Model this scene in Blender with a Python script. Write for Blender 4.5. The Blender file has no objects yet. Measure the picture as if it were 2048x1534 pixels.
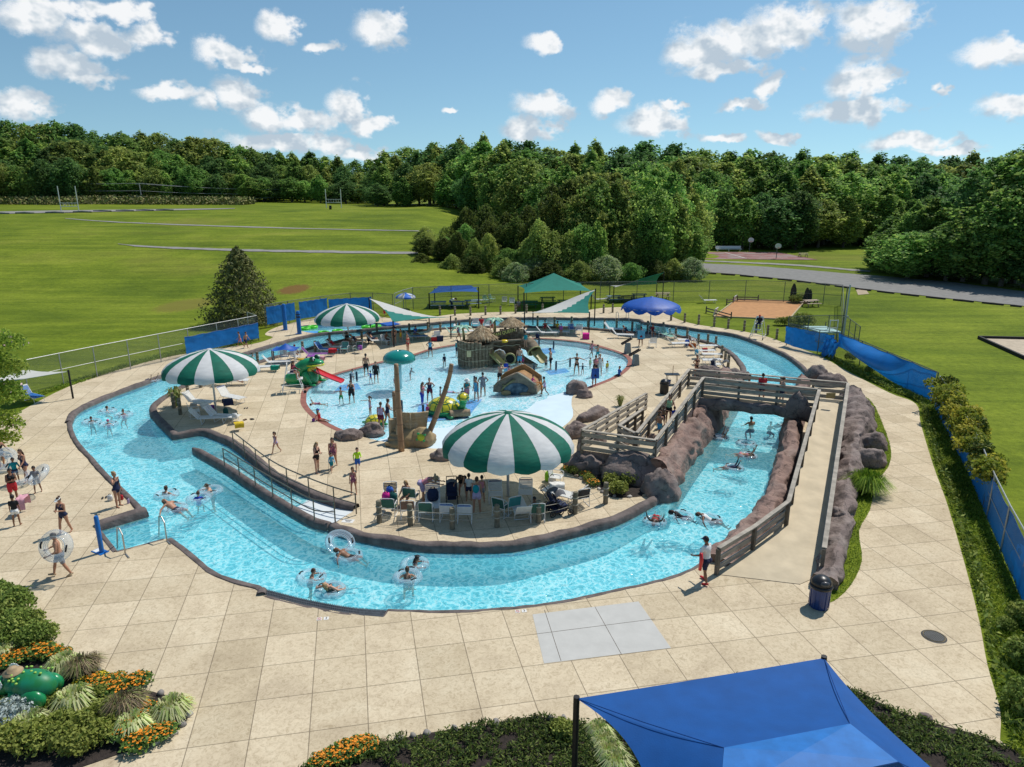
import bpy, bmesh, math, random
import numpy as np
from math import sin, cos, pi, radians, sqrt, atan2, hypot
from mathutils import Vector, Matrix, noise as mnoise
from mathutils.geometry import tessellate_polygon, delaunay_2d_cdt
random.seed(7); np.random.seed(7)
SC = bpy.context.scene
COL = SC.collection
F = 1420.0; TH = radians(15.5); H = 13.5
cd = bpy.data.cameras.new('camera'); cam = bpy.data.objects.new('camera', cd); COL.objects.link(cam)
cd.sensor_width = 36; cd.lens = F / 2048 * 36; cd.clip_end = 3000; cd.clip_start = .1
cam.location = (0, 0, H); cam.rotation_euler = (pi / 2 - TH, 0, 0); SC.camera = cam
def ray(px, py):
 u = (px - 1024) / F; v = (py - 767) / F
 return u, cos(TH) - v * sin(TH), -sin(TH) - v * cos(TH)
def G(px, py, z=0.0):
 dx, dy, dz = ray(px, py); t = (z - H) / dz
 return Vector((dx * t, dy * t, z))
def D(px, py, Y):
 """point on the sight line at ground distance Y"""
 dx, dy, dz = ray(px, py); t = Y / dy
 return Vector((dx * t, Y, H + dz * t))
def hgt(px, py, ty):
 g = G(px, py); dx, dy, dz = ray(px, ty); return H + dz * (g.y / dy)
MATS = {}
def nd(nt, t, **kw):
 n = nt.nodes.new(t)
 for k, v in kw.items():
  if k[0] == 'i' and k[1:].isdigit(): n.inputs[int(k[1:])].default_value = v
  else: setattr(n, k, v)
 return n
def newmat(name):
 m = bpy.data.materials.new(name); m.use_nodes = True; nt = m.node_tree; nt.nodes.clear()
 out = nt.nodes.new('ShaderNodeOutputMaterial'); MATS[name] = m
 return m, nt, out
def rgba(c): return (c[0], c[1], c[2], 1)
def ramp(nt, fac, stops, interp='LINEAR'):
 r = nt.nodes.new('ShaderNodeValToRGB'); r.color_ramp.interpolation = interp
 e = r.color_ramp.elements
 while len(e) < len(stops): e.new(.5)
 for k, (p, c) in enumerate(stops): e[k].position = p; e[k].color = rgba(c)
 nt.links.new(fac, r.inputs[0]); return r.outputs[0]
def mat(name, c, rough=.6, var=.12, scale=6., bump=0., bscale=None, metal=0., c2=None, spec=.4, detail=5., coat=0., stretch=None, rnd=0., trans=0., c2w=(.4, .65)):
 if name in MATS: return MATS[name]
 m, nt, out = newmat(name); L = nt.links.new
 b = nt.nodes.new('ShaderNodeBsdfPrincipled')
 tc = nt.nodes.new('ShaderNodeTexCoord'); co = tc.outputs['Object']
 if stretch:
  mp = nt.nodes.new('ShaderNodeMapping'); mp.inputs['Scale'].default_value = stretch; L(co, mp.inputs[0]); co = mp.outputs[0]
 n = nd(nt, 'ShaderNodeTexNoise'); n.inputs['Scale'].default_value = scale; n.inputs['Detail'].default_value = detail; L(co, n.inputs['Vector'])
 a = [max(0, x * (1 - var)) for x in c]; d = [min(1, x * (1 + var)) for x in c]
 if c2 is None: col = ramp(nt, n.outputs['Fac'], [(.3, a), (.7, d)])
 else: col = ramp(nt, n.outputs['Fac'], [(c2w[0], c), (c2w[1], c2)])
 if rnd:
  oi = nt.nodes.new('ShaderNodeObjectInfo'); hs = nt.nodes.new('ShaderNodeHueSaturation')
  mr = nd(nt, 'ShaderNodeMapRange'); mr.inputs[3].default_value = 1 - rnd; mr.inputs[4].default_value = 1 + rnd
  L(oi.outputs['Random'], mr.inputs[0]); L(mr.outputs[0], hs.inputs['Value'])
  mr2 = nd(nt, 'ShaderNodeMapRange'); mr2.inputs[3].default_value = .5 - rnd * .05; mr2.inputs[4].default_value = .5 + rnd * .07
  w = nd(nt, 'ShaderNodeMath', operation='FRACT'); w2 = nd(nt, 'ShaderNodeMath', operation='MULTIPLY', i1=7.31)
  L(oi.outputs['Random'], w2.inputs[0]); L(w2.outputs[0], w.inputs[0]); L(w.outputs[0], mr2.inputs[0]); L(mr2.outputs[0], hs.inputs['Hue'])
  L(col, hs.inputs['Color']); col = hs.outputs[0]
 L(col, b.inputs['Base Color']); b.inputs['Roughness'].default_value = rough; b.inputs['Metallic'].default_value = metal
 b.inputs['Specular IOR Level'].default_value = spec; b.inputs['Coat Weight'].default_value = coat
 if bump:
  n2 = nd(nt, 'ShaderNodeTexNoise'); n2.inputs['Scale'].default_value = bscale or scale * 3; n2.inputs['Detail'].default_value = 6; L(co, n2.inputs['Vector'])
  bp = nd(nt, 'ShaderNodeBump'); bp.inputs['Strength'].default_value = bump; bp.inputs['Distance'].default_value = .05
  L(n2.outputs['Fac'], bp.inputs['Height']); L(bp.outputs[0], b.inputs['Normal'])
 if trans:
  t = nt.nodes.new('ShaderNodeBsdfTranslucent'); L(col, t.inputs[0]); mx = nd(nt, 'ShaderNodeMixShader', i0=trans)
  L(b.outputs[0], mx.inputs[1]); L(t.outputs[0], mx.inputs[2]); L(mx.outputs[0], out.inputs[0])
 else: L(b.outputs[0], out.inputs[0])
 return m
class MB:
 def __init__(s): s.v = []; s.f = []; s.m = []; s.k = 0
 def add(s, vs, fs, k=None):
  o = len(s.v); s.v.extend([tuple(p) for p in vs]); s.f.extend([tuple(i + o for i in f) for f in fs])
  s.m.extend([s.k if k is None else k] * len(fs)); return s
 def box(s, c, d, rot=None, k=None, taper=1.):
  hx, hy, hz = d[0] / 2, d[1] / 2, d[2] / 2; vs = []
  for z in (-1, 1):
   t = taper if z > 0 else 1
   for x, y in ((-1, -1), (1, -1), (1, 1), (-1, 1)): vs.append(Vector((x * hx * t, y * hy * t, z * hz)))
  if rot is not None:
   if isinstance(rot, (int, float)): rot = Matrix.Rotation(rot, 3, 'Z')
   vs = [rot @ q for q in vs]
  c = Vector(c)
  return s.add([q + c for q in vs], [(3, 2, 1, 0), (4, 5, 6, 7), (0, 1, 5, 4), (1, 2, 6, 5), (2, 3, 7, 6), (3, 0, 4, 7)], k)
 def beam(s, a, b, w, h, up=(0, 0, 1), k=None):
  a = Vector(a); b = Vector(b); d = (b - a); l = d.length; d.normalize(); x = d.cross(Vector(up))
  if x.length < 1e-4: x = d.cross(Vector((0, 1, 0)))
  x.normalize(); u = x.cross(d)
  return s.box((a + b) / 2, (w, l, h), Matrix((x, d, u)).transposed(), k)
 def tube(s, path, r, n=6, caps=True, k=None, closed=False, flat=None):
  P = [Vector(p) for p in path]; N = len(P); R = r if isinstance(r, (list, tuple)) else [r] * N
  prev = None; rings = []
  for i in range(N):
   if closed: t = P[(i + 1) % N] - P[i - 1]
   else: t = P[min(i + 1, N - 1)] - P[max(i - 1, 0)]
   if t.length < 1e-9: t = Vector((0, 0, 1))
   t.normalize()
   if prev is None:
    x = t.cross(Vector((0, 0, 1)));
    if x.length < 1e-3: x = t.cross(Vector((0, 1, 0)))
   else: x = prev - t * prev.dot(t)
   x.normalize(); prev = x; y = t.cross(x)
   fl = flat or 1.
   rings.append([P[i] + x * (R[i] * cos(2 * pi * j / n)) + y * (R[i] * fl * sin(2 * pi * j / n)) for j in range(n)])
  vs = [p for q in rings for p in q]; fs = []
  for i in range(N if closed else N - 1):
   a = i * n; b = ((i + 1) % N) * n
   for j in range(n): fs.append((a + j, a + (j + 1) % n, b + (j + 1) % n, b + j))
  if caps and not closed: fs.append(tuple(range(n))[::-1]); fs.append(tuple(range((N - 1) * n, N * n)))
  return s.add(vs, fs, k)
 def cyl(s, a, b, r0, r1=None, n=10, k=None): return s.tube([a, b], [r0, r0 if r1 is None else r1], n, k=k)
 def lathe(s, prof, n=20, c=(0, 0, 0), k=None, rot=None, sx=1., sy=1.):
  vs = []; fs = []; M = len(prof); c = Vector(c)
  for r, z in prof:
   for j in range(n):
    q = Vector((r * cos(2 * pi * j / n) * sx, r * sin(2 * pi * j / n) * sy, z))
    if rot is not None: q = rot @ q
    vs.append(q + c)
  for i in range(M - 1):
   for j in range(n): fs.append((i * n + j, i * n + (j + 1) % n, (i + 1) * n + (j + 1) % n, (i + 1) * n + j))
  if prof[0][0] > 1e-6: fs.append(tuple(range(n))[::-1])
  if prof[-1][0] > 1e-6: fs.append(tuple(range((M - 1) * n, M * n)))
  return s.add(vs, fs, k)
 def ball(s, c, r, n=10, m=7, k=None, rot=None):
  if isinstance(r, (int, float)): r = (r, r, r)
  vs = [Vector((0, 0, -1))]; fs = []
  for i in range(1, m):
   t = -pi / 2 + pi * i / m
   for j in range(n): vs.append(Vector((cos(t) * cos(2 * pi * j / n), cos(t) * sin(2 * pi * j / n), sin(t))))
  vs.append(Vector((0, 0, 1))); T = len(vs) - 1
  for j in range(n): fs.append((0, 1 + (j + 1) % n, 1 + j)); fs.append((T, T - n + j, T - n + (j + 1) % n))
  for i in range(m - 2):
   for j in range(n): a = 1 + i * n; fs.append((a + j, a + (j + 1) % n, a + n + (j + 1) % n, a + n + j))
  q = []
  for p in vs:
   p = Vector((p.x * r[0], p.y * r[1], p.z * r[2]))
   if rot is not None: p = rot @ p
   q.append(p + Vector(c))
  return s.add(q, fs, k)
 def poly(s, pts, z0, z1, k=None, holes=()):
  """prism of a polygon with holes"""
  loops = [[Vector((p[0], p[1], 0)) for p in l] for l in [pts] + list(holes)]
  tri = tessellate_polygon(loops); flat = [p for l in loops for p in l]; n = len(flat)
  fs = []
  for t in tri:
   a, b, c = (flat[i] for i in t)
   if (b - a).cross(c - a).z < 0: t = (t[0], t[2], t[1])
   fs.append(tuple(t))
  if z1 is None or z1 == z0: return s.add([(p.x, p.y, z0) for p in flat], fs, k)
  vs = [(p.x, p.y, z1) for p in flat] + [(p.x, p.y, z0) for p in flat]
  allf = list(fs) + [(c + n, b + n, a + n) for a, b, c in fs]
  o = 0
  for li, l in enumerate(loops):
   ar = sum(l[i].x * l[(i + 1) % len(l)].y - l[(i + 1) % len(l)].x * l[i].y for i in range(len(l)))
   for i in range(len(l)):
    a = o + i; b = o + (i + 1) % len(l)
    q = (a, a + n, b + n, b)
    if (ar > 0) != (li == 0): q = q[::-1]
    allf.append(q)
   o += len(l)
  return s.add(vs, allf, k)
 def grid(s, fn, nu, nv, k=None, closeu=False):
  vs = [fn(i / nu, j / nv) for j in range(nv + 1) for i in range(nu + (0 if closeu else 1))]; w = nu if closeu else nu + 1; fs = []
  for j in range(nv):
   for i in range(nu): fs.append((j * w + i, j * w + (i + 1) % w, (j + 1) * w + (i + 1) % w, (j + 1) * w + i))
  return s.add(vs, fs, k)
 def build(s, name, mats, parent=None, smooth=False, world=False, auto=None):
  me = bpy.data.meshes.new(name); vs = s.v
  if world and parent is not None:
   iv = parent.matrix_basis.inverted(); vs = [tuple(iv @ Vector(p)) for p in vs]
  me.from_pydata(vs, [], s.f)
  if not isinstance(mats, (list, tuple)): mats = [mats]
  for q in mats: me.materials.append(q)
  if len(mats) > 1: me.polygons.foreach_set('material_index', s.m)
  if smooth:
   me.polygons.foreach_set('use_smooth', [True] * len(me.polygons))
   if auto: me.set_sharp_from_angle(angle=radians(auto))
  me.update()
  o = bpy.data.objects.new(name, me); COL.objects.link(o)
  if parent is not None: o.parent = parent
  return o
def tag(o, label=None, cat=None, group=None, kind=None):
 if cat and not kind: kind = 'thing'
 if label: o['label'] = label
 if cat: o['category'] = cat
 if group: o['group'] = group
 if kind: o['kind'] = kind
 return o
def thing(name, label, cat, loc=(0, 0, 0), rz=0., group=None, scale=1.):
 o = bpy.data.objects.new(name, None); o.empty_display_size = .2; COL.objects.link(o)
 o.matrix_basis = Matrix.LocRotScale(Vector(loc), Matrix.Rotation(rz, 3, 'Z').to_quaternion(), Vector((scale,) * 3))
 return tag(o, label, cat, group)
def dup(root, loc, rz=0., label=None, group=None, scale=None, s3=None):
 def cp(o, par):
  c = o.copy(); COL.objects.link(c)
  if par is not None: c.parent = par
  for ch in o.children: cp(ch, c)
  return c
 r = cp(root, None); r.location = loc; r.rotation_euler = (0, 0, rz)
 if scale: r.scale = (scale,) * 3
 if s3: r.scale = s3
 if label: r['label'] = label
 if group: r['group'] = group
 return r
def struct(name, mb, mats, smooth=False, kind='structure'):
 return tag(mb.build(name, mats, smooth=smooth), kind=kind)
ORD = ['first', 'second', 'third', 'fourth', 'fifth', 'sixth', 'seventh', 'eighth', 'ninth', 'tenth', 'eleventh', 'twelfth', 'thirteenth', 'fourteenth', 'fifteenth', 'sixteenth', 'seventeenth', 'eighteenth', 'nineteenth', 'twentieth']
TENS = {2: 'twenty', 3: 'thirty', 4: 'forty', 5: 'fifty', 6: 'sixty', 7: 'seventy', 8: 'eighty'}
def nth(i):
 if i < 20: return ORD[i]
 t, u = divmod(i + 1, 10)
 return (TENS[t][:-1] + 'ieth') if u == 0 else TENS[t] + '-' + ORD[u - 1]
def sm(pts, step=6, closed=False):
 """Catmull-Rom through points; a point with a 3rd element is a corner"""
 n = len(pts); out = []
 P = [Vector((p[0], p[1])) for p in pts]; C = [len(p) > 2 for p in pts]
 for i in range(n if closed else n - 1):
  a = P[i]; b = P[(i + 1) % n]
  pa = P[i - 1] if (closed or i > 0) and not C[i] else a - (b - a)
  pb = P[(i + 2) % n] if (closed or i + 2 < n) and not C[(i + 1) % n] else b + (b - a)
  k = 1 if (C[i] and C[(i + 1) % n]) else step
  for j in range(k):
   t = j / k
   q = .5 * ((2 * a) + (b - pa) * t + (2 * pa - 5 * a + 4 * b - pb) * t * t + (3 * a - pa - 3 * b + pb) * t ** 3)
   out.append(q)
 if not closed: out.append(P[-1])
 return out
def gp(pts, z=0., step=5, closed=False):
 return [G(q.x, q.y, z) for q in sm(pts, step, closed)]
def inpoly(x, y, P):
 c = False; n = len(P); j = n - 1
 for i in range(n):
  xi, yi = P[i][0], P[i][1]; xj, yj = P[j][0], P[j][1]
  if (yi > y) != (yj > y) and x < (xj - xi) * (y - yi) / (yj - yi) + xi: c = not c
  j = i
 return c
def dpoly(x, y, P, closed=True):
 d = 1e9; n = len(P)
 for i in range(n if closed else n - 1):
  ax, ay = P[i][0], P[i][1]; bx, by = P[(i + 1) % n][0], P[(i + 1) % n][1]
  vx, vy = bx - ax, by - ay; l = vx * vx + vy * vy
  t = 0 if l < 1e-9 else max(0, min(1, ((x - ax) * vx + (y - ay) * vy) / l))
  d = min(d, hypot(x - ax - vx * t, y - ay - vy * t))
 return d
def offs(path, d, closed=False):
 """offset a polyline in the ground plane, + to the left of travel"""
 n = len(path); out = []
 for i in range(n):
  p = path[i]
  a = path[i - 1] if (closed or i > 0) else p; b = path[(i + 1) % n] if (closed or i < n - 1) else p
  t1 = Vector((p[0] - a[0], p[1] - a[1])); t2 = Vector((b[0] - p[0], b[1] - p[1]))
  if t1.length < 1e-6: t1 = t2
  if t2.length < 1e-6: t2 = t1
  n1 = Vector((-t1.y, t1.x)).normalized(); n2 = Vector((-t2.y, t2.x)).normalized(); m = n1 + n2
  if m.length < .2: m = n1
  m.normalize(); k = min(1.6, 1 / max(.4, m.dot(n1)))
  out.append(Vector((p[0] + m.x * d * k, p[1] + m.y * d * k, p[2] if len(p) > 2 else 0)))
 return out
def resample(path, step, closed=False):
 P = [Vector(p) for p in path]
 if closed: P = P + [P[0]]
 out = [P[0]]; acc = 0.
 for i in range(len(P) - 1):
  a, b = P[i], P[i + 1]; l = (b - a).length; s = step - acc
  while s < l: out.append(a + (b - a) * (s / l)); s += step
  acc = (l - (s - step))
 if not closed: out.append(P[-1])
 elif (out[-1] - out[0]).length < step * .4: out.pop()
 return out
def fbm(p, o=4): return mnoise.fractal(p, 1., 2., o)
# ================================================================ outlines read off the photograph, laid on the ground
OUTER = [(776,1219,1),(900,1222),(1020,1215),(1120,1203),(1220,1182),(1330,1157),(1400,1128),(1478,1063),(1505,1043),(1524,1008),(1545,960),(1557,919),(1563,888),(1573,849),(1582,823),(1600,788),(1614,756),(1612,747),(1600,733),(1575,714),(1547,700),(1511,685),(1472,672),(1433,665),(1394,660),(1355,654),(1316,649),(1285,646,1),(1279,641,1),(1258,639),(1219,638),(1160,638),(1109,637),(1049,637),(986,638),(933,641),(880,646),(805,653),(752,658),(690,664),(627,670.5),(559,687),(508,703),(440,722),(380,739),(325,752),(293,765),(235,786),(196,802),(166,816),(149,829),(142,845),(145,861),(158,887),(188,920),(213,948),(250,983),(281,1014),(295,1027,1),(196,1056,1),(233,1103,1),(327,1078,1),(342,1077,1),(375,1101),(425,1142),(468,1160),(516,1172),(531,1181,1),(529,1190,1),(613,1211),(704,1227),(767,1234,1)]
INNER = [(301,828),(318,847),(347,875,1),(406,865,1),(467,892),(546,954),(613,988),(674,1012),(708,1021,1),(658,1054,1),(674,1063),(734,1079),(825,1094),(900,1098),(987,1098),(1050,1092),(1152,1067),(1202,1054),(1240,1042),(1290,1016),(1317,1000),(1339,979),(1379,921),(1424,862),(1457,807),(1476,775),(1490,752),(1491,738),(1480,722),(1465,707),(1443,695),(1420,687),(1385,678),(1356,673),(1329,669),(1300,667),(1250,664),(1160,657),(1100,655),(1000,654),(900,657),(850,661),(800,664),(754,667),(700,678),(640,692),(598,703),(539,718),(500,730),(420,755),(370,771),(344,784),(309,807),(300,820)]
WADE = [(723,873),(688,861),(658,847),(635,833),(614,810),(612,793),(616,779),(635,768),(670,750),(723,735),(767,724),(829,710),(864,699),(917,689),(960,681),(1010,677),(1058,677),(1109,679),(1169,686),(1214,698),(1245,709),(1256,720),(1253,733),(1238,747),(1215,759),(1194,767),(1168,777),(1147,790),(1143,808),(1146,822),(1144,836),(1126,853),(1080,880),(1000,893),(889,897),(846,895),(776,885)]
WLVL = -.15
outer = gp(OUTER, 0, 5, True); inner = gp(INNER, 0, 5, True); wade = gp(WADE, 0, 5, True)
wade_red = gp(WADE[:27], 0, 5, False)
DECK = [(0,845),(140,772),(300,722),(430,697),(505,688),(545,675),(530,668),(560,652),(640,634),(700,626),(820,640),(900,629),(1000,624),(1100,623),(1160,622),(1218,615),(1300,617),(1360,640),(1400,650),(1470,660),(1530,672),(1580,690),(1640,712),(1700,745),(1780,786),(1832,808),(1842,850),(1868,935),(1895,1010),(1930,1130),(1958,1240),(1975,1330),(2000,1420),(2000,1480)]
deck_edge = gp(DECK, 0, 5, False)
deck_edge += [Vector((12.6, 13.4, 0)), Vector((12.6, 8, 0)), Vector((-42, 8, 0)), Vector((-42, 36, 0))]
def sstep(a, b, x):
 t = max(0., min(1., (x - a) / (b - a))); return t * t * (3 - 2 * t)
def HZ(x, y):
 a = sstep(86, 150, y) * .62 + sstep(130, 208, y) * .38; crest = -19 + max(0, 190 - y) * .1
 s = 1 - sstep(crest - 6, crest + 26, x)
 z = 7.3 * a * s
 z += sstep(230, 330, y) * 5 * (1 - sstep(-150, -60, x)) + sstep(160, 260, y) * 3 * sstep(-40, 20, x)
 if y > 90: z += .25 * a * fbm(Vector((x * .03, y * .03, 3)), 2)
 return z
def terr(px, py, dmax=420):
 """where the sight line through a pixel meets the terrain"""
 lo = 20.
 Y = lo
 while Y < dmax:
  p = D(px, py, Y)
  if p.z < HZ(p.x, p.y): break
  Y += .5
 return Vector((p.x, p.y, HZ(p.x, p.y)))
m, nt, out = newmat('mown grass'); L = nt.links.new
tc = nd(nt, 'ShaderNodeTexCoord'); b = nd(nt, 'ShaderNodeBsdfPrincipled'); b.inputs['Roughness'].default_value = .9; b.inputs['Specular IOR Level'].default_value = .1
n1 = nd(nt, 'ShaderNodeTexNoise'); n1.inputs['Scale'].default_value = .05; n1.inputs['Detail'].default_value = 7; n1.inputs['Roughness'].default_value = .62; n1.inputs['Distortion'].default_value = .6
mp = nd(nt, 'ShaderNodeMapping'); mp.inputs['Scale'].default_value = (.8, 1.3, 1); mp.inputs['Rotation'].default_value = (0, 0, .3); L(tc.outputs['Object'], mp.inputs[0]); L(mp.outputs[0], n1.inputs['Vector'])
c1 = ramp(nt, n1.outputs['Fac'], [(.3, (.10, .152, .012)), (.45, (.145, .202, .015)), (.58, (.19, .245, .022)), (.75, (.235, .255, .042))])
n2 = nd(nt, 'ShaderNodeTexNoise'); n2.inputs['Scale'].default_value = 2.2; n2.inputs['Detail'].default_value = 8; n2.inputs['Roughness'].default_value = .75; L(tc.outputs['Object'], n2.inputs['Vector'])
c2 = ramp(nt, n2.outputs['Fac'], [(.3, (.45, .5, .4)), (.7, (1.3, 1.22, 1.2))])
mx = nd(nt, 'ShaderNodeMix', data_type='RGBA', blend_type='MULTIPLY'); mx.inputs[0].default_value = .75; L(c1, mx.inputs[6]); L(c2, mx.inputs[7])
mps = nd(nt, 'ShaderNodeMapping'); mps.inputs['Scale'].default_value = (.035, .5, 1); mps.inputs['Rotation'].default_value = (0, 0, -.12); L(tc.outputs['Object'], mps.inputs[0]); n9 = nd(nt, 'ShaderNodeTexNoise'); n9.inputs['Scale'].default_value = 1.; n9.inputs['Detail'].default_value = 5; n9.inputs['Roughness'].default_value = .7; L(mps.outputs[0], n9.inputs['Vector']); c9 = ramp(nt, n9.outputs['Fac'], [(.35, (.72, .74, .7)), (.62, (1.15, 1.12, 1.1))]); n8 = nd(nt, 'ShaderNodeTexNoise'); n8.inputs['Scale'].default_value = .22; n8.inputs['Detail'].default_value = 6; n8.inputs['Roughness'].default_value = .7; L(tc.outputs['Object'], n8.inputs['Vector']); c8 = ramp(nt, n8.outputs['Fac'], [(.32, (.74, .78, .7)), (.66, (1.14, 1.1, 1.15))])
for c_ in (c9, c8): m9 = nd(nt, 'ShaderNodeMix', data_type='RGBA', blend_type='MULTIPLY'); m9.inputs[0].default_value = .85; L(mx.outputs[2], m9.inputs[6]); L(c_, m9.inputs[7]); mx = m9
n3 = nd(nt, 'ShaderNodeTexNoise'); n3.inputs['Scale'].default_value = .022; n3.inputs['Detail'].default_value = 4; L(tc.outputs['Object'], n3.inputs['Vector'])
f3 = ramp(nt, n3.outputs['Fac'], [(.6, (0, 0, 0)), (.78, (.6, .6, .6))])
mx2 = nd(nt, 'ShaderNodeMix', data_type='RGBA'); L(f3, mx2.inputs[0]); L(mx.outputs[2], mx2.inputs[6]); mx2.inputs[7].default_value = (.2, .14, .05, 1)
geo = nd(nt, 'ShaderNodeNewGeometry')
def patch(cx, cy, r, col, prev, noisy=1.):
 s_ = nd(nt, 'ShaderNodeVectorMath', operation='SUBTRACT'); s_.inputs[1].default_value = (cx, cy, 0); L(geo.outputs['Position'], s_.inputs[0])
 m_ = nd(nt, 'ShaderNodeVectorMath', operation='MULTIPLY'); m_.inputs[1].default_value = (1 / r, .55 / r, 0); L(s_.outputs[0], m_.inputs[0])
 l_ = nd(nt, 'ShaderNodeVectorMath', operation='LENGTH'); L(m_.outputs[0], l_.inputs[0])
 a_ = nd(nt, 'ShaderNodeMath', operation='MULTIPLY_ADD'); L(n2.outputs['Fac'], a_.inputs[0]); a_.inputs[1].default_value = 1.5 * noisy; L(l_.outputs['Value'], a_.inputs[2])
 f_ = ramp(nt, a_.outputs[0], [(.75 + .5 * noisy, (1, 1, 1)), (1. + .6 * noisy, (0, 0, 0))]) if False else None
 mr = nd(nt, 'ShaderNodeMapRange'); mr.inputs[1].default_value = 1.5; mr.inputs[2].default_value = 1.85; mr.inputs[3].default_value = .8; mr.inputs[4].default_value = 0; L(a_.outputs[0], mr.inputs[0])
 x_ = nd(nt, 'ShaderNodeMix', data_type='RGBA'); L(mr.outputs[0], x_.inputs[0]); L(prev, x_.inputs[6]); x_.inputs[7].default_value = rgba(col); return x_.outputs[2]
q = terr(588, 579); col = patch(q.x, q.y, 2.0, (.17, .075, .03), mx2.outputs[2])
q = terr(370, 610); col = patch(q.x, q.y, 3, (.17, .15, .03), col)
L(col, b.inputs['Base Color'])
bp = nd(nt, 'ShaderNodeBump'); bp.inputs['Strength'].default_value = .55; bp.inputs['Distance'].default_value = .12; L(n2.outputs['Fac'], bp.inputs['Height']); L(bp.outputs[0], b.inputs['Normal'])
L(b.outputs[0], out.inputs[0])
GRASS = m
de2 = [(p.x, p.y) for p in deck_edge]
LAG = gp([(600,652),(660,648),(740,645),(796,648),(790,651),(758,656),(700,661),(640,666.5),(604,662)], 0, 4, True)
def ter_mesh():
 mb = MB()
 xs = sorted(set([-600, -450, -340] + list(np.arange(-280, 281, 6.)) + list(np.arange(-64, 64.1, 1.6)) + [340, 450, 600]))
 ys = sorted(set([-40, -20] + list(np.arange(-4, 116, 1.6)) + list(np.arange(116, 420, 4.)) + [460, 520, 620, 800, 1100]))
 vs = []
 for y in ys:
  for x in xs:
   z = HZ(x, y) - .012
   if -60 < x < 30 and 2 < y < 100 and inpoly(x, y, de2):
    d = dpoly(x, y, de2)
    if d > 1.7: z = -2.4
   vs.append((x, y, z))
 w = len(xs); fs = [(j * w + i, j * w + i + 1, (j + 1) * w + i + 1, (j + 1) * w + i) for j in range(len(ys) - 1) for i in range(w - 1)]
 mb.add(vs, fs); return mb
struct('lawn_ground', ter_mesh(), GRASS, smooth=True)
m, nt, out = newmat('concrete deck'); L = nt.links.new
tc = nd(nt, 'ShaderNodeTexCoord'); b = nd(nt, 'ShaderNodeBsdfPrincipled'); b.inputs['Roughness'].default_value = .85; b.inputs['Specular IOR Level'].default_value = .2
n1 = nd(nt, 'ShaderNodeTexNoise'); n1.inputs['Scale'].default_value = .55; n1.inputs['Detail'].default_value = 8; n1.inputs['Roughness'].default_value = .65; n1.inputs['Distortion'].default_value = .5; L(tc.outputs['Object'], n1.inputs['Vector'])
n2 = nd(nt, 'ShaderNodeTexNoise'); n2.inputs['Scale'].default_value = 7; n2.inputs['Detail'].default_value = 8; n2.inputs['Roughness'].default_value = .78; n2.inputs['Distortion'].default_value = 1.2; L(tc.outputs['Object'], n2.inputs['Vector'])
c1 = ramp(nt, n1.outputs['Fac'], [(.3, (.49, .40, .275)), (.5, (.59, .49, .34)), (.68, (.64, .545, .39))])
c2 = ramp(nt, n2.outputs['Fac'], [(.33, (.62, .58, .52)), (.52, (1, 1, 1)), (.75, (1.14, 1.14, 1.14))])
mx = nd(nt, 'ShaderNodeMix', data_type='RGBA', blend_type='MULTIPLY'); mx.inputs[0].default_value = .85; L(c1, mx.inputs[6]); L(c2, mx.inputs[7])
n4 = nd(nt, 'ShaderNodeTexNoise'); n4.inputs['Scale'].default_value = .2; n4.inputs['Detail'].default_value = 6; n4.inputs['Roughness'].default_value = .7; L(tc.outputs['Object'], n4.inputs['Vector'])
f4 = ramp(nt, n4.outputs['Fac'], [(.56, (0, 0, 0)), (.75, (.3, .3, .3))])
mx3 = nd(nt, 'ShaderNodeMix', data_type='RGBA'); L(f4, mx3.inputs[0]); L(mx.outputs[2], mx3.inputs[6]); mx3.inputs[7].default_value = (.36, .28, .18, 1)
SP = nd(nt, 'ShaderNodeSeparateXYZ'); L(tc.outputs['Object'], SP.inputs[0])
CELL = []
def linefam(ang, off, sp, w):
 nx, ny = -sin(radians(ang)), cos(radians(ang))
 a = nd(nt, 'ShaderNodeMath', operation='MULTIPLY', i1=nx / sp); L(SP.outputs[0], a.inputs[0])
 c = nd(nt, 'ShaderNodeMath', operation='MULTIPLY_ADD', i1=ny / sp); L(SP.outputs[1], c.inputs[0]); L(a.outputs[0], c.inputs[2])
 d = nd(nt, 'ShaderNodeMath', operation='ADD', i1=-off / sp + 1000.5); L(c.outputs[0], d.inputs[0])
 h5 = nd(nt, 'ShaderNodeMath', operation='ADD', i1=.5); L(d.outputs[0], h5.inputs[0]); fl_ = nd(nt, 'ShaderNodeMath', operation='FLOOR'); L(h5.outputs[0], fl_.inputs[0]); CELL.append(fl_.outputs[0]); f = nd(nt, 'ShaderNodeMath', operation='FRACT'); L(d.outputs[0], f.inputs[0])
 g = nd(nt, 'ShaderNodeMath', operation='SUBTRACT', i1=.5); L(f.outputs[0], g.inputs[0])
 h = nd(nt, 'ShaderNodeMath', operation='ABSOLUTE'); L(g.outputs[0], h.inputs[0])
 r = nd(nt, 'ShaderNodeMapRange'); r.inputs[1].default_value = w / sp * .6; r.inputs[2].default_value = w / sp; r.inputs[3].default_value = 1; r.inputs[4].default_value = 0; L(h.outputs[0], r.inputs[0]); return r.outputs[0]
la = linefam(102.5, -1.17, 1.48, .016); lb = linefam(10.9, 17.37, 1.46, .015)
mxm = nd(nt, 'ShaderNodeMath', operation='MAXIMUM'); L(la, mxm.inputs[0]); L(lb, mxm.inputs[1])
ms = nd(nt, 'ShaderNodeMath', operation='MULTIPLY', i1=.7); L(mxm.outputs[0], ms.inputs[0])
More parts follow.
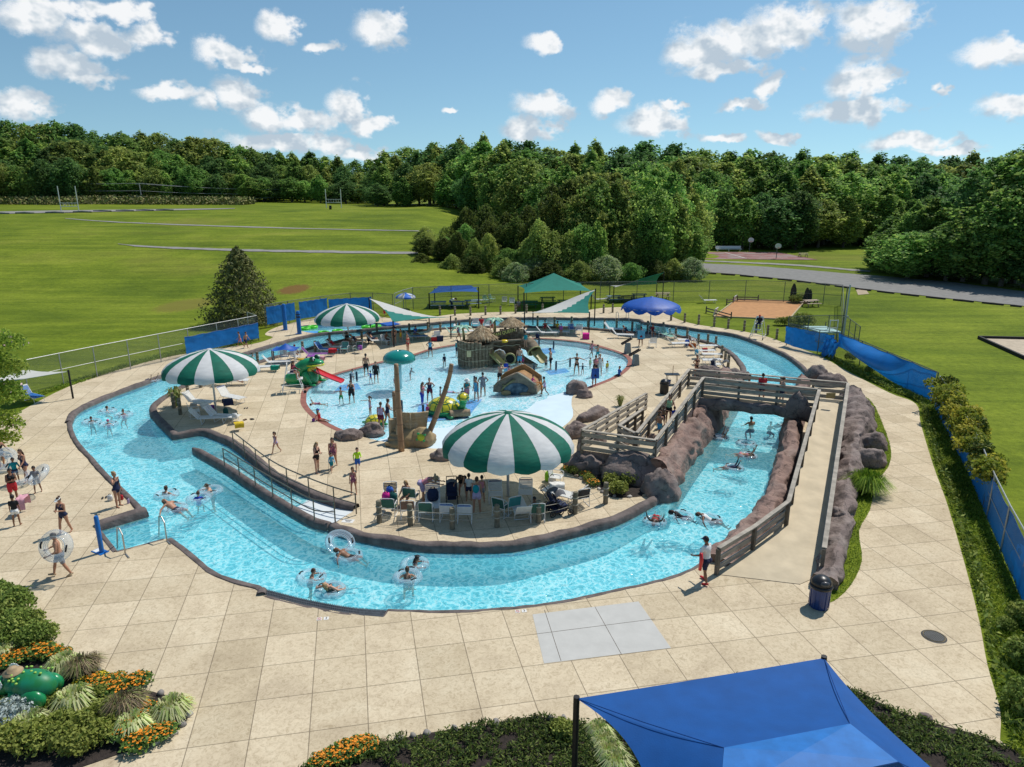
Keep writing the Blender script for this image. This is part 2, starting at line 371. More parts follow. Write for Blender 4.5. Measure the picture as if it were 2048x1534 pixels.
cx = nd(nt, 'ShaderNodeCombineXYZ'); L(CELL[0], cx.inputs[0]); L(CELL[1], cx.inputs[1]); wn = nd(nt, 'ShaderNodeTexWhiteNoise'); L(cx.outputs[0], wn.inputs[0]); tone = ramp(nt, wn.outputs[0], [(0, (.88, .87, .85)), (1, (1.06, 1.06, 1.07))]); mt = nd(nt, 'ShaderNodeMix', data_type='RGBA', blend_type='MULTIPLY'); mt.inputs[0].default_value = 1; L(mx3.outputs[2], mt.inputs[6]); L(tone, mt.inputs[7])
mx2 = nd(nt, 'ShaderNodeMix', data_type='RGBA'); L(ms.outputs[0], mx2.inputs[0]); L(mt.outputs[2], mx2.inputs[6]); mx2.inputs[7].default_value = (.10, .075, .05, 1)
L(mx2.outputs[2], b.inputs['Base Color'])
bp = nd(nt, 'ShaderNodeBump'); bp.inputs['Strength'].default_value = .3; bp.inputs['Distance'].default_value = .01; L(n2.outputs['Fac'], bp.inputs['Height']); L(bp.outputs[0], b.inputs['Normal'])
L(b.outputs[0], out.inputs[0]); CONC = m
mb = MB(); mb.poly(deck_edge, -.12, 0, holes=[outer[::-1], LAG[::-1]]); struct('pool_deck', mb, CONC)
mb = MB(); mb.poly(inner, -.12, 0, holes=[wade[::-1]]); struct('island_deck', mb, CONC)
mb = MB(); mb.poly([G(1065,1229), G(1277,1203), G(1342,1296), G(1088,1327)], .001, .005); struct('patched_paving', mb, mat('new concrete', (.47, .46, .43), .8, .06, 2, .1))
mb = MB()
for a, c in [((1089,1220),(1122,1322)), ((1190,1214),(1243,1309)), ((1074,1268),(1310,1238))]: mb.beam(G(*a) + Vector((0, 0, .006)), G(*c) + Vector((0, 0, .006)), .018, .003)
struct('patched_paving_joints', mb, mat('joint', (.14, .12, .1), .9))
PLAST = mat('pool plaster', (.50, .80, .86), .7, .05, 1.5)
PWHT = mat('wading plaster', (.58, .70, .76), .7, .04, 1.)
m, nt, out = newmat('waterline tiles'); L = nt.links.new
b = nd(nt, 'ShaderNodeBsdfPrincipled'); b.inputs['Roughness'].default_value = .25; tc = nd(nt, 'ShaderNodeTexCoord')
vz = nd(nt, 'ShaderNodeTexVoronoi'); vz.inputs['Scale'].default_value = 16; L(tc.outputs['Object'], vz.inputs['Vector'])
hs = ramp(nt, vz.outputs['Color'], [(.2, (.02, .16, .36)), (.8, (.05, .30, .5))]); L(hs, b.inputs['Base Color']); L(b.outputs[0], out.inputs[0]); TILE = m
def walls(path, ztop, zbot, flip=False):
 mb = MB(); n = len(path); vs = []
 zz = [ztop, -.38, zbot] if zbot < -.5 else [ztop, zbot]
 for z in zz: vs += [(p.x, p.y, z) for p in path]
 for k in range(len(zz) - 1):
  for i in range(n):
   q = (k * n + i, k * n + (i + 1) % n, (k + 1) * n + (i + 1) % n, (k + 1) * n + i)
   mb.add([], [], 0); mb.f.append(q if not flip else q[::-1]); mb.m.append(0 if k == 0 and zbot < -.5 else 1)
 mb.v = vs; return mb
struct('river_outer_wall', walls(outer, -.02, -1.3), [TILE, PLAST])
struct('river_inner_wall', walls(inner, -.02, -1.3, True), [TILE, PLAST])
mb = MB(); mb.poly(offs(outer, 0), -1.25, None, holes=[inner[::-1]]); struct('river_floor', mb, PLAST)
struct('lagoon_wall', walls(LAG, -.02, -.6), [TILE, PLAST]); mb = MB(); mb.poly(LAG, -.55, None); struct('lagoon_floor', mb, PLAST)
A0 = G(700, 893); A1 = G(1172, 772)
def wz(x, y):
 vx, vy = A1.x - A0.x, A1.y - A0.y; l = hypot(vx, vy); d = (-(x - A0.x) * vy + (y - A0.y) * vx) / l
 return max(-.45, min(-.003, -.09 - .045 * d))
def wade_floor():
 pts = [Vector((p.x, p.y)) for p in wade]; n = len(pts); ed = [(i, (i + 1) % n) for i in range(n)]
 for x in np.arange(-24, 16, 1.):
  for y in np.arange(30, 64, 1.):
   if inpoly(x, y, pts) and dpoly(x, y, pts) > .35: pts.append(Vector((x, y)))
 r = delaunay_2d_cdt(pts, ed, [], 1, 1e-4); mb = MB(); mb.add([(p.x, p.y, wz(p.x, p.y)) for p in r[0]], [tuple(f) for f in r[2]]); return mb
struct('wading_floor', wade_floor(), PWHT, smooth=True)
mb = MB(); n = len(wade); mb.add([(p.x, p.y, -.002) for p in wade] + [(p.x, p.y, wz(p.x, p.y) - .02) for p in wade], [(i, (i + 1) % n, n + (i + 1) % n, n + i) for i in range(n)]); struct('wading_wall', mb, PWHT)
def water(name, tint, caustics, amp, scale=1., lo=.62, murk=.0, mc=(.2, .7, .8)):
 m, nt, out = newmat(name); L = nt.links.new
 geo = nd(nt, 'ShaderNodeNewGeometry')
 w = nd(nt, 'ShaderNodeTexNoise'); w.inputs['Scale'].default_value = 1.1 * scale; w.inputs['Detail'].default_value = 3; L(geo.outputs['Position'], w.inputs['Vector'])
 wm = nd(nt, 'ShaderNodeVectorMath', operation='MULTIPLY_ADD'); wm.inputs[1].default_value = (.85, .85, 0); L(w.outputs['Color'], wm.inputs[0]); L(geo.outputs['Position'], wm.inputs[2])
 fl = nd(nt, 'ShaderNodeMapping'); fl.inputs['Scale'].default_value = (1, 1, 0); L(wm.outputs[0], fl.inputs[0])
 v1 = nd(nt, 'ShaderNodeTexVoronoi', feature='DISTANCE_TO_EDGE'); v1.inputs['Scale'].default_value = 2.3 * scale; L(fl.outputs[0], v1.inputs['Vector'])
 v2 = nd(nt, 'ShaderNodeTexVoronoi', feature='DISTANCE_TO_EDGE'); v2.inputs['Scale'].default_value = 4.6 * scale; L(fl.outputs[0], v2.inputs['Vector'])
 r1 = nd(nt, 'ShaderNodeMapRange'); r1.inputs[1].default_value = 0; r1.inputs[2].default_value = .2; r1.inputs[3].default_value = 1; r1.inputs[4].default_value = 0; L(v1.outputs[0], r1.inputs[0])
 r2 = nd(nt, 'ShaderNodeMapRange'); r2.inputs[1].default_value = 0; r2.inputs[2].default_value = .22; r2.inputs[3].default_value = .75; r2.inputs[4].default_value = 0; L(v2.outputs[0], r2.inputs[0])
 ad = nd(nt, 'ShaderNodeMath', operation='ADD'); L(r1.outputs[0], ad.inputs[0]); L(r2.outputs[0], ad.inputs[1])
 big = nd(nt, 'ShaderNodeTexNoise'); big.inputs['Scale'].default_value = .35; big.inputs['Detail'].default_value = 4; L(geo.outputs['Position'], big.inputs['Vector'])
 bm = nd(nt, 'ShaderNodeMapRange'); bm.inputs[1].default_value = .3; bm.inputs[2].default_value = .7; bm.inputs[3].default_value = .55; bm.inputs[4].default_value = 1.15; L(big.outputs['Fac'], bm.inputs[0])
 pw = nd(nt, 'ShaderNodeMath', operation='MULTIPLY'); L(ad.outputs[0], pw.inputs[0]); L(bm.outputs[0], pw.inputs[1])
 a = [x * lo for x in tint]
 c = ramp(nt, pw.outputs[0], [(.1, a), (.55, tint), (1., caustics)])  # bright veins are caustic light coloured into the see-through tint
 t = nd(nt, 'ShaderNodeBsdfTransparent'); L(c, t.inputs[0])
 sc_ = nd(nt, 'ShaderNodeBsdfDiffuse'); mm_ = nd(nt, 'ShaderNodeMix', data_type='RGBA', blend_type='MULTIPLY'); mm_.inputs[0].default_value = 1; L(ramp(nt, pw.outputs[0], [(.05, (.8, .9, .92)), (.5, (1, 1, 1)), (.95, (2.2, 1.3, 1.15))]), mm_.inputs[6]); mm_.inputs[7].default_value = rgba(mc); L(mm_.outputs[2], sc_.inputs[0]); tm = nd(nt, 'ShaderNodeMixShader', i0=murk); L(t.outputs[0], tm.inputs[1]); L(sc_.outputs[0], tm.inputs[2]); t = tm  # same caustic light pattern multiplied into the diffuse colour
 g = nd(nt, 'ShaderNodeBsdfGlossy'); g.inputs['Roughness'].default_value = .06; g.inputs[0].default_value = (1, 1, 1, 1)
 nb = nd(nt, 'ShaderNodeTexNoise'); nb.inputs['Scale'].default_value = 2.4 * scale; nb.inputs['Detail'].default_value = 4; nb.inputs['Distortion'].default_value = .8; L(geo.outputs['Position'], nb.inputs['Vector'])
 bp = nd(nt, 'ShaderNodeBump'); bp.inputs['Strength'].default_value = amp; bp.inputs['Distance'].default_value = .12; L(nb.outputs['Fac'], bp.inputs['Height']); L(bp.outputs[0], g.inputs['Normal'])
 fr = nd(nt, 'ShaderNodeFresnel'); fr.inputs[0].default_value = 1.33; L(bp.outputs[0], fr.inputs['Normal'])
 mx = nd(nt, 'ShaderNodeMixShader'); L(fr.outputs[0], mx.inputs[0]); L(t.outputs[0], mx.inputs[1]); L(g.outputs[0], mx.inputs[2]); L(mx.outputs[0], out.inputs[0])
 return m
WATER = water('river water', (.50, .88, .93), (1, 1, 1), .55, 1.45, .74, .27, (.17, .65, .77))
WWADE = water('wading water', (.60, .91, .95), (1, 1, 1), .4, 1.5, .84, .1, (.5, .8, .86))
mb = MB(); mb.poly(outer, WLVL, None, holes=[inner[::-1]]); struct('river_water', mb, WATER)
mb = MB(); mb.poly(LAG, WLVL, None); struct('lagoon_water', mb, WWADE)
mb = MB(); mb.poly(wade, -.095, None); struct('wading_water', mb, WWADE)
SUN_AZ = radians(43.); SUN_EL = radians(57.5)     # direction on the ground plane, from +x towards +y
w = bpy.data.worlds.new('World'); SC.world = w; w.cycles.sampling_method = 'MANUAL'; w.cycles.sample_map_resolution = 512; w.use_nodes = True; nt = w.node_tree; nt.nodes.clear(); L = nt.links.new
out = nd(nt, 'ShaderNodeOutputWorld'); bg = nd(nt, 'ShaderNodeBackground'); sky = nd(nt, 'ShaderNodeTexSky', sky_type='NISHITA')
sky.sun_disc = False; sky.sun_elevation = SUN_EL; sky.sun_rotation = pi / 2 - SUN_AZ; sky.altitude = 0; sky.air_density = 1.0; sky.dust_density = .15; sky.ozone_density = 2.5
tcs = nd(nt, 'ShaderNodeTexCoord'); mps = nd(nt, 'ShaderNodeMapping'); mps.inputs['Location'].default_value = (0, 0, .09); L(tcs.outputs['Generated'], mps.inputs[0]); nrm = nd(nt, 'ShaderNodeVectorMath', operation='NORMALIZE'); L(mps.outputs[0], nrm.inputs[0]); L(nrm.outputs[0], sky.inputs[0])
tin = nd(nt, 'ShaderNodeMix', data_type='RGBA', blend_type='MULTIPLY'); tin.inputs[0].default_value = 1; tin.inputs[7].default_value = (.92, 1.08, 1.0, 1); L(sky.outputs[0], tin.inputs[6]); L(tin.outputs[2], bg.inputs[0]); bg.inputs[1].default_value = .110
bc = nd(nt, 'ShaderNodeBackground'); bc.inputs[1].default_value = 1.
tc = nd(nt, 'ShaderNodeTexCoord'); sx = nd(nt, 'ShaderNodeSeparateXYZ'); L(tc.outputs['Generated'], sx.inputs[0])
az = nd(nt, 'ShaderNodeMath', operation='ARCTAN2'); L(sx.outputs[0], az.inputs[0]); L(sx.outputs[1], az.inputs[1])
el = nd(nt, 'ShaderNodeMath', operation='ARCSINE'); L(sx.outputs[2], el.inputs[0])
cb = nd(nt, 'ShaderNodeCombineXYZ'); L(az.outputs[0], cb.inputs[0]); L(el.outputs[0], cb.inputs[1])
CL = [(80,28,85,38),(185,72,85,36),(290,68,52,30),(235,18,60,22),(140,132,80,34),(175,160,60,16),(38,208,50,34),(440,104,56,30),(490,130,56,11),(558,48,44,28),(650,85,32,14),(755,58,62,42),(1085,92,38,22),(335,183,70,18),(415,208,40,24),(468,190,48,36),(545,232,60,30),(615,240,62,26),(698,215,42,38),(742,245,58,18),(560,282,120,20),(665,288,55,18),(722,305,42,18),(1090,208,66,28),(1217,202,42,25),(1310,250,66,34),(1054,258,52,28),(1480,85,135,46),(1565,58,86,50),(1395,112,66,28),(1445,140,85,18),(1540,168,26,26),(1750,48,96,55),(1700,85,46,26),(1722,165,56,52),(1705,218,110,24),(1490,202,62,11),(1990,98,74,28),(2035,212,84,28),(1815,282,112,20),(1882,165,14,14),(1560,272,42,11),(1440,276,52,10),(1900,300,80,10),(1345,215,24,10),(900,216,18,8),(150,20,60,24),(-250,120,160,60),(2350,120,180,60),(2250,260,160,26),(-200,220,120,26)]
def dirang(px, py):
 v = Vector(ray(px, py)).normalized(); return atan2(v.x, v.y), math.asin(v.z)
ns = nd(nt, 'ShaderNodeTexNoise'); ns.inputs['Scale'].default_value = 17; ns.inputs['Detail'].default_value = 4; ns.inputs['Roughness'].default_value = .6
st = nd(nt, 'ShaderNodeMapping'); st.inputs['Scale'].default_value = (1, 1.25, 1); L(cb.outputs[0], st.inputs[0]); L(st.outputs[0], ns.inputs['Vector'])
wv = nd(nt, 'ShaderNodeVectorMath', operation='MULTIPLY_ADD'); wv.inputs[1].default_value = (.085, .05, 0); L(ns.outputs['Color'], wv.inputs[0])
sb = nd(nt, 'ShaderNodeVectorMath', operation='SUBTRACT'); sb.inputs[1].default_value = (.0425, .025, 0); L(cb.outputs[0], sb.inputs[0]); L(sb.outputs[0], wv.inputs[2])
sh_ = nd(nt, 'ShaderNodeVectorMath', operation='ADD'); sh_.inputs[1].default_value = (.014, .03, 0); L(wv.outputs[0], sh_.inputs[0]); prev = None; low = None
for (px, py, rx, ry) in CL:
 a, e = dirang(px, py); a2, _ = dirang(px + rx, py); _, e2 = dirang(px, py - ry); ra = abs(a2 - a) * 1.12; re = abs(e2 - e) * 1.12
 ma = nd(nt, 'ShaderNodeVectorMath', operation='MULTIPLY_ADD'); ma.inputs[1].default_value = (1 / ra, 1 / re, 0); ma.inputs[2].default_value = (-a / ra, -e / re, 0); L(wv.outputs[0], ma.inputs[0])
 ln = nd(nt, 'ShaderNodeVectorMath', operation='LENGTH'); L(ma.outputs[0], ln.inputs[0])
 if prev is None: prev = ln.outputs['Value']
 else:
  mn = nd(nt, 'ShaderNodeMath', operation='MINIMUM'); L(prev, mn.inputs[0]); L(ln.outputs['Value'], mn.inputs[1]); prev = mn.outputs[0]
 for src in (1,):
  mb_ = nd(nt, 'ShaderNodeVectorMath', operation='MULTIPLY_ADD'); mb_.inputs[1].default_value = (1 / ra, 1 / re, 0); mb_.inputs[2].default_value = (-a / ra, -e / re, 0); L(sh_.outputs[0], mb_.inputs[0]); l2 = nd(nt, 'ShaderNodeVectorMath', operation='LENGTH'); L(mb_.outputs[0], l2.inputs[0])
  if low is None: low = l2.outputs['Value']
  else: mn = nd(nt, 'ShaderNodeMath', operation='MINIMUM'); L(low, mn.inputs[0]); L(l2.outputs['Value'], mn.inputs[1]); low = mn.outputs[0]
n5 = nd(nt, 'ShaderNodeTexNoise'); n5.inputs['Scale'].default_value = 34; n5.inputs['Detail'].default_value = 6; n5.inputs['Roughness'].default_value = .62; L(st.outputs[0], n5.inputs['Vector'])
dn = nd(nt, 'ShaderNodeMath', operation='MULTIPLY_ADD', i1=1.8); L(n5.outputs['Fac'], dn.inputs[0]); L(prev, dn.inputs[2])
cov = nd(nt, 'ShaderNodeMapRange', interpolation_type='SMOOTHSTEP'); cov.inputs[1].default_value = 1.4; cov.inputs[2].default_value = 2.0; cov.inputs[3].default_value = 1; cov.inputs[4].default_value = 0; L(dn.outputs[0], cov.inputs[0])
of = nd(nt, 'ShaderNodeVectorMath', operation='ADD'); of.inputs[1].default_value = (.010, .016, 0); L(st.outputs[0], of.inputs[0])
n6 = nd(nt, 'ShaderNodeTexNoise'); n6.inputs['Scale'].default_value = 34; n6.inputs['Detail'].default_value = 3; n6.inputs['Roughness'].default_value = .55; L(of.outputs[0], n6.inputs['Vector'])
n7 = nd(nt, 'ShaderNodeTexNoise'); n7.inputs['Scale'].default_value = 34; n7.inputs['Detail'].default_value = 3; n7.inputs['Roughness'].default_value = .55; L(st.outputs[0], n7.inputs['Vector'])
df = nd(nt, 'ShaderNodeMath', operation='SUBTRACT'); L(n7.outputs['Fac'], df.inputs[0]); L(n6.outputs['Fac'], df.inputs[1])
k1 = nd(nt, 'ShaderNodeMath', operation='MULTIPLY_ADD', i1=2.0, i2=.40); L(df.outputs[0], k1.inputs[0])
dl = nd(nt, 'ShaderNodeMath', operation='SUBTRACT'); L(low, dl.inputs[0]); L(prev, dl.inputs[1]); k2 = nd(nt, 'ShaderNodeMath', operation='MULTIPLY_ADD', i1=.38); L(dl.outputs[0], k2.inputs[0]); L(k1.outputs[0], k2.inputs[2])
cc = ramp(nt, k2.outputs[0], [(.22, (.50, .59, .68)), (.5, (.70, .76, .81)), (.8, (.95, .96, .97))]); L(cc, bc.inputs[0])
cl = nd(nt, 'ShaderNodeMath', operation='MULTIPLY', i1=.95); L(cov.outputs[0], cl.inputs[0])
mx = nd(nt, 'ShaderNodeMixShader'); L(cl.outputs[0], mx.inputs[0]); L(bg.outputs[0], mx.inputs[1]); L(bc.outputs[0], mx.inputs[2]); L(mx.outputs[0], out.inputs[0])
sl = bpy.data.lights.new('sun', 'SUN'); sl.energy = 4.2; sl.angle = radians(.53); sl.color = (1, .955, .88)
so = bpy.data.objects.new('sun', sl); COL.objects.link(so)
sd = Vector((cos(SUN_EL) * cos(SUN_AZ), cos(SUN_EL) * sin(SUN_AZ), sin(SUN_EL))); so.rotation_euler = sd.to_track_quat('Z', 'Y').to_euler(); so.location = (30, 30, 60)
vs_ = SC.view_settings; vs_.view_transform = 'Standard'; vs_.look = 'None'; vs_.exposure = 0; vs_.gamma = 1; vs_.use_curve_mapping = False
SC.cycles.max_bounces = 8; SC.cycles.transparent_max_bounces = 24; SC.cycles.diffuse_bounces = 3; SC.cycles.glossy_bounces = 3
SC.cycles.sample_clamp_indirect = 4
SC.cycles.use_denoising = True
# ================================================================ roads, paths, court beyond the fence
def strip(name, top, bot, m, dz=.05, n=40, kind='structure'):
 A = resample(sm([p for p in top], 8), max(1, 10)); B = sm(bot, 8)
 def at(pl, t):
  ls = [0.]
  for i in range(len(pl) - 1): ls.append(ls[-1] + (pl[i + 1] - pl[i]).length)
  s = t * ls[-1]
  for i in range(len(pl) - 1):
   if ls[i + 1] >= s:
    k = (s - ls[i]) / max(1e-9, ls[i + 1] - ls[i]); return pl[i] + (pl[i + 1] - pl[i]) * k
  return pl[-1]
 A = sm(top, 8); rows = []
 for i in range(n + 1):
  a = at(A, i / n); c = at(B, i / n); pa = terr(a.x, a.y); pc = terr(c.x, c.y)
  rows.append([(pa + (pc - pa) * j / 4).to_2d().to_tuple() for j in range(5)])
 mb = MB(); vs = [(x, y, HZ(x, y) + dz) for r in rows for x, y in r]
 fs = [(i * 5 + j, i * 5 + j + 1, (i + 1) * 5 + j + 1, (i + 1) * 5 + j) for i in range(n) for j in range(4)]
 mb.add(vs, fs); return tag(mb.build(name, m), kind=kind)
ASPH = mat('asphalt', (.20, .195, .185), .9, .14, 1.2, .2, 40)
PATHM = mat('path asphalt', (.25, .24, .22), .9, .15, 1.2)
strip('road', [(1330,524),(1395,527),(1500,532),(1600,540),(1700,548),(1800,556),(1900,565),(2048,584),(2150,598)], [(1330,540),(1395,544),(1480,550),(1600,562),(1700,575),(1800,587),(1900,598),(2048,613),(2150,626)], ASPH)
strip('footpath', [(1330,519),(1395,521),(1500,525),(1600,530),(1740,542)], [(1330,521),(1395,523),(1500,527.5),(1600,533),(1740,545)], PATHM)
strip('hill_path', [(236,488),(300,493),(480,499),(700,503),(900,506)], [(236,489),(300,496),(480,503),(700,507.5),(900,510.5)], PATHM, .06)
strip('upper_hill_path', [(130,437),(250,444.6),(480,453),(700,459),(860,462)], [(130,438),(250,446.4),(480,455),(700,460.6),(860,463.6)], PATHM, .06)
strip('hill_road', [(-40,424.5),(120,421.5),(260,419.5),(400,417.8),(470,417)], [(-40,429),(120,426),(260,423),(400,420),(470,418)], PATHM, .1)
m, nt, out = newmat('court paint'); L = nt.links.new
b = nd(nt, 'ShaderNodeBsdfPrincipled'); b.inputs['Roughness'].default_value = .85; tc = nd(nt, 'ShaderNodeTexCoord')
n1 = nd(nt, 'ShaderNodeTexNoise'); n1.inputs['Scale'].default_value = .35; n1.inputs['Detail'].default_value = 6; L(tc.outputs['Object'], n1.inputs['Vector'])
L(ramp(nt, n1.outputs['Fac'], [(.35, (.16, .07, .065)), (.5, (.23, .095, .085)), (.62, (.22, .17, .16))]), b.inputs['Base Color']); L(b.outputs[0], out.inputs[0]); COURT = m
mb = MB(); mb.poly([G(1340,504.5), G(1554,504.5), G(1636,520), G(1340,518)], .02, .05); struct('basketball_court', mb, COURT)
mb = MB(); mb.beam(G(1450,505.5) + Vector((0, 0, .056)), G(1492,517) + Vector((0, 0, .056)), .35, .006); mb.beam(G(1430,517.3) + Vector((0, 0, .056)), G(1575,515.5) + Vector((0, 0, .056)), .3, .006); mb.beam(G(1390,511) + Vector((0, 0, .0555)), G(1590,512) + Vector((0, 0, .0555)), .15, .005)
struct('court_lines', mb, mat('court line', (.42, .4, .38), .8, .2, 1))
mb = MB(); mb.poly([G(1712,580), G(1730,577), G(1738,588), G(1716,590)], .0, .03); struct('bare_patch', mb, mat('bare patch', (.38, .3, .2), .9, .2, 2))
# ================================================================ foliage
LEAF = {}
def leafm(n, c, rnd=.24, tr=.55):
 if n not in LEAF: LEAF[n] = mat('leaf ' + n, c, .65, .3, .35, 0, spec=.22, rnd=rnd, trans=tr, detail=3)
 return LEAF[n]
BARK = mat('bark', (.12, .095, .075), .9, .3, 4, .5)
def cards(P, N, S, up=.3, aspect=.62, jit=1.):
 """leaf quads at P with rough normals N and sizes S -> verts, faces"""
 n = len(P); R = np.random.normal(size=(n, 3)) * jit; nn = N + R; nn[:, 2] += up; nn /= np.linalg.norm(nn, axis=1)[:, None] + 1e-9
 t = np.random.normal(size=(n, 3)); t -= nn * (t * nn).sum(1)[:, None]; t /= np.linalg.norm(t, axis=1)[:, None] + 1e-9
 w = np.cross(nn, t); S = S[:, None]
 V = np.stack([P - t * S, P + w * S * aspect + nn * S * .12, P + t * S, P - w * S * aspect + nn * S * .12], 1).reshape(-1, 3)
 return V, np.arange(4 * n).reshape(n, 4)
def leafmesh(name, V, Fc, mats, mi=None):
 me = bpy.data.meshes.new(name); me.vertices.add(len(V)); me.vertices.foreach_set('co', V.astype(np.float32).ravel())
 me.loops.add(Fc.size); me.loops.foreach_set('vertex_index', Fc.astype(np.int32).ravel()); me.polygons.add(len(Fc))
 me.polygons.foreach_set('loop_start', np.arange(0, Fc.size, 4, dtype=np.int32))
 for m_ in mats: me.materials.append(m_)
 if mi is not None: me.polygons.foreach_set('material_index', mi.astype(np.int32))
 me.update(calc_edges=True); return me
def crown(name, blobs, n, size, mats, wts=(.5, .3, .2), fill=.3, up=.55, jit=1.5):
 B = np.array(blobs, float); w = (B[:, 3] * B[:, 4]) ; w /= w.sum(); idx = np.random.choice(len(B), n, p=w)
 d = np.random.normal(size=(n, 3)); d /= np.linalg.norm(d, axis=1)[:, None]; d[:, 2] = np.where(d[:, 2] < -.35, -d[:, 2] * .8, d[:, 2])
 rr = np.where(np.random.rand(n) < fill, np.random.rand(n) ** .5, 1 + np.random.normal(size=n) * .07)
 lump = np.array([1 + .38 * mnoise.noise(Vector((d[i, 0] * 2.8 + idx[i] * 3.1, d[i, 1] * 2.8, d[i, 2] * 2.8))) for i in range(n)])
 P = B[idx, :3] + d * (rr * lump)[:, None] * np.stack([B[idx, 3], B[idx, 3], B[idx, 4]], 1)
 V, Fc = cards(P, d * 1.0, size * np.random.uniform(.6, 1.35, n), up, jit=jit)
 bt = np.random.choice(len(mats), len(B), p=np.array(wts[:len(mats)]) / sum(wts[:len(mats)]))
 mi = np.where(np.random.rand(n) < .75, bt[idx], np.random.choice(len(mats), n)); return leafmesh(name, V, Fc, mats, mi)
def decid(h=20., wide=4.5, seed=0, low=.22, cone=0., n=11000, size=.33, mats=()):
 """broadleaf crown: a noise-roughened dome shell plus many small leaf clumps on it"""
 r = np.random.RandomState(seed); PS = []; NS = []
 doms = [(0, 0, 1., 1., .4)] + [(wide * r.uniform(.45, .8) * cos(a), wide * r.uniform(.45, .8) * sin(a), r.uniform(.55, .9), r.uniform(.34, .6), .12) for a in r.rand(5) * 6.28]
 for (ox, oy, hf, wf, fr) in doms:
  m = int(n * fr); sk = Vector(tuple(r.rand(3) * 50)); t = r.rand(m) ** .8; a = r.rand(m) * 2 * pi; prof = np.sin(pi * (.16 + .84 * t) ** (1.05 - .25 * cone)) ** .62 * (1 - cone * t * .75); lo = low if wf == 1 else low + r.uniform(0, .25); z = h * (lo + (hf - lo) * t); R = wide * wf * prof
  k = np.array([1 + .75 * fbm(Vector((cos(x) * 1.5, sin(x) * 1.5, y * .22)) + sk, 3) + .4 * mnoise.noise(Vector((cos(x) * 4, sin(x) * 4, y * .8)) + sk) for x, y in zip(a, z)]); k *= np.where(r.rand(m) < .35, r.rand(m) ** .6, r.normal(1, .07, m))
  PS.append(np.stack([ox + R * k * np.cos(a), oy + R * k * np.sin(a), z + (k - 1) * .09 * h], 1)); NS.append(np.stack([np.cos(a) * prof, np.sin(a) * prof, (t - .35) * 1.6], 1))
 P = np.concatenate(PS); N = np.concatenate(NS); nl = int(len(P) * .45); nc = 120; C = P[r.randint(0, len(P), nc)]; ix = r.randint(0, nc, nl); cr = wide * r.uniform(.06, .19, nc); d = r.normal(size=(nl, 3)); d /= np.linalg.norm(d, axis=1)[:, None]
 P = np.concatenate([P, C[ix] + d * (cr[ix] * r.uniform(.4, 1.1, nl))[:, None] * np.array([1, 1, .7])]); N = np.concatenate([N, d]); q = len(P); V, Fc = cards(P, N, size * r.uniform(.6, 1.35, q), .5, jit=1.2); cm = r.choice(3, nc, p=[.4, .4, .2]); mi = np.concatenate([r.choice(3, q - nl, p=[.55, .2, .25]), np.where(r.rand(nl) < .7, cm[ix], r.choice(3, nl))]); return leafmesh('crown', V, Fc, mats, mi)
def trunkmesh(name, h, r, seed, nb=5):
 q = random.Random(seed); mb = MB(); pts = [(q.uniform(-.1, .1) * i, q.uniform(-.1, .1) * i, h * i / 5) for i in range(6)]
 mb.tube(pts, [r * (1.25 - .19 * i) for i in range(6)], 7)
 for i in range(nb):
  a = q.uniform(0, 2 * pi); z = h * q.uniform(.3, .8); l = h * q.uniform(.2, .3)
  mb.tube([(0, 0, z), (l * .5 * cos(a), l * .5 * sin(a), z + l * .4), (l * cos(a), l * sin(a), z + l * .95)], [r * .45, r * .3, r * .12], 5)
 me = bpy.data.meshes.new(name); me.from_pydata(mb.v, [], mb.f); me.materials.append(BARK); me.update(); return me
MA = [leafm('oak', (0.208, 0.350, 0.074)), leafm('oak light', (0.339, 0.484, 0.115)), leafm('oak dark', (0.128, 0.241, 0.065))]
MBs = [leafm('tulip', (0.251, 0.411, 0.087)), leafm('tulip light', (0.408, 0.516, 0.124)), leafm('oak dark', (0.128, 0.241, 0.065))]
MC = [leafm('olive', (0.308, 0.381, 0.087)), leafm('olive light', (0.451, 0.516, 0.131)), leafm('olive dark', (0.169, 0.232, 0.065))]
MD = [leafm('deep', (0.135, 0.249, 0.072)), leafm('deep light', (0.225, 0.367, 0.094)), leafm('deep dark', (0.089, 0.169, 0.056))]
ME = [leafm('silver', (0.372, 0.439, 0.205)), leafm('silver light', (0.387, 0.439, 0.298)), leafm('silver dark', (0.202, 0.324, 0.098))]
PROTO = []
for i, (ms, word, wd, cone, low) in enumerate([(MA, 'mid green round', 4.6, 0, .16), (MBs, 'bright green tall', 3.9, .2, .12), (MC, 'olive green broad', 5.0, 0, .2), (MD, 'deep green dense', 4.3, .1, .1), (MA, 'mid green narrow', 3.5, .3, .1), (MBs, 'bright green billowing', 4.8, 0, .14), (MC, 'olive green pointed', 3.8, .35, .12), (MD, 'deep green broad', 5.0, 0, .14)]):
 PROTO.append((word, decid(20, wd, i + 3, low, cone, 13000, .31, ms), trunkmesh('trunk', 13, .32, i)))
MY = [leafm('young', (0.129, 0.168, 0.034)), leafm('young light', (0.189, 0.224, 0.052)), leafm('young dark', (0.060, 0.086, 0.022))]
SMALL = []
for i, (ms, word, wd) in enumerate([(MY, 'bright green young', 3.4), (MC, 'olive green bushy', 3.3), (MY, 'yellow green leafy', 3.0), (MA, 'mid green bushy', 3.3), (ME, 'silver green', 3.6)]):
 SMALL.append((word, decid(10, wd, i + 40, .03, .15, 11000, .17, ms), trunkmesh('trunk', 6, .16, i + 20)))
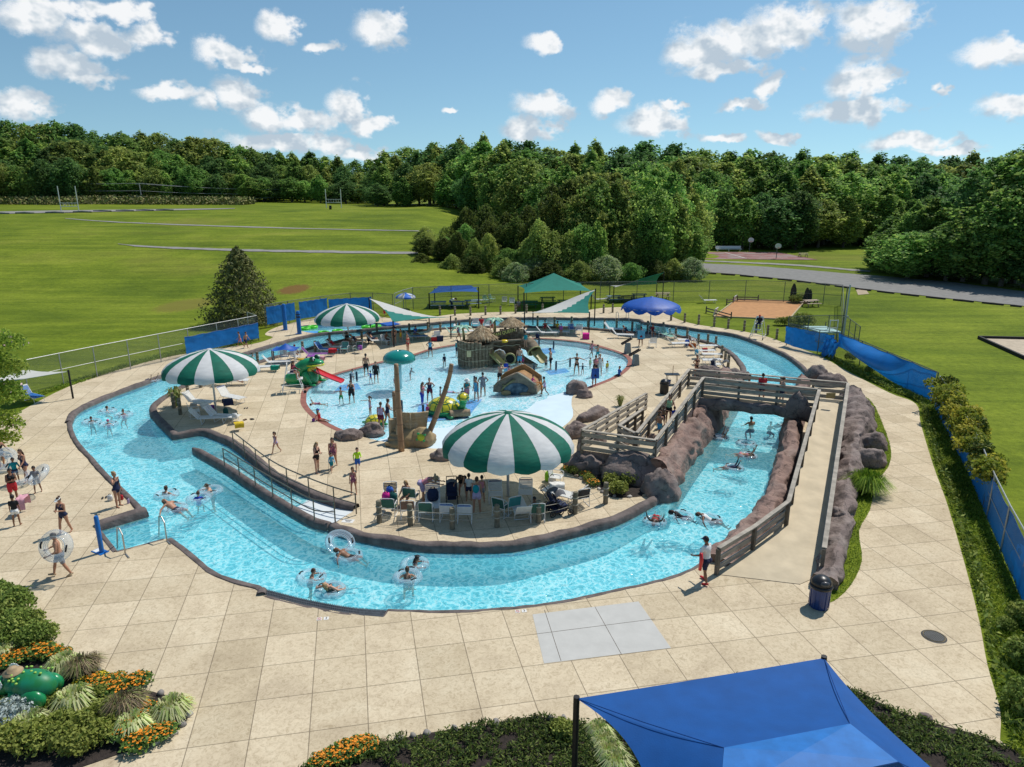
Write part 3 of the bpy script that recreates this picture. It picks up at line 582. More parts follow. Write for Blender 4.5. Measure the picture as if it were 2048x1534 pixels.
def put_tree(pr, p, h, w, label, group, name='forest_tree', ref=20., cat='tree'):
 t = thing(name, label, cat, p, random.uniform(0, 6.28), group)
 t.scale = (w, w, h / ref)
 for nm, me in (('crown', pr[1]), ('trunk', pr[2])):
  o = bpy.data.objects.new(nm, me); COL.objects.link(o); o.parent = t
 return t
def interp(pl, x):
 if x <= pl[0][0]: return pl[0][1]
 for i in range(len(pl) - 1):
  if x <= pl[i + 1][0]: return pl[i][1] + (pl[i + 1][1] - pl[i][1]) * (x - pl[i][0]) / (pl[i + 1][0] - pl[i][0])
 return pl[-1][1]
def wood(sil, base, Ys, x0, x1, rows, where, group):
 R = random.Random(len(where))
 for (rn, dY, frac, dx, jit) in rows:
  x = x0 + dx * R.random() * .5; i = 0
  while x < x1:
   pr = R.choice(PROTO); yb = interp(base, x); ys = interp(sil, x); Y = interp(Ys, x) + dY + R.uniform(-3, 3)
   yt = yb - (yb - ys) * (frac + R.uniform(-jit, jit * .5)); top = D(x, yt, Y); g = HZ(top.x, Y); h = max(7, top.z - g)
   wd = R.uniform(1.1, 1.65) * min(1.2, max(.65, h / 19))
   put_tree(pr, (top.x, Y, g - .2), h, wd, f'{pr[0]} tree, {nth(i)} from left, {rn} row {where}', group)
   i += 1; x += dx * R.uniform(.75, 1.25)
SIL1 = [(-80,232),(0,237),(60,250),(130,243),(180,262),(250,270),(300,265),(350,275),(420,278),(480,290),(540,302),(600,305),(650,310),(700,318),(760,322)]
wood(SIL1, [(-80,408),(760,412)], [(-80,255),(300,268),(760,285)], -60, 765, [('front', 0, .55, 26, .1), ('middle', 14, .8, 29, .08), ('back', 30, 1.0, 31, .04)], 'beyond the goalposts', 'trees of the wood beyond the hill')
SIL2 = [(735,330),(770,302),(800,297),(850,285),(900,278),(960,275),(1010,280),(1060,278),(1100,290),(1150,292),(1200,284),(1240,290),(1300,288),(1350,292),(1400,305),(1440,302),(1500,300),(1600,302),(1650,305),(1700,308),(1750,305),(1800,312),(1850,308),(1900,312),(1950,305),(2000,312),(2048,295),(2150,290)]
wood(SIL2, [(735,420),(900,424),(960,450),(1300,490),(1560,499),(1760,500),(2150,500)], [(735,236),(900,228),(960,200),(1000,184),(1300,170),(1560,160),(1760,168),(2150,165)], 745, 2130, [('front', 0, .6, 44, .12), ('second', 10, .78, 47, .08), ('third', 22, .92, 48, .05), ('back', 36, 1.0, 50, .04)], 'behind the court', 'trees of the wood behind the court')
SIL3 = [(1745,490),(1780,440),(1820,405),(1880,398),(1950,402),(1985,385),(2010,320),(2048,296),(2150,280)]
wood(SIL3, [(1745,543),(1800,556),(1900,566),(2048,580),(2150,592)], [(1745,116),(1850,108),(1950,103),(2048,98),(2150,92)], 1765, 2130, [('front', 1, .72, 44, .15), ('back', 8, 1.0, 52, .05)], 'of the roadside thicket', 'trees of the roadside thicket')
SIL4 = [(835,500),(858,440),(880,445),(905,480),(925,425),(960,430),(975,412),(1000,440),(1050,430),(1095,395),(1150,372),(1205,352),(1240,372),(1265,400),(1290,375),(1330,345),(1365,352),(1400,385),(1418,430)]
B4 = [(835,540),(900,550),(1000,560),(1100,565),(1200,562),(1300,560),(1400,553)]
R = random.Random(5)
def clump():
 i = 0
 for (rn, dY, frac, dx, j) in (('front', 0, .76, 33, .3), ('middle', 5, .95, 38, .14), ('back', 11, 1.1, 42, .06)):
  x = 850; i = 0
  while x < 1405:
   big = x > 1150 and frac > .7; pr = R.choice(PROTO[:3] + PROTO[5:7]) if big else R.choice(SMALL[:4])
   yb = interp(B4, x); Y = G(x, yb).y + 3 + dY; ys = interp(SIL4, x); yt = yb - (yb - ys) * (frac + R.uniform(-j, j * .4)); top = D(x, yt, Y); g = HZ(top.x, Y); h = max(3, top.z - g)
   put_tree(pr, (top.x, Y, g - .1), h, R.uniform(.75, .95) * (min(1, h / 17) if big else min(1.15, max(.6, h / 10))), f'{pr[0]} tree, {nth(i)} from left, {rn} row of the lawn thicket', 'trees of the thicket behind the shades', 'thicket_tree', 20. if big else 10.)
   i += 1; x += dx * R.uniform(.75, 1.2)
clump()
for i, (x, y, h, w) in enumerate([(845,546,3.2,.5),(1010,562,3.4,.55),(1032,566,3.0,.5),(1075,560,4.2,.7),(1095,566,3.2,.6),(1160,566,3.2,.6),(1215,566,4.0,.6),(1260,566,3.0,.5),(1380,560,3.4,.55),(905,552,3.4,.55),(945,556,3.4,.55),(1130,563,2.6,.5),(1310,562,3.2,.5),(1345,560,3.2,.55)]):
 pr = SMALL[4] if i in (2, 3, 6, 8) else SMALL[i % 4]; g = G(x, y)
 put_tree(pr, (g.x, g.y, -.1), h, w, f'{pr[0]} shrub, {nth(i)} of the low bushes skirting the lawn thicket', 'shrubs at the foot of the thicket', 'thicket_shrub', 10., 'shrub')
def cedar():
 n = 15000; base = G(488, 646); h = 7.6
 t = np.random.rand(n) ** 1.35; a = np.random.rand(n) * 2 * pi; z = .35 + t * (h - .35)
 br = np.floor(z * 3.1 + a * .5) ; lobes = .78 + .22 * np.sin(a * 5 + br * 2.3) + .12 * np.sin(a * 9 + br * 4.1)
 prof = np.where(t < .12, .72 + t * 2.3, 1 - (t - .12) / .88) ** .66
 R_ = 4.1 * prof * lobes * np.where(np.random.rand(n) < .35, np.random.rand(n) ** .5, np.random.uniform(.86, 1.06, n))
 P = np.stack([R_ * np.cos(a), R_ * np.sin(a), z - .1 * R_ + np.random.normal(size=n) * .08], 1); N = np.stack([np.cos(a), np.sin(a), np.full(n, .5)], 1)
 V, Fc = cards(P, N, np.random.uniform(.08, .2, n), .4, .4); mi = np.random.choice(3, n, p=[.55, .25, .2])
 th = thing('cedar_tree', 'dark olive cone shaped cedar standing outside the fence corner', 'tree', base)
 o = bpy.data.objects.new('crown', leafmesh('crown', V, Fc, [leafm('cedar', (0.160, 0.167, 0.053), .05, .15), leafm('cedar tip', (0.246, 0.246, 0.074), .05, .15), leafm('cedar dark', (0.086, 0.103, 0.036), .05, .1)], mi)); COL.objects.link(o); o.parent = th
 mb = MB(); mb.tube([(0, 0, -.1), (.05, 0, 3), (0, 0, 6.4)], [.2, .14, .04], 7); mb.build('trunk', BARK, th)
cedar()
def edge_tree():
 b = G(-22, 905); h = hgt(-22, 905, 662); B = []
 r = random.Random(3)
 for (px, py, dy, s) in [(-20,690,.2,1.0),(20,690,-.2,.75),(-5,740,.4,1.1),(28,740,0,.62),(5,790,-.3,.95),(30,795,.2,.5),(0,850,-.4,.95),(30,850,-.2,.42),(-30,800,0,1.2),(-40,740,.3,1.2),(-30,880,0,.9),(15,880,-.3,.6)]:
  p = D(px, py, b.y + dy) - b; B.append((p.x, p.y, p.z, s * .95, s * .8))
 th = thing('flowering_tree', 'bright green leafy tree with a few pale pink blossoms at the deck edge', 'tree', b)
 o = bpy.data.objects.new('crown', crown('crown', B, 9000, .085, [leafm('myrtle', (0.253, 0.355, 0.053), .05), leafm('myrtle light', (0.417, 0.489, 0.083), .05), leafm('myrtle dark', (0.134, 0.203, 0.038), .05)], fill=.3)); COL.objects.link(o); o.parent = th
 o = bpy.data.objects.new('blossom', crown('blossom', B[:2] + B[4:8], 160, .07, [mat('blossom', (.75, .5, .5), .7)], fill=.0)); COL.objects.link(o); o.parent = th
 mb = MB()
 for k in range(4): a = k * 1.6; mb.tube([(.1 * cos(a), .1 * sin(a), 0), (.35 * cos(a), .35 * sin(a), h * .35), (.9 * cos(a), .9 * sin(a), h * .75)], [.06, .045, .02], 6)
 mb.build('trunk', BARK, th)
edge_tree()
def scatter(name, area, n, size, mats, zfn=None, hgt_=.5, label=None, aspect=.3, up=1.2, keep=None, kind='stuff'):
 xs = [p[0] for p in area]; ys = [p[1] for p in area]; P = []
 while len(P) < n:
  x = random.uniform(min(xs), max(xs)); y = random.uniform(min(ys), max(ys))
  if inpoly(x, y, area) and (keep is None or keep(x, y)): P.append((x, y, (zfn(x, y) if zfn else 0) + random.random() ** 1.5 * hgt_))
 P = np.array(P); V, Fc = cards(P, np.random.normal(size=(n, 3)) * .6, size * np.random.uniform(.5, 1.5, n), up, aspect); me = leafmesh(name, V, Fc, mats, np.random.choice(len(mats), n))
 o = bpy.data.objects.new(name, me); COL.objects.link(o); return tag(o, label, None, None, kind)
WEED = [mat('weed green', (.14, .18, .04), .9), mat('weed dry', (.26, .24, .09), .9), mat('weed rust', (.17, .16, .06), .9)]
P_ = [terr(x, 411) for x in (-60, 100, 250, 400, 480)]; ar = [(p.x, p.y + 4) for p in P_] + [(p.x, p.y + 16) for p in P_[::-1]]
scatter('undergrowth', ar, 7000, .5, WEED, HZ, 2.4, None, .5, .4)
# ================================================================ kerbs
ROCKB = mat('rock kerb', (.125, .10, .092), .85, .35, 2.5, .6, 9)
def rockmat(name, a, c, d):
 m = mat(name, a, .88, .3, 1.3, .9, 7, c2=c); nt = m.node_tree; L = nt.links.new; b = next(x for x in nt.nodes if x.type == 'BSDF_PRINCIPLED'); old = b.inputs['Base Color'].links[0].from_socket
 g = nt.nodes.new('ShaderNodeNewGeometry'); nz = nd(nt, 'ShaderNodeTexNoise'); nz.inputs['Scale'].default_value = 1.6; nz.inputs['Detail'].default_value = 4; L(g.outputs['Position'], nz.inputs['Vector']); vm = nd(nt, 'ShaderNodeVectorMath', operation='MULTIPLY_ADD'); vm.inputs[1].default_value = (1.1, 1.1, 1.1); L(nz.outputs['Color'], vm.inputs[0]); L(g.outputs['Position'], vm.inputs[2])
 v = nd(nt, 'ShaderNodeTexVoronoi', feature='DISTANCE_TO_EDGE'); v.inputs['Scale'].default_value = 1.15; L(vm.outputs[0], v.inputs['Vector']); f = ramp(nt, v.outputs[0], [(0, (.25, .25, .25)), (.035, (1, 1, 1))]); mx = nd(nt, 'ShaderNodeMix', data_type='RGBA', blend_type='MULTIPLY'); mx.inputs[0].default_value = .8; L(old, mx.inputs[6]); L(f, mx.inputs[7])
 n2 = nd(nt, 'ShaderNodeTexNoise'); n2.inputs['Scale'].default_value = .8; n2.inputs['Detail'].default_value = 7; n2.inputs['Roughness'].default_value = .7; L(g.outputs['Position'], n2.inputs['Vector']); f2 = ramp(nt, n2.outputs['Fac'], [(.48, (0, 0, 0)), (.66, (.75, .75, .75))]); m3 = nd(nt, 'ShaderNodeMix', data_type='RGBA'); L(f2, m3.inputs[0]); L(mx.outputs[2], m3.inputs[6]); m3.inputs[7].default_value = rgba(d); L(m3.outputs[2], b.inputs['Base Color']); return m
ROCK = rockmat('shaped rock', (.15, .115, .103), (.235, .178, .16), (.30, .25, .225)); ROCKR = rockmat('reddish rock', (.18, .115, .095), (.30, .195, .16), (.33, .25, .21))
def kerb(mb, path, w, h, closed=False, seed=0., lift=-.03):
 """low rounded kerb; path is the water edge, the kerb lies to its right"""
 P = resample(path, .35, closed); n = len(P); k = 8; vs = []
 inn = offs(P, .05, closed)
 for i in range(n):
  a = inn[i]; t = (P[(i + 1) % n] - P[i - 1]) if (closed or 0 < i < n - 1) else (P[min(i + 1, n - 1)] - P[max(i - 1, 0)])
  nr = Vector((t.y, -t.x, 0)).normalized()
  ww = w * (1 + .18 * mnoise.noise(Vector((a.x * .9, a.y * .9, seed)))); hh = h * (1 + .35 * mnoise.noise(Vector((a.x * 1.3, a.y * 1.3, seed + 5))))
  for j in range(k + 1):
   u = j / k; ang = pi * u; x = (1 - cos(ang)) / 2; z = sin(ang) ** .55
   q = a + nr * (ww * x); nz = .03 * mnoise.noise(Vector((q.x * 4, q.y * 4, u * 3 + seed))) if 0 < j < k else 0
   vs.append((q.x, q.y, (lift - .18 if j == 0 else lift) + hh * z + nz))
 fs = []
 for i in range(n if closed else n - 1):
  for j in range(k): fs.append((i * (k + 1) + j, i * (k + 1) + j + 1, ((i + 1) % n) * (k + 1) + j + 1, ((i + 1) % n) * (k + 1) + j))
 mb.add(vs, fs)
def seg(pts, step=5): return gp(pts, 0, step)
def rightside(path): return sum(path[i].x * path[(i + 1) % len(path)].y - path[(i + 1) % len(path)].x * path[i].y for i in range(len(path))) > 0
mb = MB()
iA = next(i for i, p in enumerate(OUTER) if p[:2] == (1478, 1063)); iB = next(i for i, p in enumerate(OUTER) if p[:2] == (295, 1027)); iC = next(i for i, p in enumerate(OUTER) if p[:2] == (342, 1077))
kerb(mb, seg(OUTER[iA:iB - 6]), .36, .16); kerb(mb, seg(OUTER[iB - 7:iB + 1]), .27, .12); kerb(mb, seg(OUTER[iB:iB + 2]), .5, .26); kerb(mb, seg(OUTER[iB + 1:iB + 3]), .2, .06)
kerb(mb, seg(OUTER[iB + 2:iB + 4]), .14, .045); kerb(mb, seg(OUTER[iC:iC + 6]), .24, .07); kerb(mb, seg([OUTER[-5], OUTER[-4]]), .3, .16); kerb(mb, seg(OUTER[-4:] + [(776,1219,1)]), .2, .03); kerb(mb, seg(OUTER[:8]), .17, .05)
struct('river_kerb', mb, ROCKB, smooth=True)
mb = MB(); ii = list(INNER)
kerb(mb, seg(ii[:9])[::-1], .44, .24); kerb(mb, seg(ii[9:] + ii[:1])[::-1], .44, .22);
struct('island_kerb', mb, ROCKB, smooth=True)
RO = seg([(658,1052),(628,1043),(571,1011),(510,973),(450,933),(386,897)]); RI = seg([(708,1021),(674,1012),(613,988),(546,954),(467,892),(438,872)])
def entry_mesh():
 a = RO; c = RI; n = len(a); mb = MB(); vs = []
 for i in range(n):
  t = i / (n - 1); z = -.005 - .12 * min(1, t / .35) - max(0, t - .35) * 1.05
  vs += [(a[i].x, a[i].y, z), (c[i].x, c[i].y, z)]
 mb.add(vs, [(2 * i, 2 * i + 1, 2 * i + 3, 2 * i + 2) for i in range(n - 1)]); return mb
struct('entry_ramp', entry_mesh(), mat('ramp white', (.62, .66, .67), .8, .06, 2))
def rampwall():
 mb = MB(); P = resample(RO[::-1], .3); n = len(P); vs = []; k = 10
 for i in range(n):
  t = (P[min(i + 1, n - 1)] - P[max(0, i - 1)]); nr = Vector((t.y, -t.x, 0)).normalized(); f = min(1, .35 + i / 4.)
  for j in range(k):
   prof = [(-.17, -.32), (-.2, -.1), (-.19, .06), (-.1, .16), (.0, .18), (.1, .16), (.19, .06), (.2, -.1), (.17, -.32), (0, -.32)][j]
   nz = .025 * mnoise.noise(Vector((P[i].x * 3, P[i].y * 3, j)))
   q = P[i] + nr * prof[0] * f; vs.append((q.x, q.y, prof[1] * (f if prof[1] > 0 else 1) + (nz if j > 0 and j < 9 else 0)))
 fs = [(i * k + j, i * k + (j + 1) % k, (i + 1) * k + (j + 1) % k, (i + 1) * k + j) for i in range(n - 1) for j in range(k)]; fs.append(tuple(range(k))[::-1]); fs.append(tuple(range((n - 1) * k, n * k))); mb.add(vs, fs); return mb
_rw = thing('ramp_wall', 'long dark rock wall between the entry ramp and the lazy river', 'wall', RO[0]); rampwall().build('coping', ROCKB, _rw, smooth=True, world=True)
mb = MB(); _p = resample(RO[::-1], .5); [mb.beam(Vector((a.x, a.y, -.66)), Vector((c.x, c.y, -.66)), .3, .72) for a, c in zip(_p[:-1], _p[1:])]; mb.build('footing', PLAST, _rw, world=True)
0 and tag(None, 'long dark rock wall between the entry ramp and the lazy river', 'wall')
def border():
 mb = MB(); P = wade_red; a = offs(P, -.03); c = offs(P, .34); s = 1
 if inpoly(c[len(c) // 2].x, c[len(c) // 2].y, wade): c = offs(P, -.34); a = offs(P, .03)
 n = len(P); vs = []
 for i in range(n): vs += [(a[i].x, a[i].y, .006), (c[i].x, c[i].y, .006)]
 fs = [(2 * i, 2 * i + 1, 2 * i + 3, 2 * i + 2) for i in range(n - 1)]; mb.add(vs, fs); return mb
struct('pool_border', border(), mat('terracotta border', (.27, .105, .08), .85, .22, 3, .2))
def grate():
 A = seg([(533,1178),(613,1198),(704,1214),(773,1220)]); B = seg([(531,1191),(613,1211.5),(704,1228),(767,1234)]); n = min(len(A), len(B)); mb = MB(); fr = MB()
 for i in range(n - 1):
  for j in range(3):
   t0 = j / 3; p = A[i].lerp(B[i], t0 + .17); q = A[i + 1].lerp(B[i + 1], t0 + .17)
   mb.beam(p + Vector((0, 0, -.012)), q + Vector((0, 0, -.012)), .035, .03)
  for s in range(5):
   u = s / 5; p = A[i].lerp(A[i + 1], u); q = B[i].lerp(B[i + 1], u); mb.beam(p + Vector((0, 0, -.009)), q + Vector((0, 0, -.009)), .03, .03)
  fr.add([A[i] + Vector((0, 0, -.045)), A[i + 1] + Vector((0, 0, -.045)), B[i + 1] + Vector((0, 0, -.045)), B[i] + Vector((0, 0, -.045))], [(0, 1, 2, 3)])
 t = thing('gutter_grate', 'dark metal gutter grating set into the curved front edge of the river', 'grate', A[n // 2])
 mb.build('grating', mat('grate metal', (.09, .10, .11), .5, .2, 5, metal=.5), t, world=True); fr.build('trough', mat('trough tile', (.015, .04, .09), .4), t, world=True)
grate()
# ================================================================ rocks
def vor(q): d = mnoise.voronoi(q)[0]; return min(.45, d[1] - d[0])
def rockball(mb, c, r, seed, rz=0., amp=.28, n=36, m=22, freq=1.0):
 o = len(mb.v); mb.ball((0, 0, 0), 1, n, m); R3 = Matrix.Rotation(rz, 3, 'Z'); s = Vector((seed * 3.7, seed * 1.3, seed))
 for i in range(o, len(mb.v)):
  d = Vector(mb.v[i]); k = 1 + amp * fbm(d * freq + s, 5) + amp * 1.0 * (vor(d * 1.25 + s) - .22) + .14 * amp * mnoise.noise(d * 7 + s); q = Vector((d.x * r[0], d.y * r[1], d.z * r[2])) * k; q = R3 @ q
  q.z = max(q.z, -.3 * r[2]); mb.v[i] = tuple(q + Vector(c))
def rock(px, py, r, seed, label, rz=0., z=0., m=None, cat='rock', name='rock'):
 t = G(px, py, z); mb = MB(); rockball(mb, (0, 0, r[2] * .1), r, seed, rz); o = mb.build(name, m or ROCK, smooth=True); o.location = t; return tag(o, label, cat)
rock(698, 876, (.72, .5, .55), 1, 'dark lumpy rock on the concrete outside the red pool border', .2)
rock(745, 866, (.78, .5, .55), 2, 'dark lumpy rock straddling the red pool border near the stone bow')
rock(884, 917, (.6, .45, .5), 3, 'dark rock peeping out beside the front striped umbrella', .4)
rock(1153, 783, (.75, .6, .75), 4, 'larger brown rock where the red border ends at the white beach')
rock(1169, 794, (.55, .4, .45), 5, 'smaller brown rock lying in front of its larger neighbour at the white beach')
def rockwall(name, label, path, sec, m, step=.17, amp=.22, seed=0):
 """path: ground points; sec(t)-> list of (offset to the right, z)"""
 P = resample(path, step); n = len(P); vs = []; k = None
 for i in range(n):
  t = i / (n - 1); d = (P[min(i + 1, n - 1)] - P[max(i - 1, 0)]); nr = Vector((d.y, -d.x, 0)).normalized(); raw = sec(t); S = []
  for a in range(len(raw) - 1):
   for u in range(7): S.append((raw[a][0] + (raw[a + 1][0] - raw[a][0]) * u / 7, raw[a][1] + (raw[a + 1][1] - raw[a][1]) * u / 7))
  S.append(raw[-1]); k = len(S)
  for j, (o, z) in enumerate(S):
   q = P[i] + nr * o; q.z = z; e = min(1, min(j, k - 1 - j) / 5)
   nn = mnoise.noise_vector(q * .9 + Vector((seed, 0, 0))) * amp + mnoise.noise_vector(q * 2.3 + Vector((seed, 3, 0))) * amp * .5 + mnoise.noise_vector(q * 5) * amp * .16
   cr = (vor(q * .75 + nn * .6 + Vector((seed, 9, 1))) - .2) * 1.5 * amp; vs.append(tuple(q + nn * e * .8 + (nr * (o - raw[len(raw) // 2][0]) + Vector((0, 0, .6))) * cr * e * min(1, max(0, z + .3))))
 fs = [(i * k + j, i * k + j + 1, (i + 1) * k + j + 1, (i + 1) * k + j) for i in range(n - 1) for j in range(k - 1)]
 fs.append(tuple(range(k))); fs.append(tuple(range((n - 1) * k, n * k))[::-1])
 mb = MB(); mb.add(vs, fs); return tag(mb.build(name, m, smooth=True), label, 'rock wall')
ZB = 1.85
LW = gp([(1472,786),(1462,803),(1424,862),(1379,921),(1340,976)], -.15, 8)
rockwall('rock_wall', 'lumpy reddish rock bank along the tunnel water below the left ramp', LW, lambda t: [(-.42, -1.0), (-.32, .3), (-.05, 1.0 - .35 * t), (.4, 1.65 - .55 * t), (.95, 1.6 - .5 * t), (1.35, .9 - .3 * t), (1.4, -.1)], ROCKR, amp=.32, seed=2)
RW = gp([(1590,803),(1582,824),(1573,849),(1563,888),(1557,919),(1545,962),(1524,1010),(1503,1045),(1476,1066),(1445,1095),(1412,1126)], -.15, 5)
rockwall('rock_wall', 'lumpy reddish rock bank along the tunnel water below the long right ramp', RW[::-1], lambda t: [(-.12, -1.0), (-.08, .05), (.05, .22 + 1.1 * t), (.3, .35 + 1.35 * t), (.75, .3 + 1.3 * t), (1.0, -.1)], ROCKR, amp=.26, seed=9)
OW = gp([(1702,812),(1712,850),(1708,900),(1700,950),(1690,1000),(1683,1060),(1672,1120),(1655,1178)], 0, 5)
def osec(t):
 b = .35 * max(0, sin((t * 2.6 + .12) * pi)) if t < .4 else 0; w = 1.3 - .65 * t + b * 2.4
 return [(-w * .5, -.1), (-w * .45, .5 - .2 * t), (-w * .25, 1.25 - .85 * t), (.0, 1.35 - .85 * t), (w * .4, .9 - .5 * t), (w * .75, .4 - .1 * t), (w * .9, -.1)]
rockwall('rock_wall', 'grey brown rock ridge outside the long right ramp, beside the grass strip', OW, osec, ROCK, amp=.3, seed=21)
mb = MB()
for (px, py, r, s, rz) in [(1742,893,(.9,.55,.75),31,.3),(1735,925,(.85,.5,.7),32,-.1),(1728,838,(.7,.45,.9),33,.5),(1676,1040,(.35,.5,.5),34,0)]:
 rock(px, py, r, s, {31: 'long low rock spur jutting onto the grass strip, middle of the ridge', 32: 'nearer of the two long rock spurs jutting onto the grass strip', 33: 'tall rock hump at the top of the grass strip', 34: 'small rock tucked against the lower ridge by the grass'}[s], rz, .15, None, 'rock', 'rock_spur')
for i, (px, py, r, rz, lb) in enumerate([(1178,938,(1.15,.75,.85),.1,'brown boulder nearest the striped umbrella at the foot of the landing'),(1183,915,(.8,.5,1.35),-.3,'squarish upright boulder against the landing rail'),(1262,957,(1.5,.9,1.2),-.25,'broad smooth boulder in the middle of the landing bank'),(1322,985,(.85,.8,1.1),.4,'boulder at the water corner of the landing bank'),(1306,925,(.6,.6,1.3),0,'rough boulder under the corner post of the landing'),(1150,872,(.9,.5,.7),.6,'rounded rock outside the lower switchback ramp near the umbrella'),(1190,835,(1.4,.45,.6),.75,'long low rock along the outside of the lower switchback ramp'),(1330,830,(1.3,.4,.9),.85,'rock wedged between the two switchback ramps')]): rock(px, py, r, 40 + i, lb, rz, 0, ROCK if i not in (4,) else ROCKR, 'boulder', 'boulder')
mb = MB()
for i, (px, py, r) in enumerate([(1415,748,(1.0,.5,.6)),(1445,750,(.7,.4,.5)),(1470,752,(.6,.4,.5)),(1490,756,(.5,.35,.45))]):
 rock(px, py, r, 60 + i, f'{nth(i)} rock from the left in the row behind the left end of the bridge', 0, .1)
mb = MB()
for i, (px, py, r) in enumerate([(1632,757,(.9,.6,.9)),(1660,768,(1.1,.5,.7)),(1695,806,(.6,.5,1.0))]):
 rock(px, py, r, 70 + i, f'{nth(i)} rock from the left on the bank behind the right end of the bridge', 0, .1)
# ================================================================ bridge and ramps
Bfl = G(1404,789,ZB); Bbl = G(1377,771,ZB); Bfr = G(1631,815,ZB); Bbr = G(1690,801,ZB)
bt = thing('footbridge', 'concrete footbridge with a rocky arch spanning the lazy river', 'bridge', (Bfl + Bfr) / 2)
def slab(mb, pts, thick):
 n = len(pts); vs = [tuple(p) for p in pts] + [(p[0], p[1], (p[2] - thick) if thick else -.05) for p in pts]
 fs = [tuple(range(n)), tuple(range(n, 2 * n))[::-1]] + [(i, i + n, (i + 1) % n + n, (i + 1) % n) for i in range(n)]
 c = (pts[1] - pts[0]).cross(pts[2] - pts[0])
 if c.z < 0: fs = [f[::-1] for f in fs]
 mb.add(vs, fs)
CONC2 = mat('ramp concrete', (.55, .46, .32), .85, .12, 1.5, .2, 30)
mb = MB(); slab(mb, [Bfl, Bfr, Bbr, Bbl], .3); mb.build('deck', CONC2, bt, world=True)
def fascia():
 a = G(1452,803,.95) ; mb = MB(); A = Vector((Bfl.x - .3, Bfl.y - .15, 0)); B = Vector((Bfr.x + .1, Bfr.y - .15, 0)); n = 40; vs = []; k = 9
 for i in range(n + 1):
  t = i / n; p = A.lerp(B, t); bot = .95 + .22 * sin(pi * t) - .0; topz = ZB - .02 + (.95 * max(0, 1 - abs(t - .83) / .10) ** .7 if abs(t - .83) < .10 else 0)
  pr = [(-.0, bot), (-.28, bot + .1), (-.34, (bot + topz) / 2), (-.28, topz - .08), (-.1, topz), (.05, topz - .1), (.08, (bot + topz) / 2), (.06, bot + .05), (.03, bot)]
  for j, (o, z) in enumerate(pr):
   q = p + Vector((.08, 1, 0)) * o; q.z = z; q += mnoise.noise_vector(q * 1.6) * .14; vs.append(tuple(q))
 fs = [(i * k + j, i * k + (j + 1) % k, (i + 1) * k + (j + 1) % k, (i + 1) * k + j) for i in range(n) for j in range(k)]; mb.add(vs, fs); return mb
fascia().build('rock_arch', ROCK, bt, smooth=True, world=True)
mb = MB(); off = Vector((0, .12, 0))
for (a, c) in ((Bbl, Bfl), (Bfr, Bbr)):
 mb.add([(a.x, a.y, -1), (c.x, c.y, -1), (c.x, c.y, ZB - .32), (a.x, a.y, ZB - .32)], [(0, 1, 2, 3)])
mb.build('abutment', ROCK, bt, world=True)
def rampslab(name, label, pts, cat='ramp'):
 t = thing(name, label, cat, Vector(pts[0])); mb = MB(); n = len(pts); vs = [tuple(p) for p in pts] + [(p[0], p[1], -.05) for p in pts]
 c = sum((Vector(pts[i]).x * Vector(pts[(i + 1) % n]).y - Vector(pts[(i + 1) % n]).x * Vector(pts[i]).y) for i in range(n))
 top = tuple(range(n)) if c > 0 else tuple(range(n))[::-1]
 mb.add(vs, [top]); mb.build('walkway', CONC2, t, world=True)
 m2 = MB(); m2.add(vs, [(i, i + n, (i + 1) % n + n, (i + 1) % n) for i in range(n)]); m2.build('side_wall', ROCK, t, world=True); return t
R1 = G(1572,1050,.42); R2 = G(1642,1148,.02); R0 = G(1433,1148,.02); R3 = G(1600,1168,.02)
rampslab('ramp', 'long straight concrete ramp climbing to the right end of the bridge', [Bfr, Bbr, R2 + Vector((.05, 0, 0)), R3, R0, R1])
ZL = 1.0
La = G(1272,906,ZL); Lb = G(1309,921,ZL); Lc = G(1164,900,ZL); Ld = G(1237,890,ZL)
rampslab('ramp', 'upper switchback ramp running down from the left end of the bridge', [Bbl, Bfl, Lb, La])
rampslab('ramp', 'lower switchback ramp and landing behind the boulders', [Lc, Lb, La + Vector((0, 0, -.004)), Ld, G(1294,828,.02), G(1291,818,.02), ])
WOOD = mat('weathered timber', (.35, .31, .255), .85, .3, 2.5, .4, 14, stretch=(1, 1, 6))
WOODD = mat('dark timber post', (.135, .115, .09), .85, .3, 3, .4, 14)
def railing(label, pts, h=1.02, sp=1.9, bal=True):
 P = [Vector(p) for p in pts]; t = thing('timber_railing', label, 'railing', P[0])
 for a, c in zip(P[:-1], P[1:]):
  n = max(1, round((c - a).length / sp)); d = (c - a).normalized()
  for i in range(n + (1 if c is P[-1] else 0)):
   q = a.lerp(c, i / n); mb = MB(); mb.box((q.x, q.y, q.z + h / 2 - .1), (.13, .13, h + .16), atan2(d.y, d.x)); mb.build('post', WOODD, t, world=True)
  up = Vector((0, 0, 1)); sd_ = Vector((d.y, -d.x, 0)).normalized() * .085
  for nm, z, w, hh, o in (('handrail', h + .02, .17, .05, 0), ('rail', h - .17, .05, .2, 1), ('rail', h * .5, .05, .2, 1), ('rail', h * .16, .05, .2, 1)):
   mb = MB(); mb.beam(a + up * z + sd_ * o, c + up * z + sd_ * o, w, hh); mb.build(nm, WOOD, t, world=True)
 return t
railing('weathered timber railing along the back of the bridge', [Bbl, Bbr]); railing('weathered timber railing along the front of the bridge above the arch', [Bfl, Bfr])
railing('timber railing on the pool side of the upper switchback ramp', [Bbl + Vector((-.02, -.02, 0)), La]); railing('timber railing of the upper switchback ramp on the river side', [Bfl + Vector((0, -.05, 0)), Lb])
railing('timber railing across the front of the landing behind the boulders', [Lc, Lb + Vector((0, -.05, 0))]); railing('timber railing on the outer side of the lower switchback ramp', [Lc + Vector((0, .05, 0)), G(1291,818,.02)])
railing('short timber railing between the two switchback ramps', [G(1284,853,.35), Ld, La + Vector((-.1, 0, 0))])
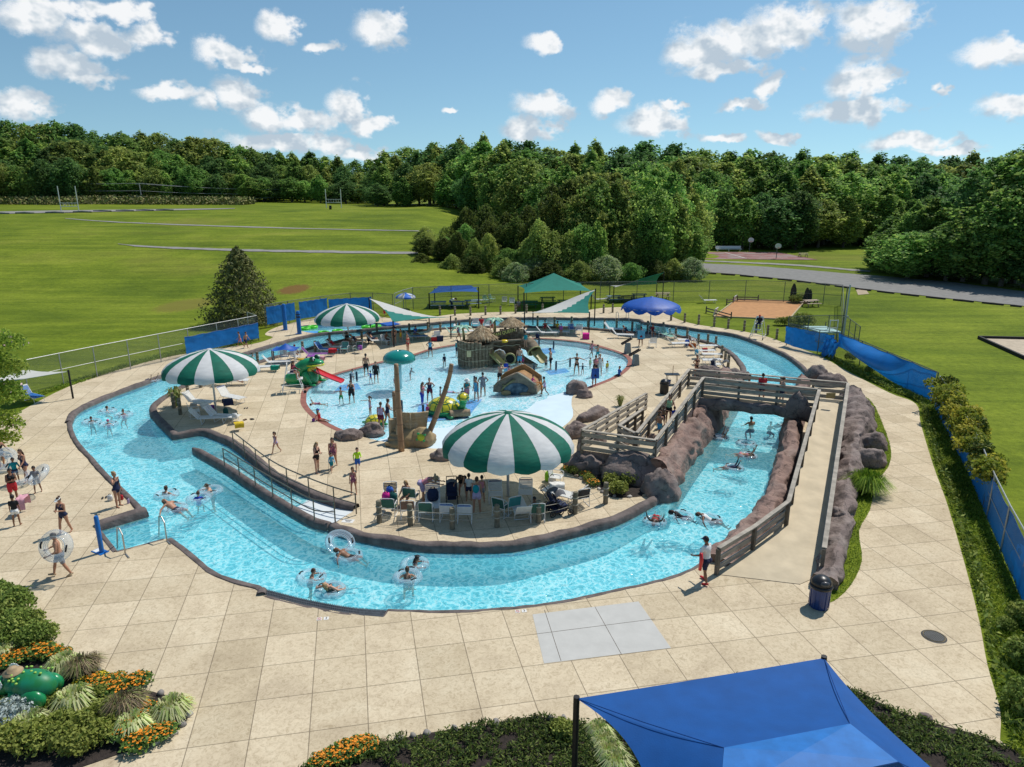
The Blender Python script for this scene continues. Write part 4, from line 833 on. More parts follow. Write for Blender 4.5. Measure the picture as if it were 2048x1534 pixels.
railing('timber railing on the river side of the long right ramp, bending out at its foot', [Bfr + Vector((.05, -.1, 0)), R1, G(1505,1102,.15), R0]); railing('timber railing on the outer side of the long right ramp', [Bbr + Vector((0, -.1, 0)), R2])
mb = MB(); q = G(1660,790,ZB + .65); mb.box((0, 0, 0), (.5, .02, .3)); o = mb.build('notice_board', mat('yellow sign', (.42, .3, .12), .6, .2, 8)); o.location = q + Vector((0, -.1, 0)); tag(o, 'small faded yellow notice fixed to the right end of the bridge railing', 'sign')
# ================================================================ steel handrails of the entry ramp
STEEL = mat('brushed steel', (.42, .40, .37), .35, .1, 10, metal=.8); STEELD = mat('bronze pipe', (.16, .14, .11), .45, .1, 10, metal=.6)
def piperail(label, path, h=.95, z0=.1):
 P = resample(path, .45); t = thing('pipe_handrail', label, 'handrail', P[0] + Vector((0, 0, z0))); up = Vector((0, 0, 1))
 mb = MB(); mb.tube([P[0] + up * z0] + [p + up * (z0 + h) for p in P] + [P[-1] + up * z0], .03, 6); mb.build('top_rail', STEELD, t, world=True)
 mb = MB(); mb.tube([p + up * (z0 + h * .5) for p in P], .025, 6); mb.build('mid_rail', STEELD, t, world=True)
 Q = resample(path, 1.7)
 for p in Q[1:-1]: mb = MB(); mb.cyl(p + up * (z0 - .1), p + up * (z0 + h), .028, n=6); mb.build('post', STEELD, t, world=True)
piperail('bronze pipe handrail on the river side of the entry ramp', gp([(450,937),(510,976),(571,1014),(628,1046),(671,1050)], 0, 4), z0=.12)
piperail('bronze pipe handrail on the deck side of the entry ramp', gp([(468,898),(546,960),(613,994),(674,1018),(713,1030)], 0, 4), z0=.05)
def grab(label, a, c, h=.95):
 t = thing('grab_rail', label, 'handrail', a); mb = MB(); up = Vector((0, 0, 1)); d = (c - a); mb.tube([a + up * .02 - d * .35, a + up * .02, a + up * h * .85, a + d * .25 + up * h, a + d * .5 + up * h * .92, c + up * -.6], .028, 7); mb.build('rail', STEEL, t, world=True)
grab('steel grab rail nearest the blue post at the river entry', G(251,1108), G(231,1085)); grab('steel grab rail beside the rock at the river entry', G(334,1082), G(314,1062))
# ================================================================ striped umbrellas
GRN = mat('green canvas', (.0, .125, .078), .75, .16, 2, .45, 2.2, trans=.12, stretch=(1, 1, 4)); WHT = mat('white canvas', (.66, .66, .66), .75, .07, 2, .45, 2.2, trans=.22, stretch=(1, 1, 4)); BLUC = mat('blue canvas', (.004, .085, .42), .55, .1, 3, .1, trans=.15, spec=.5)
ALU = mat('aluminium pole', (.5, .5, .5), .4, .06, 6, metal=.5)
PROF_S = [(.0, 1), (.05, .985), (.2, .93), (.4, .83), (.6, .69), (.76, .53), (.88, .37), (.96, .2), (1., .04), (.995, -.1)]
def umbrella(label, base, R_, top, rim, gores, mats, pole, scal=.06, pz=0., prof=PROF_S, rot=0., pm=None):
 t = thing('pool_umbrella', label, 'umbrella', base); mb = MB(); sub = 4; M = len(prof); hh = top - rim
 for g in range(gores):
  vs = []
  for j, (r, z) in enumerate(prof):
   for s in range(sub + 1):
    u = s / sub; a = rot + 2 * pi * (g + u) / gores; bul = 1 - .022 * (1 - abs(2 * u - 1)) * -1 * (1 if r > .3 else 0) - (.018 if r > .3 else 0)
    wr = .006 * mnoise.noise(Vector((g * 3.3, z * 9, u * 2))) if r > .6 else 0
    zz = rim + hh * z - (scal * sin(pi * u) if j == M - 1 else 0); vs.append((r * R_ * (bul + wr) * cos(a), r * R_ * (bul + wr) * sin(a), zz))
  w = sub + 1; mb.add(vs, [(j * w + s, (j + 1) * w + s, (j + 1) * w + s + 1, j * w + s + 1) for j in range(M - 1) for s in range(sub)], g % len(mats))
 mb.build('canopy', mats, t, smooth=True)
 mb = MB(); mb.cyl((0, 0, 0), (0, 0, top - .05), pole, n=12); mb.build('pole', pm or ALU, t)
 mb = MB()
 for g in range(gores):
  a = rot + 2 * pi * g / gores; mb.tube([(r * R_ * .965 * cos(a), r * R_ * .965 * sin(a), rim + hh * z - .05) for r, z in prof[1:-1:2]], .018, 4)
 mb.tube([(R_ * .95 * cos(2 * pi * k / 24), R_ * .95 * sin(2 * pi * k / 24), rim + .05) for k in range(24)], .02, 4, closed=True); mb.build('frame', ALU, t)
 mb = MB(); mb.lathe([(0, top + .05), (.12, top + .03), (.2, top - .03)][::-1], 12); mb.build('cap', mats[0], t); return t
bF = G(1016, 992); umbrella('large green and white striped umbrella shading the front row of lawn chairs', bF, 2.93, 3.98, 2.46, 16, [GRN, WHT], .065, .1, rot=.1)
bL = G(433, 826); umbrella('green and white striped umbrella above the chairs on the left tip of the island', bL, 2.8, 4.05, 2.72, 16, [WHT, GRN], .06, .05, rot=.05)
bM = G(698, 689); umbrella('green and white striped umbrella beside the far left river bend', bM, 2.82, 3.62, 2.3, 16, [WHT, GRN], .06, .05, rot=0.08)
bB = G(1300, 661); umbrella('royal blue umbrella with a scalloped rim at the back of the island', bB, 2.9, 3.3, 2.3, 12, [BLUC], .055, .3, rot=.2, prof=[(.0, 1), (.06, .97), (.25, .86), (.45, .72), (.65, .55), (.82, .36), (.94, .15), (1., -.05)])
# ================================================================ shade sails
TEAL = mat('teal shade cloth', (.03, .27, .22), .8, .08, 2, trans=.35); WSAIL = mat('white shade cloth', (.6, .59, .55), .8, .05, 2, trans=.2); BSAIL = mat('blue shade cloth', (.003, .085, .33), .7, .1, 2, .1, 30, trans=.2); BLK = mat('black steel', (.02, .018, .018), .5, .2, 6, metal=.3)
def patch4(A, B, C, Dd, sag, n=10, mid=0.):
 def f(u, v):
  p = A.lerp(B, u).lerp(Dd.lerp(C, u), v); c = (A + B + C + Dd) / 4
  e = sag * (4 * u * (1 - u) * (1 - 4 * v * (1 - v)) + 4 * v * (1 - v) * (1 - 4 * u * (1 - u)))
  p = p + (Vector((c.x, c.y, p.z)) - p) * e * .5; p.z += mid * 16 * u * (1 - u) * v * (1 - v); return tuple(p)
 return f
def sail(label, cs, poles, top=WSAIL, under=TEAL, sag=.25, mid=0., name='shade_sail', two=None):
 c0 = Vector((cs[0].x, cs[0].y, 0)); t = thing(name, label, 'shade sail', c0); f = patch4(*cs, sag, mid=mid); mb = MB(); mb.grid(f, 16, 16)
 if two: mb.m = [1 if two((i % 16 + .5) / 16, (i // 16 + .5) / 16) else 0 for i in range(256)]  # teal area of the top colours in light coming through the cloth
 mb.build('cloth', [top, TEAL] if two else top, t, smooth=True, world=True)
 if under:
  mb = MB(); mb.grid(lambda u, v: tuple(Vector(f(u, v)) - Vector((0, 0, .02))), 14, 14); mb.build('lining', under, t, smooth=True, world=True)
 for (a, b_) in poles: mb = MB(); mb.cyl(a, b_, .06, n=8); mb.build('pole', BLK, t, world=True)
def V3(px, py, base):   # pixel of a corner above ground pixel `base`
 g = G(*base); return D(px, py, g.y)
def polep(c, ext=.1): return (Vector((c.x, c.y, 0)), c + Vector((0, 0, ext)))
a = V3(738, 597, (740, 655)); b_ = V3(786, 644, (784, 694)); c = V3(901, 634, (902, 677)); d = V3(858, 632, (857, 660))
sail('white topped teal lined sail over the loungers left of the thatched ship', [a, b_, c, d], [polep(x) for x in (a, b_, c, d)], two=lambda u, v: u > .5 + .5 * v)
a = V3(1191, 579, (1188, 652)); b_ = V3(1179, 626, (1179, 671)); c = V3(1049, 626, (1050, 667)); d = V3(1066, 625, (1066, 650))
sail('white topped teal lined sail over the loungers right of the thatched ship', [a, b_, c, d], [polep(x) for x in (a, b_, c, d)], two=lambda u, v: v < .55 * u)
a = V3(1328, 545, (1328, 602)); b_ = V3(1314, 568, (1314, 593)); c = V3(1220, 571, (1218, 596)); d = V3(1228, 575, (1228, 606))
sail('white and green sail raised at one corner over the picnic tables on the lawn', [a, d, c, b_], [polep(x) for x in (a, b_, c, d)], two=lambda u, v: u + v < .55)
a = V3(137, 743, (143, 797)); b_ = V3(52, 738, (30, 790)); c = V3(-60, 775, (-60, 850)); d = V3(40, 765, (70, 880)); sail('pale sail on a dark pole behind the flowering tree', [a, b_, c, Vector((a.x - 3.4, a.y - 3.2, a.z - .1))], [polep(a)], sag=.3)
def pyramid(label, cs, ap, m, poles, name='shade_canopy', ridge=None):
 t = thing(name, label, 'shade canopy', Vector((cs[0].x, cs[0].y, 0))); mb = MB(); n = len(cs); aps = ridge or [ap] * n
 for i in range(n):
  A, B = cs[i], cs[(i + 1) % n]; P, Q = aps[i], aps[(i + 1) % n]; cen = sum(cs, Vector()) / n
  def f(u, v):
   e = A.lerp(B, u); tp = P.lerp(Q, u); e = e + (Vector((cen.x, cen.y, e.z)) - e) * .09 * 4 * u * (1 - u); e.z += .12 * 4 * u * (1 - u); p = e.lerp(tp, v); p.z -= .2 * sin(pi * v) * .5; return tuple(p)
  mb.grid(f, 10, 6)
 mb.build('cloth', m, t, smooth=True, world=True, auto=25)
 for c in poles: mb = MB(); mb.cyl(Vector((c.x, c.y, 0)), c + Vector((0, 0, .05)), .07, n=8); mb.build('pole', BLK, t, world=True)
 return t
fl = V3(1048, 586, (1048, 622)); fr = V3(1183, 582, (1186, 618)); bl = V3(1036, 572, (1033, 600)); br_ = Vector((fr.x + (bl.x - fl.x), bl.y, fr.z)); ap = (fl + fr + bl + br_) / 4; ap.z = D(1110, 546, ap.y).z
pyramid('green pyramid canopy over the picnic benches on the back lawn', [fl, fr, br_, bl], ap, mat('green shade cloth', (.02, .25, .19), .8, .08, 2, trans=.3), [fl, fr, bl, br_])
fl = V3(858, 587, (858, 617)); fr = V3(957, 584, (957, 617)); bl = Vector((fl.x + .2, fl.y + 4, fl.z)); br_ = Vector((fr.x - .2, fr.y + 4, fr.z)); P1 = D(878, 571.5, fl.y + 2); P2 = D(942, 571, fl.y + 2)
pyramid('small blue hipped canopy over the picnic tables at the back left of the lawn', [fl, fr, br_, bl], None, BSAIL, [fl, fr, bl, br_], ridge=[P1, P2, P2, P1])
C1 = G(1153, 1397, 2.7); C2 = G(1648, 1316, 2.75); C3 = G(1905, 1572, 2.7); C4 = G(1312, 1612, 2.7); Q1 = G(1448, 1496, 3.45); Q2 = G(1700, 1448, 3.45); Q3 = G(1796, 1524, 3.45); Q4 = G(1440, 1600, 3.45)
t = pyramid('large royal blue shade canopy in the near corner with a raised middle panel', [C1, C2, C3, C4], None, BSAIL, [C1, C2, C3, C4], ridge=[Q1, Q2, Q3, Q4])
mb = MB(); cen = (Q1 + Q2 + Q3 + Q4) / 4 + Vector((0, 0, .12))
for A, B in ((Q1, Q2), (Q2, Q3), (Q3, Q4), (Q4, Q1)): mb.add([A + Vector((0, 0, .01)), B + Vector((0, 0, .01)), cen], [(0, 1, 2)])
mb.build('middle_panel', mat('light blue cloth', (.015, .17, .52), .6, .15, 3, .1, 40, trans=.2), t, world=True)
mb = MB(); sg = lambda a, c: mb.tube([a, (a + c) / 2 - UP_ * .03, c], .011, 4)
UP_ = Vector((0, 0, 1))
for A, B in ((Q1, Q2), (Q2, Q3), (Q3, Q4), (Q4, Q1), (C1, Q1), (C2, Q2), (C3, Q3)): sg(A + UP_ * .0, B)
mb.build('seam', mat('seam blue', (.002, .05, .22), .7), t, world=True)
# ================================================================ chain link fences and tarps
m, nt, out = newmat('chain link'); L = nt.links.new
t_ = nd(nt, 'ShaderNodeBsdfTransparent'); d_ = nd(nt, 'ShaderNodeBsdfDiffuse'); d_.inputs[0].default_value = (.16, .17, .16, 1); mx = nd(nt, 'ShaderNodeMixShader', i0=.28)
L(t_.outputs[0], mx.inputs[1]); L(d_.outputs[0], mx.inputs[2]); L(mx.outputs[0], out.inputs[0]); LINK = m
GALV = mat('galvanised pipe', (.38, .39, .38), .45, .12, 8, metal=.5); GDK = mat('dark fence pipe', (.11, .125, .11), .6, .15, 8)
UP = Vector((0, 0, 1))
def fence(label, tops, h, m=GALV, name='chain_link_fence', mid=True, sub=None):
 B = [G(x, y, h) for x, y in tops]; B = [Vector((p.x, p.y, 0)) for p in B]
 if sub: B = resample(B, sub)
 t = thing(name, label, 'fence', B[0])
 for p in B: mb = MB(); mb.cyl(p, p + UP * h, .04, n=6); mb.build('post', m, t, world=True)
 mb = MB(); mb.tube([p + UP * h for p in B], .028, 5); mb.build('top_rail', m, t, world=True)
 if mid: mb = MB(); mb.tube([p + UP * h * .5 for p in B], .022, 5); mb.build('mid_rail', m, t, world=True)
 mb = MB(); n = len(B); mb.add([p + UP * .04 for p in B] + [p + UP * (h - .03) for p in B], [(i, i + 1, n + i + 1, n + i) for i in range(n - 1)]); mb.build('mesh', LINK, t, world=True)
 return B
FL = fence('galvanised chain link fence along the meadow on the left of the pool', [(-30,737),(45,721),(117,706.5),(185,693),(253,680),(315,668),(374,657),(432,646),(475,638),(513,631)], 2.3)
fence('short return of the chain link fence by the cedar', [(513,631),(494,624)], 2.3)
fence('chain link fence behind the blue windscreen panels at the lagoon', [(528,610),(575,602),(640,593),(700,586),(745,586),(785,588)], 2.3, GDK)
fence('chain link gate section bending back beside the blue and white umbrella', [(788,587),(806,580),(825,575)], 2.3)
fence('long dark chain link fence at the back of the picnic lawn', [(825,575),(930,570),(1035,567),(1153,564.5),(1250,563),(1340,562.5),(1430,561),(1478,560.5),(1545,562),(1616,564.5),(1686,570)], 2.5, GDK, sub=4.5)
fence('dark chain link fence between the sand pit corner and the flood light pole', [(1686,570),(1688,629)], 2.4, GDK)
fence('chain link pen around the equipment platform', [(1578,633),(1672,630),(1688,629),(1721,653)], 2.2, GDK, sub=2.)
F2 = fence('chain link fence carrying the blown blue tarp down the right side', [(1577,646),(1640,660),(1674,664),(1725,682),(1775,703),(1825,723),(1877,745)], 2.0, GDK)
F3 = fence('chain link fence under the vines on the right, nearest the camera', [(1880,752),(1915,800),(1955,870),(1990,950),(2020,1010),(2060,1080),(2120,1180),(2200,1330)], 2.0)
TARP = mat('blue tarp', (.008, .20, .60), .55, .12, 1.2, .15, 5, spec=.4, trans=.3)
def tarp(label, a, b, z0, z1, side=.07, waves=3, amp=.06, fn=None, seed=1):
 a = Vector(a); b = Vector(b); d = (b - a).normalized(); nr = Vector((d.y, -d.x, 0)); t = thing('blue_windscreen', label, 'tarp', a); mb = MB()
 def f(u, v):
  p = a.lerp(b, u); w = amp * mnoise.noise(Vector((u * waves * 2, v * 1.5, seed))) + amp * .6 * mnoise.noise(Vector((u * waves * 7 + v * 3, v * 4, seed))); z = z0 + (z1 - z0) * v; dz = 0; o = side
  if fn: o2, dz, du = fn(u, v); o += o2; p = p + d * du
  q = p + nr * (o + w); q.z = z + dz - (.05 * sin(u * pi * 5) ** 2 if v > .9 else 0); return tuple(q)
 mb.grid(f, 40, 12); mb.build('cloth', TARP, t, smooth=True, world=True)
 mb = MB(); mb.tube([Vector(f(i / 30, 1)) + UP * .01 for i in range(31)], .018, 4); mb.build('hem', mat('tarp hem', (.005, .06, .25), .6), t, world=True)
def lerp_line(B, x0, x1):  # part of a fence line between two fractions
 return B[0].lerp(B[-1], x0), B[0].lerp(B[-1], x1)
i0 = FL[6] + (FL[5] - FL[6]) * .15; tarp('long blue windscreen tied to the left meadow fence', i0, FL[9], .25, 1.65, .08, 4)
pts = [(Vector((G(x, y, 2.3).x, G(x, y, 2.3).y, 0))) for x, y in [(530,610),(587,601),(596,600),(652,592),(656,591),(742,586)]]
tarp('first blue windscreen panel right of the cedar', pts[0], pts[1], .35, 2.1, .1, 2); tarp('second blue windscreen panel right of the cedar', pts[2], pts[3], .35, 2.1, .1, 2, seed=4); tarp('third blue windscreen panel, behind the middle striped umbrella', pts[4], pts[5], .35, 1.9, .1, 3, seed=7)
tarp('blue tarp hanging along the equipment platform', F2[0], F2[2], .25, 1.75, .25, 3, .12, lambda u, v: (.35 * sin(pi * u) * (1 - v), -.25 * sin(pi * u) * (1 - v) * .4, 0), 9)
tarp('crumpled end of the blue tarp bunched at the corner of the equipment pen', F2[1].lerp(F2[2], .75), F2[2].lerp(F2[3], .35), .1, 1.55, .55, 5, .3, lambda u, v: (.3 * (1 - v), -.15 * sin(u * 9), 0), 12)
tarp('long blown out blue tarp billowing over the right side fence', F2[2].lerp(F2[3], .15), F2[6], .08, 2.0, .12, 2, .05, lambda u, v: (.85 * sin(pi * min(1, u * 1.25)) * sin(pi * v) * 1.1, .85 * (1 - v) * (1 - sstep(.05, .75, u)), .0), 15)
tarp('blue tarp showing under the vines on the near right fence', F3[0].lerp(F3[1], .1), F3[2], .05, 1.2, .12, 3, .05, None, 18); tarp('blue tarp on the near right fence below the last of the vines', F3[2], F3[6], .05, 1.75, .13, 4, .06, None, 21)
# ================================================================ rope posts
PW = mat('post timber', (.19, .165, .115), .9, .35, 5, .5, 12); ROPE = mat('rope', (.36, .33, .26), .9, .2, 20)
def mkpost(h=1.0):
 t = thing('rope_post', '', 'post', (0, 0, -50)); mb = MB(); mb.tube([(0, 0, -.05), (0, 0, h * .3), (.005, 0, h * .7), (0, 0, h - .02), (0, 0, h)], [.115, .11, .112, .108, .09], 9); mb.build('timber', PW, t)
 for z in (.43, .74): mb = MB(); mb.tube([(.118 * cos(a * pi / 4), .118 * sin(a * pi / 4), h * z) for a in range(8)], .026, 5, closed=True); mb.build('rope_wrap', ROPE, t)
 return t
PP = mkpost()
def setp(o, first=[True]): return o
used_post = [False]
def post(px, py, label, group):
 g = G(px, py)
 if not used_post[0]: used_post[0] = True; PP.location = g; PP['label'] = label; PP['group'] = group; return g
 dup(PP, g, random.random() * 6, label, group, s3=(1, 1, random.uniform(.95, 1.06))); return g
def rope(a, b, label, zs=(.44, .74), sag=.08, r=.014, m=None):
 t = thing('rope', label, 'rope', a)
 for z in zs: mb = MB(); mb.tube([a.lerp(b, i / 8) + UP * (z - sag * 4 * (i / 8) * (1 - i / 8)) for i in range(9)], r, 4); mb.build('strand', m or ROPE, t, world=True)
fr = [post(x, y, f'{nth(i)} rope wrapped timber post from the left in front of the large striped umbrella', 'rope posts on the island rim') for i, (x, y) in enumerate([(759,1045),(821,1051),(905,1058),(994,1054),(1077,1045),(1150,1027),(1211,1007)])]
for i in range(6): rope(fr[i], fr[i + 1], f'double rope strung between the {nth(i)} and {nth(i + 1)} post before the large striped umbrella')
for i, (x, y) in enumerate([(348,816),(361,829),(376,786),(402,775),(516,727),(547,724),(570,712),(606,705),(631,704),(660,688),(693,685),(724,683),(754,667),(819,667),(856,664),(881,664)]): post(x, y, f'{nth(i)} timber post from the left along the far left rim of the island', 'rope posts on the island rim')
for i, (x, y) in enumerate([(912,656),(940,655),(1040,656),(1075,652),(1109,653),(1143,652),(1176,654),(1209,657),(1233,656),(1264,663),(1295,663),(1326,666),(1351,677),(1374,677),(1396,690),(1415,690),(1431,696),(1443,715),(1450,724),(1456,735)]): post(x, y, f'{nth(i)} timber post from the ship along the back rim of the island', 'rope posts on the island rim')
ln = [post(x, y, f'{nth(i)} timber post from the left along the edge of the picnic lawn', 'posts along the lawn edge') for i, (x, y) in enumerate([(880,630),(910,631),(941,631),(971,630),(1001,629),(1031,627),(1053,626),(1085,625),(1115,624),(1160,624),(1207,626),(1225,625),(1342,641),(1369,645),(1397,649),(1428,653),(1456,657),(1488,662),(1512,665),(1535,670),(1553,678)])]
NAVY = mat('dark rubber post', (.012, .03, .055), .5, .1, 8)
for i, (px, py, ty) in enumerate([(702,767,757),(714,763,749),(804,823,813),(847,841,812),(949,772,760),(1068,749,737),(1112,741,726),(1140,734,720),(1107,699,687),(1078,691,682)]):
 g = G(px, py, -.25); mb = MB(); h = max(.75, hgt(px, py, ty) + .1); mb.lathe([(.075, 0), (.075, h - .03), (.05, h)], 8); o = mb.build('pool_post', NAVY); o.location = g; tag(o, f'dark rubber post standing in the wading pool, {nth(i)} counting from the frog slide side', 'post', 'rubber posts in the wading pool')
def wp(x, y): return G(x, y, -.25)
DKR = mat('dark rope', (.05, .07, .09), .9)
for (a, b_, lb) in [((702,767),(714,763),'dark rope between the two rubber posts by the frog tongue'),((1112,741),(1140,734),'dark rope between the posts behind the man in black trunks'),((1107,699),(1078,691),'dark rope between the posts behind the ship'),((1068,749),(1016,745),'dark rope from the post behind the log slide to the ship slide'),((687,768),(702,767),'dark rope from the frog tongue to the first rubber post')]: rope(wp(*a), wp(*b_), lb, (.75, .55), .14, .013, DKR)
# ================================================================ pool furniture
WPIPE = mat('white enamel pipe', (.72, .72, .70), .35, .05, 5)
VINYL = {k: mat('vinyl ' + k, c, .5, .08, 6) for k, c in dict(white=(.68, .68, .66), green=(.015, .10, .07), blue=(.03, .16, .48), navy=(.02, .05, .18), black=(.02, .02, .022), teal=(.05, .28, .26), mint=(.25, .5, .4), purple=(.18, .05, .24), lawn=(.2, .42, .28), brown=(.16, .09, .06)).items()}
def mkchair(c1, c2):
 """strap armchair facing +y"""
 t = thing('strap_chair', '', 'chair', (0, 0, -60))
 for s in (-1, 1):
  mb = MB(); x = .29 * s; mb.tube([(x, -.34, .88), (x, -.24, .42), (x, -.30, .02), (x, .30, .02), (x, .28, .40)], .016, 6); mb.build('leg', WPIPE, t)
  mb = MB(); mb.tube([(x, -.27, .60), (x, .2, .60), (x, .28, .56), (x, .28, .38)], .018, 6); mb.build('armrest', WPIPE, t)
 mb = MB(); mb.tube([(-.29, -.34, .88), (-.2, -.355, .92), (.2, -.355, .92), (.29, -.34, .88)], .016, 6); mb.build('back_frame', WPIPE, t)
 for y in (-.22, .28): mb = MB(); mb.tube([(-.29, y, .40), (.29, y, .40)], .016, 6); mb.build('crossbar', WPIPE, t)
 mb = MB()
 for i in range(8): mb.box((0, -.19 + i * .062, .405), (.58, .048, .012))
 mb.build('seat', c1, t); mb = MB(); R = Matrix.Rotation(-.23, 3, 'X').inverted()
 for i in range(7): z = .47 + i * .062; mb.box((0, -.235 - (z - .4) * .22, z), (.58, .012, .05), None, 1 if i == 6 else 0)
 mb.build('backrest', [c1, c2], t); return t
def mkchaise(c1, c2, back=50):
 """strap lounger, feet towards +y"""
 t = thing('strap_lounger', '', 'lounger', (0, 0, -60)); a = radians(back); by, bz = -.35, .36; ty, tz = by - .72 * cos(a), bz + .72 * sin(a)
 for s in (-1, 1): mb = MB(); x = .31 * s; mb.tube([(x, by - .05, bz), (x, 1.2, bz), (x, 1.28, bz - .03)], .018, 6); mb.build('side_rail', WPIPE, t)
 for y in (-.2, 1.0): mb = MB(); mb.tube([(-.31, y, bz), (-.31, y + .05, .02), (.31, y + .05, .02), (.31, y, bz)], .018, 6); mb.build('leg', WPIPE, t)
 mb = MB(); mb.tube([(-.31, by, bz), (-.31, ty, tz), (.31, ty, tz), (.31, by, bz)], .018, 6); mb.build('back_frame', WPIPE, t)
 mb = MB()
 for i in range(20): mb.box((0, by + .06 + i * .079, bz + .012), (.62, .06, .012))
 mb.build('seat', c1, t); mb = MB(); R = Matrix.Rotation(-a, 3, 'X')
 for i in range(9): d = .05 + i * .078; mb.box((0, by - d * cos(a), bz + d * sin(a)), (.62, .06, .012), R, 1 if i == 8 else 0)
 mb.build('backrest', [c1, c2], t); return t
PROTOS = {}
def furn(kind, c1, c2, px, py, face, label, group, z=0., back=50, s=1.):
 k = (kind, c1, c2, back); g = G(px, py, z); rz = radians(180 + face)
 if k not in PROTOS:
  PROTOS[k] = t = mkchair(VINYL[c1], VINYL[c2]) if kind == 'chair' else mkchaise(VINYL[c1], VINYL[c2], back)
  t.location = g; t.rotation_euler = (0, 0, rz); t['label'] = label; t['group'] = group; return t
 return dup(PROTOS[k], g, rz, label, group)
GF = 'lawn chairs under the large striped umbrella'
for a in [('chair','black','black',782,1008,10,'black strapped chair piled with a pink and a teal bag'),('chair','green','green',779,1030,178,'green strapped chair seen from behind, leftmost in the front row'),('chair','brown','brown',817,1034,183,'brown strapped chair seen from behind, beside the second rope post'),('chair','green','green',823,1008,170,'green strapped chair holding the woman with fair hair'),('chair','green','green',853,1038,180,'green strapped chair seen from behind, alone between two posts'),('chaise','white','blue',866,1008,6,'white lounger with a navy backpack, beside the woman in the straw hat'),('chair','white','blue',896,1040,176,'white chair with a blue top strap seen from behind, left of its twin'),('chair','white','blue',930,1042,180,'white chair with a blue top strap seen from behind, right of its twin'),('chair','white','navy',991,1003,4,'white chair with navy top strap facing the camera, left of the umbrella pole'),('chair','white','navy',1051,1000,-3,'white chair with navy top strap facing the camera, right of the umbrella pole'),('chair','green','green',1003,1030,150,'green chair turned sideways in front of the umbrella pole'),('chair','teal','teal',1024,1026,205,'teal chair leaning against the green one in front of the pole'),('chaise','white','white',1042,1036,190,'low white lounger seen from its head end, right of the pole'),('chair','green','green',1074,1040,185,'green chair behind the post with the green cap, a child beside it'),('chaise','white','white',1136,1004,235,'white lounger tipped up beside the strollers'),('chair','black','black',1161,1010,200,'black slatted chair at the right end of the front group'),('chair','white','green',1112,968,70,'white chair draped with towels next to the boulders')]: furn(*a, GF)
GL = 'chairs on the left tip of the island'
for a in [('chaise','white','white',395,812,75,'white lounger with a towel, at the back left under the left umbrella'),('chaise','white','navy',460,802,60,'lounger with a navy towel behind the left umbrella pole'),('chaise','white','white',412,846,100,'white lounger lowest on the left tip beside the kerb'),('chaise','white','white',440,842,80,'white lounger draped with a yellow towel'),('chair','white','white',390,835,120,'white chair in the shade beside the spiky plant'),('chaise','white','white',432,770,80,'white lounger peeping out behind the left umbrella, nearest the canopy'),('chaise','white','white',462,770,95,'white lounger with a reclining sunbather behind the left umbrella'),('chaise','white','white',525,742,100,'white lounger in the sun right of the left umbrella, nearer one'),('chaise','white','mint',548,732,105,'white lounger with a green towel right of the left umbrella')]: furn(*a, GL)
GM = 'chairs along the far left side of the island'
for a in [('chair','white','white',570,722,30,'white chair under the small square blue canopy'),('chair','white','navy',592,722,60,'white chair with clothes beside the small blue canopy'),('chaise','purple','purple',625,716,95,'lounger with a purple towel behind the frog slide'),('chaise','blue','blue',650,706,70,'bright blue lounger left of the middle striped umbrella'),('chaise','white','brown',672,700,85,'lounger with a striped towel beside the bright blue one'),('chair','teal','teal',690,706,0,'teal chair below the middle striped umbrella'),('chair','green','green',716,706,-20,'green chair with a purple towel, right of the middle umbrella pole'),('chaise','white','white',705,688,90,'white lounger behind the middle umbrella pole'),('chaise','white','white',752,688,100,'lounger with a sunbather left of the black sail pole'),('chair','white','white',772,690,60,'white chair with a person just left of the black sail pole'),('chair','mint','mint',812,680,90,'pale green chair behind the sail pole'),('chaise','blue','white',828,680,100,'lounger with a blue sitter under the left sail'),('chaise','white','white',850,672,-60,'white lounger under the right corner of the left sail'),('chair','white','blue',873,680,200,'white and blue chair beside a red cooler')]: furn(*a, GM)
GB = 'chairs along the back of the island'
for a in [('chaise','mint','mint',908,672,95,'mint lounger left of the ship turret'),('chaise','white','white',925,668,80,'lounger with bags behind the ship turret'),('chair','white','white',951,655,0,'white chair behind the first thatched roof'),('chair','white','blue',975,658,10,'white chair behind the sail pole near the palm'),('chaise','white','white',1060,671,95,'lounger in the sail shade just right of the thatched hut'),('chaise','white','white',1090,672,90,'long lounger in the middle of the right sail shade'),('chair','white','white',1100,655,0,'white high backed chair at the back of the right sail'),('chaise','white','white',1112,670,85,'lounger beside the child in yellow under the right sail'),('chair','blue','white',1143,666,10,'blue and white striped chair under the right sail'),('chair','white','mint',1158,668,-10,'white strapped chair right of the striped one'),('chaise','white','white',1225,664,70,'bright white lounger left of the blue umbrella'),('chaise','white','white',1240,676,80,'white lounger nearer the pool, left of the blue umbrella shade'),('chair','teal','teal',1278,668,0,'teal chair behind the man with the blue towel'),('chair','green','green',1305,672,20,'green chair at the blue umbrella pole'),('chair','mint','mint',1318,674,30,'mint chair right of the blue umbrella pole'),('chaise','mint','mint',1332,676,20,'mint lounger beside the rim posts'),('chair','green','green',1345,677,60,'green chair at the rim post right of the blue umbrella'),('chair','white','white',1305,694,180,'low white table like chair in the blue umbrella shade'),('chaise','white','white',1350,694,95,'long white lounger in the sun, right of the blue umbrella shade'),('chaise','white','green',1362,687,95,'white lounger with a green back just behind the long one'),('chair','brown','brown',1385,690,100,'chair with an orange towel and a blue bag'),('chaise','white','green',1405,699,95,'lounger with a green back near the right rim posts'),('chaise','white','white',1400,709,95,'white lounger with bags near the right rim posts'),('chaise','white','navy',1412,716,85,'lounger with a navy back, feet towards the pool'),('chaise','white','white',1412,728,95,'white lounger just behind the woman in the black bikini'),('chair','white','white',1435,738,90,'white chair beside the parked stroller near the bridge')]: furn(*a, GB)
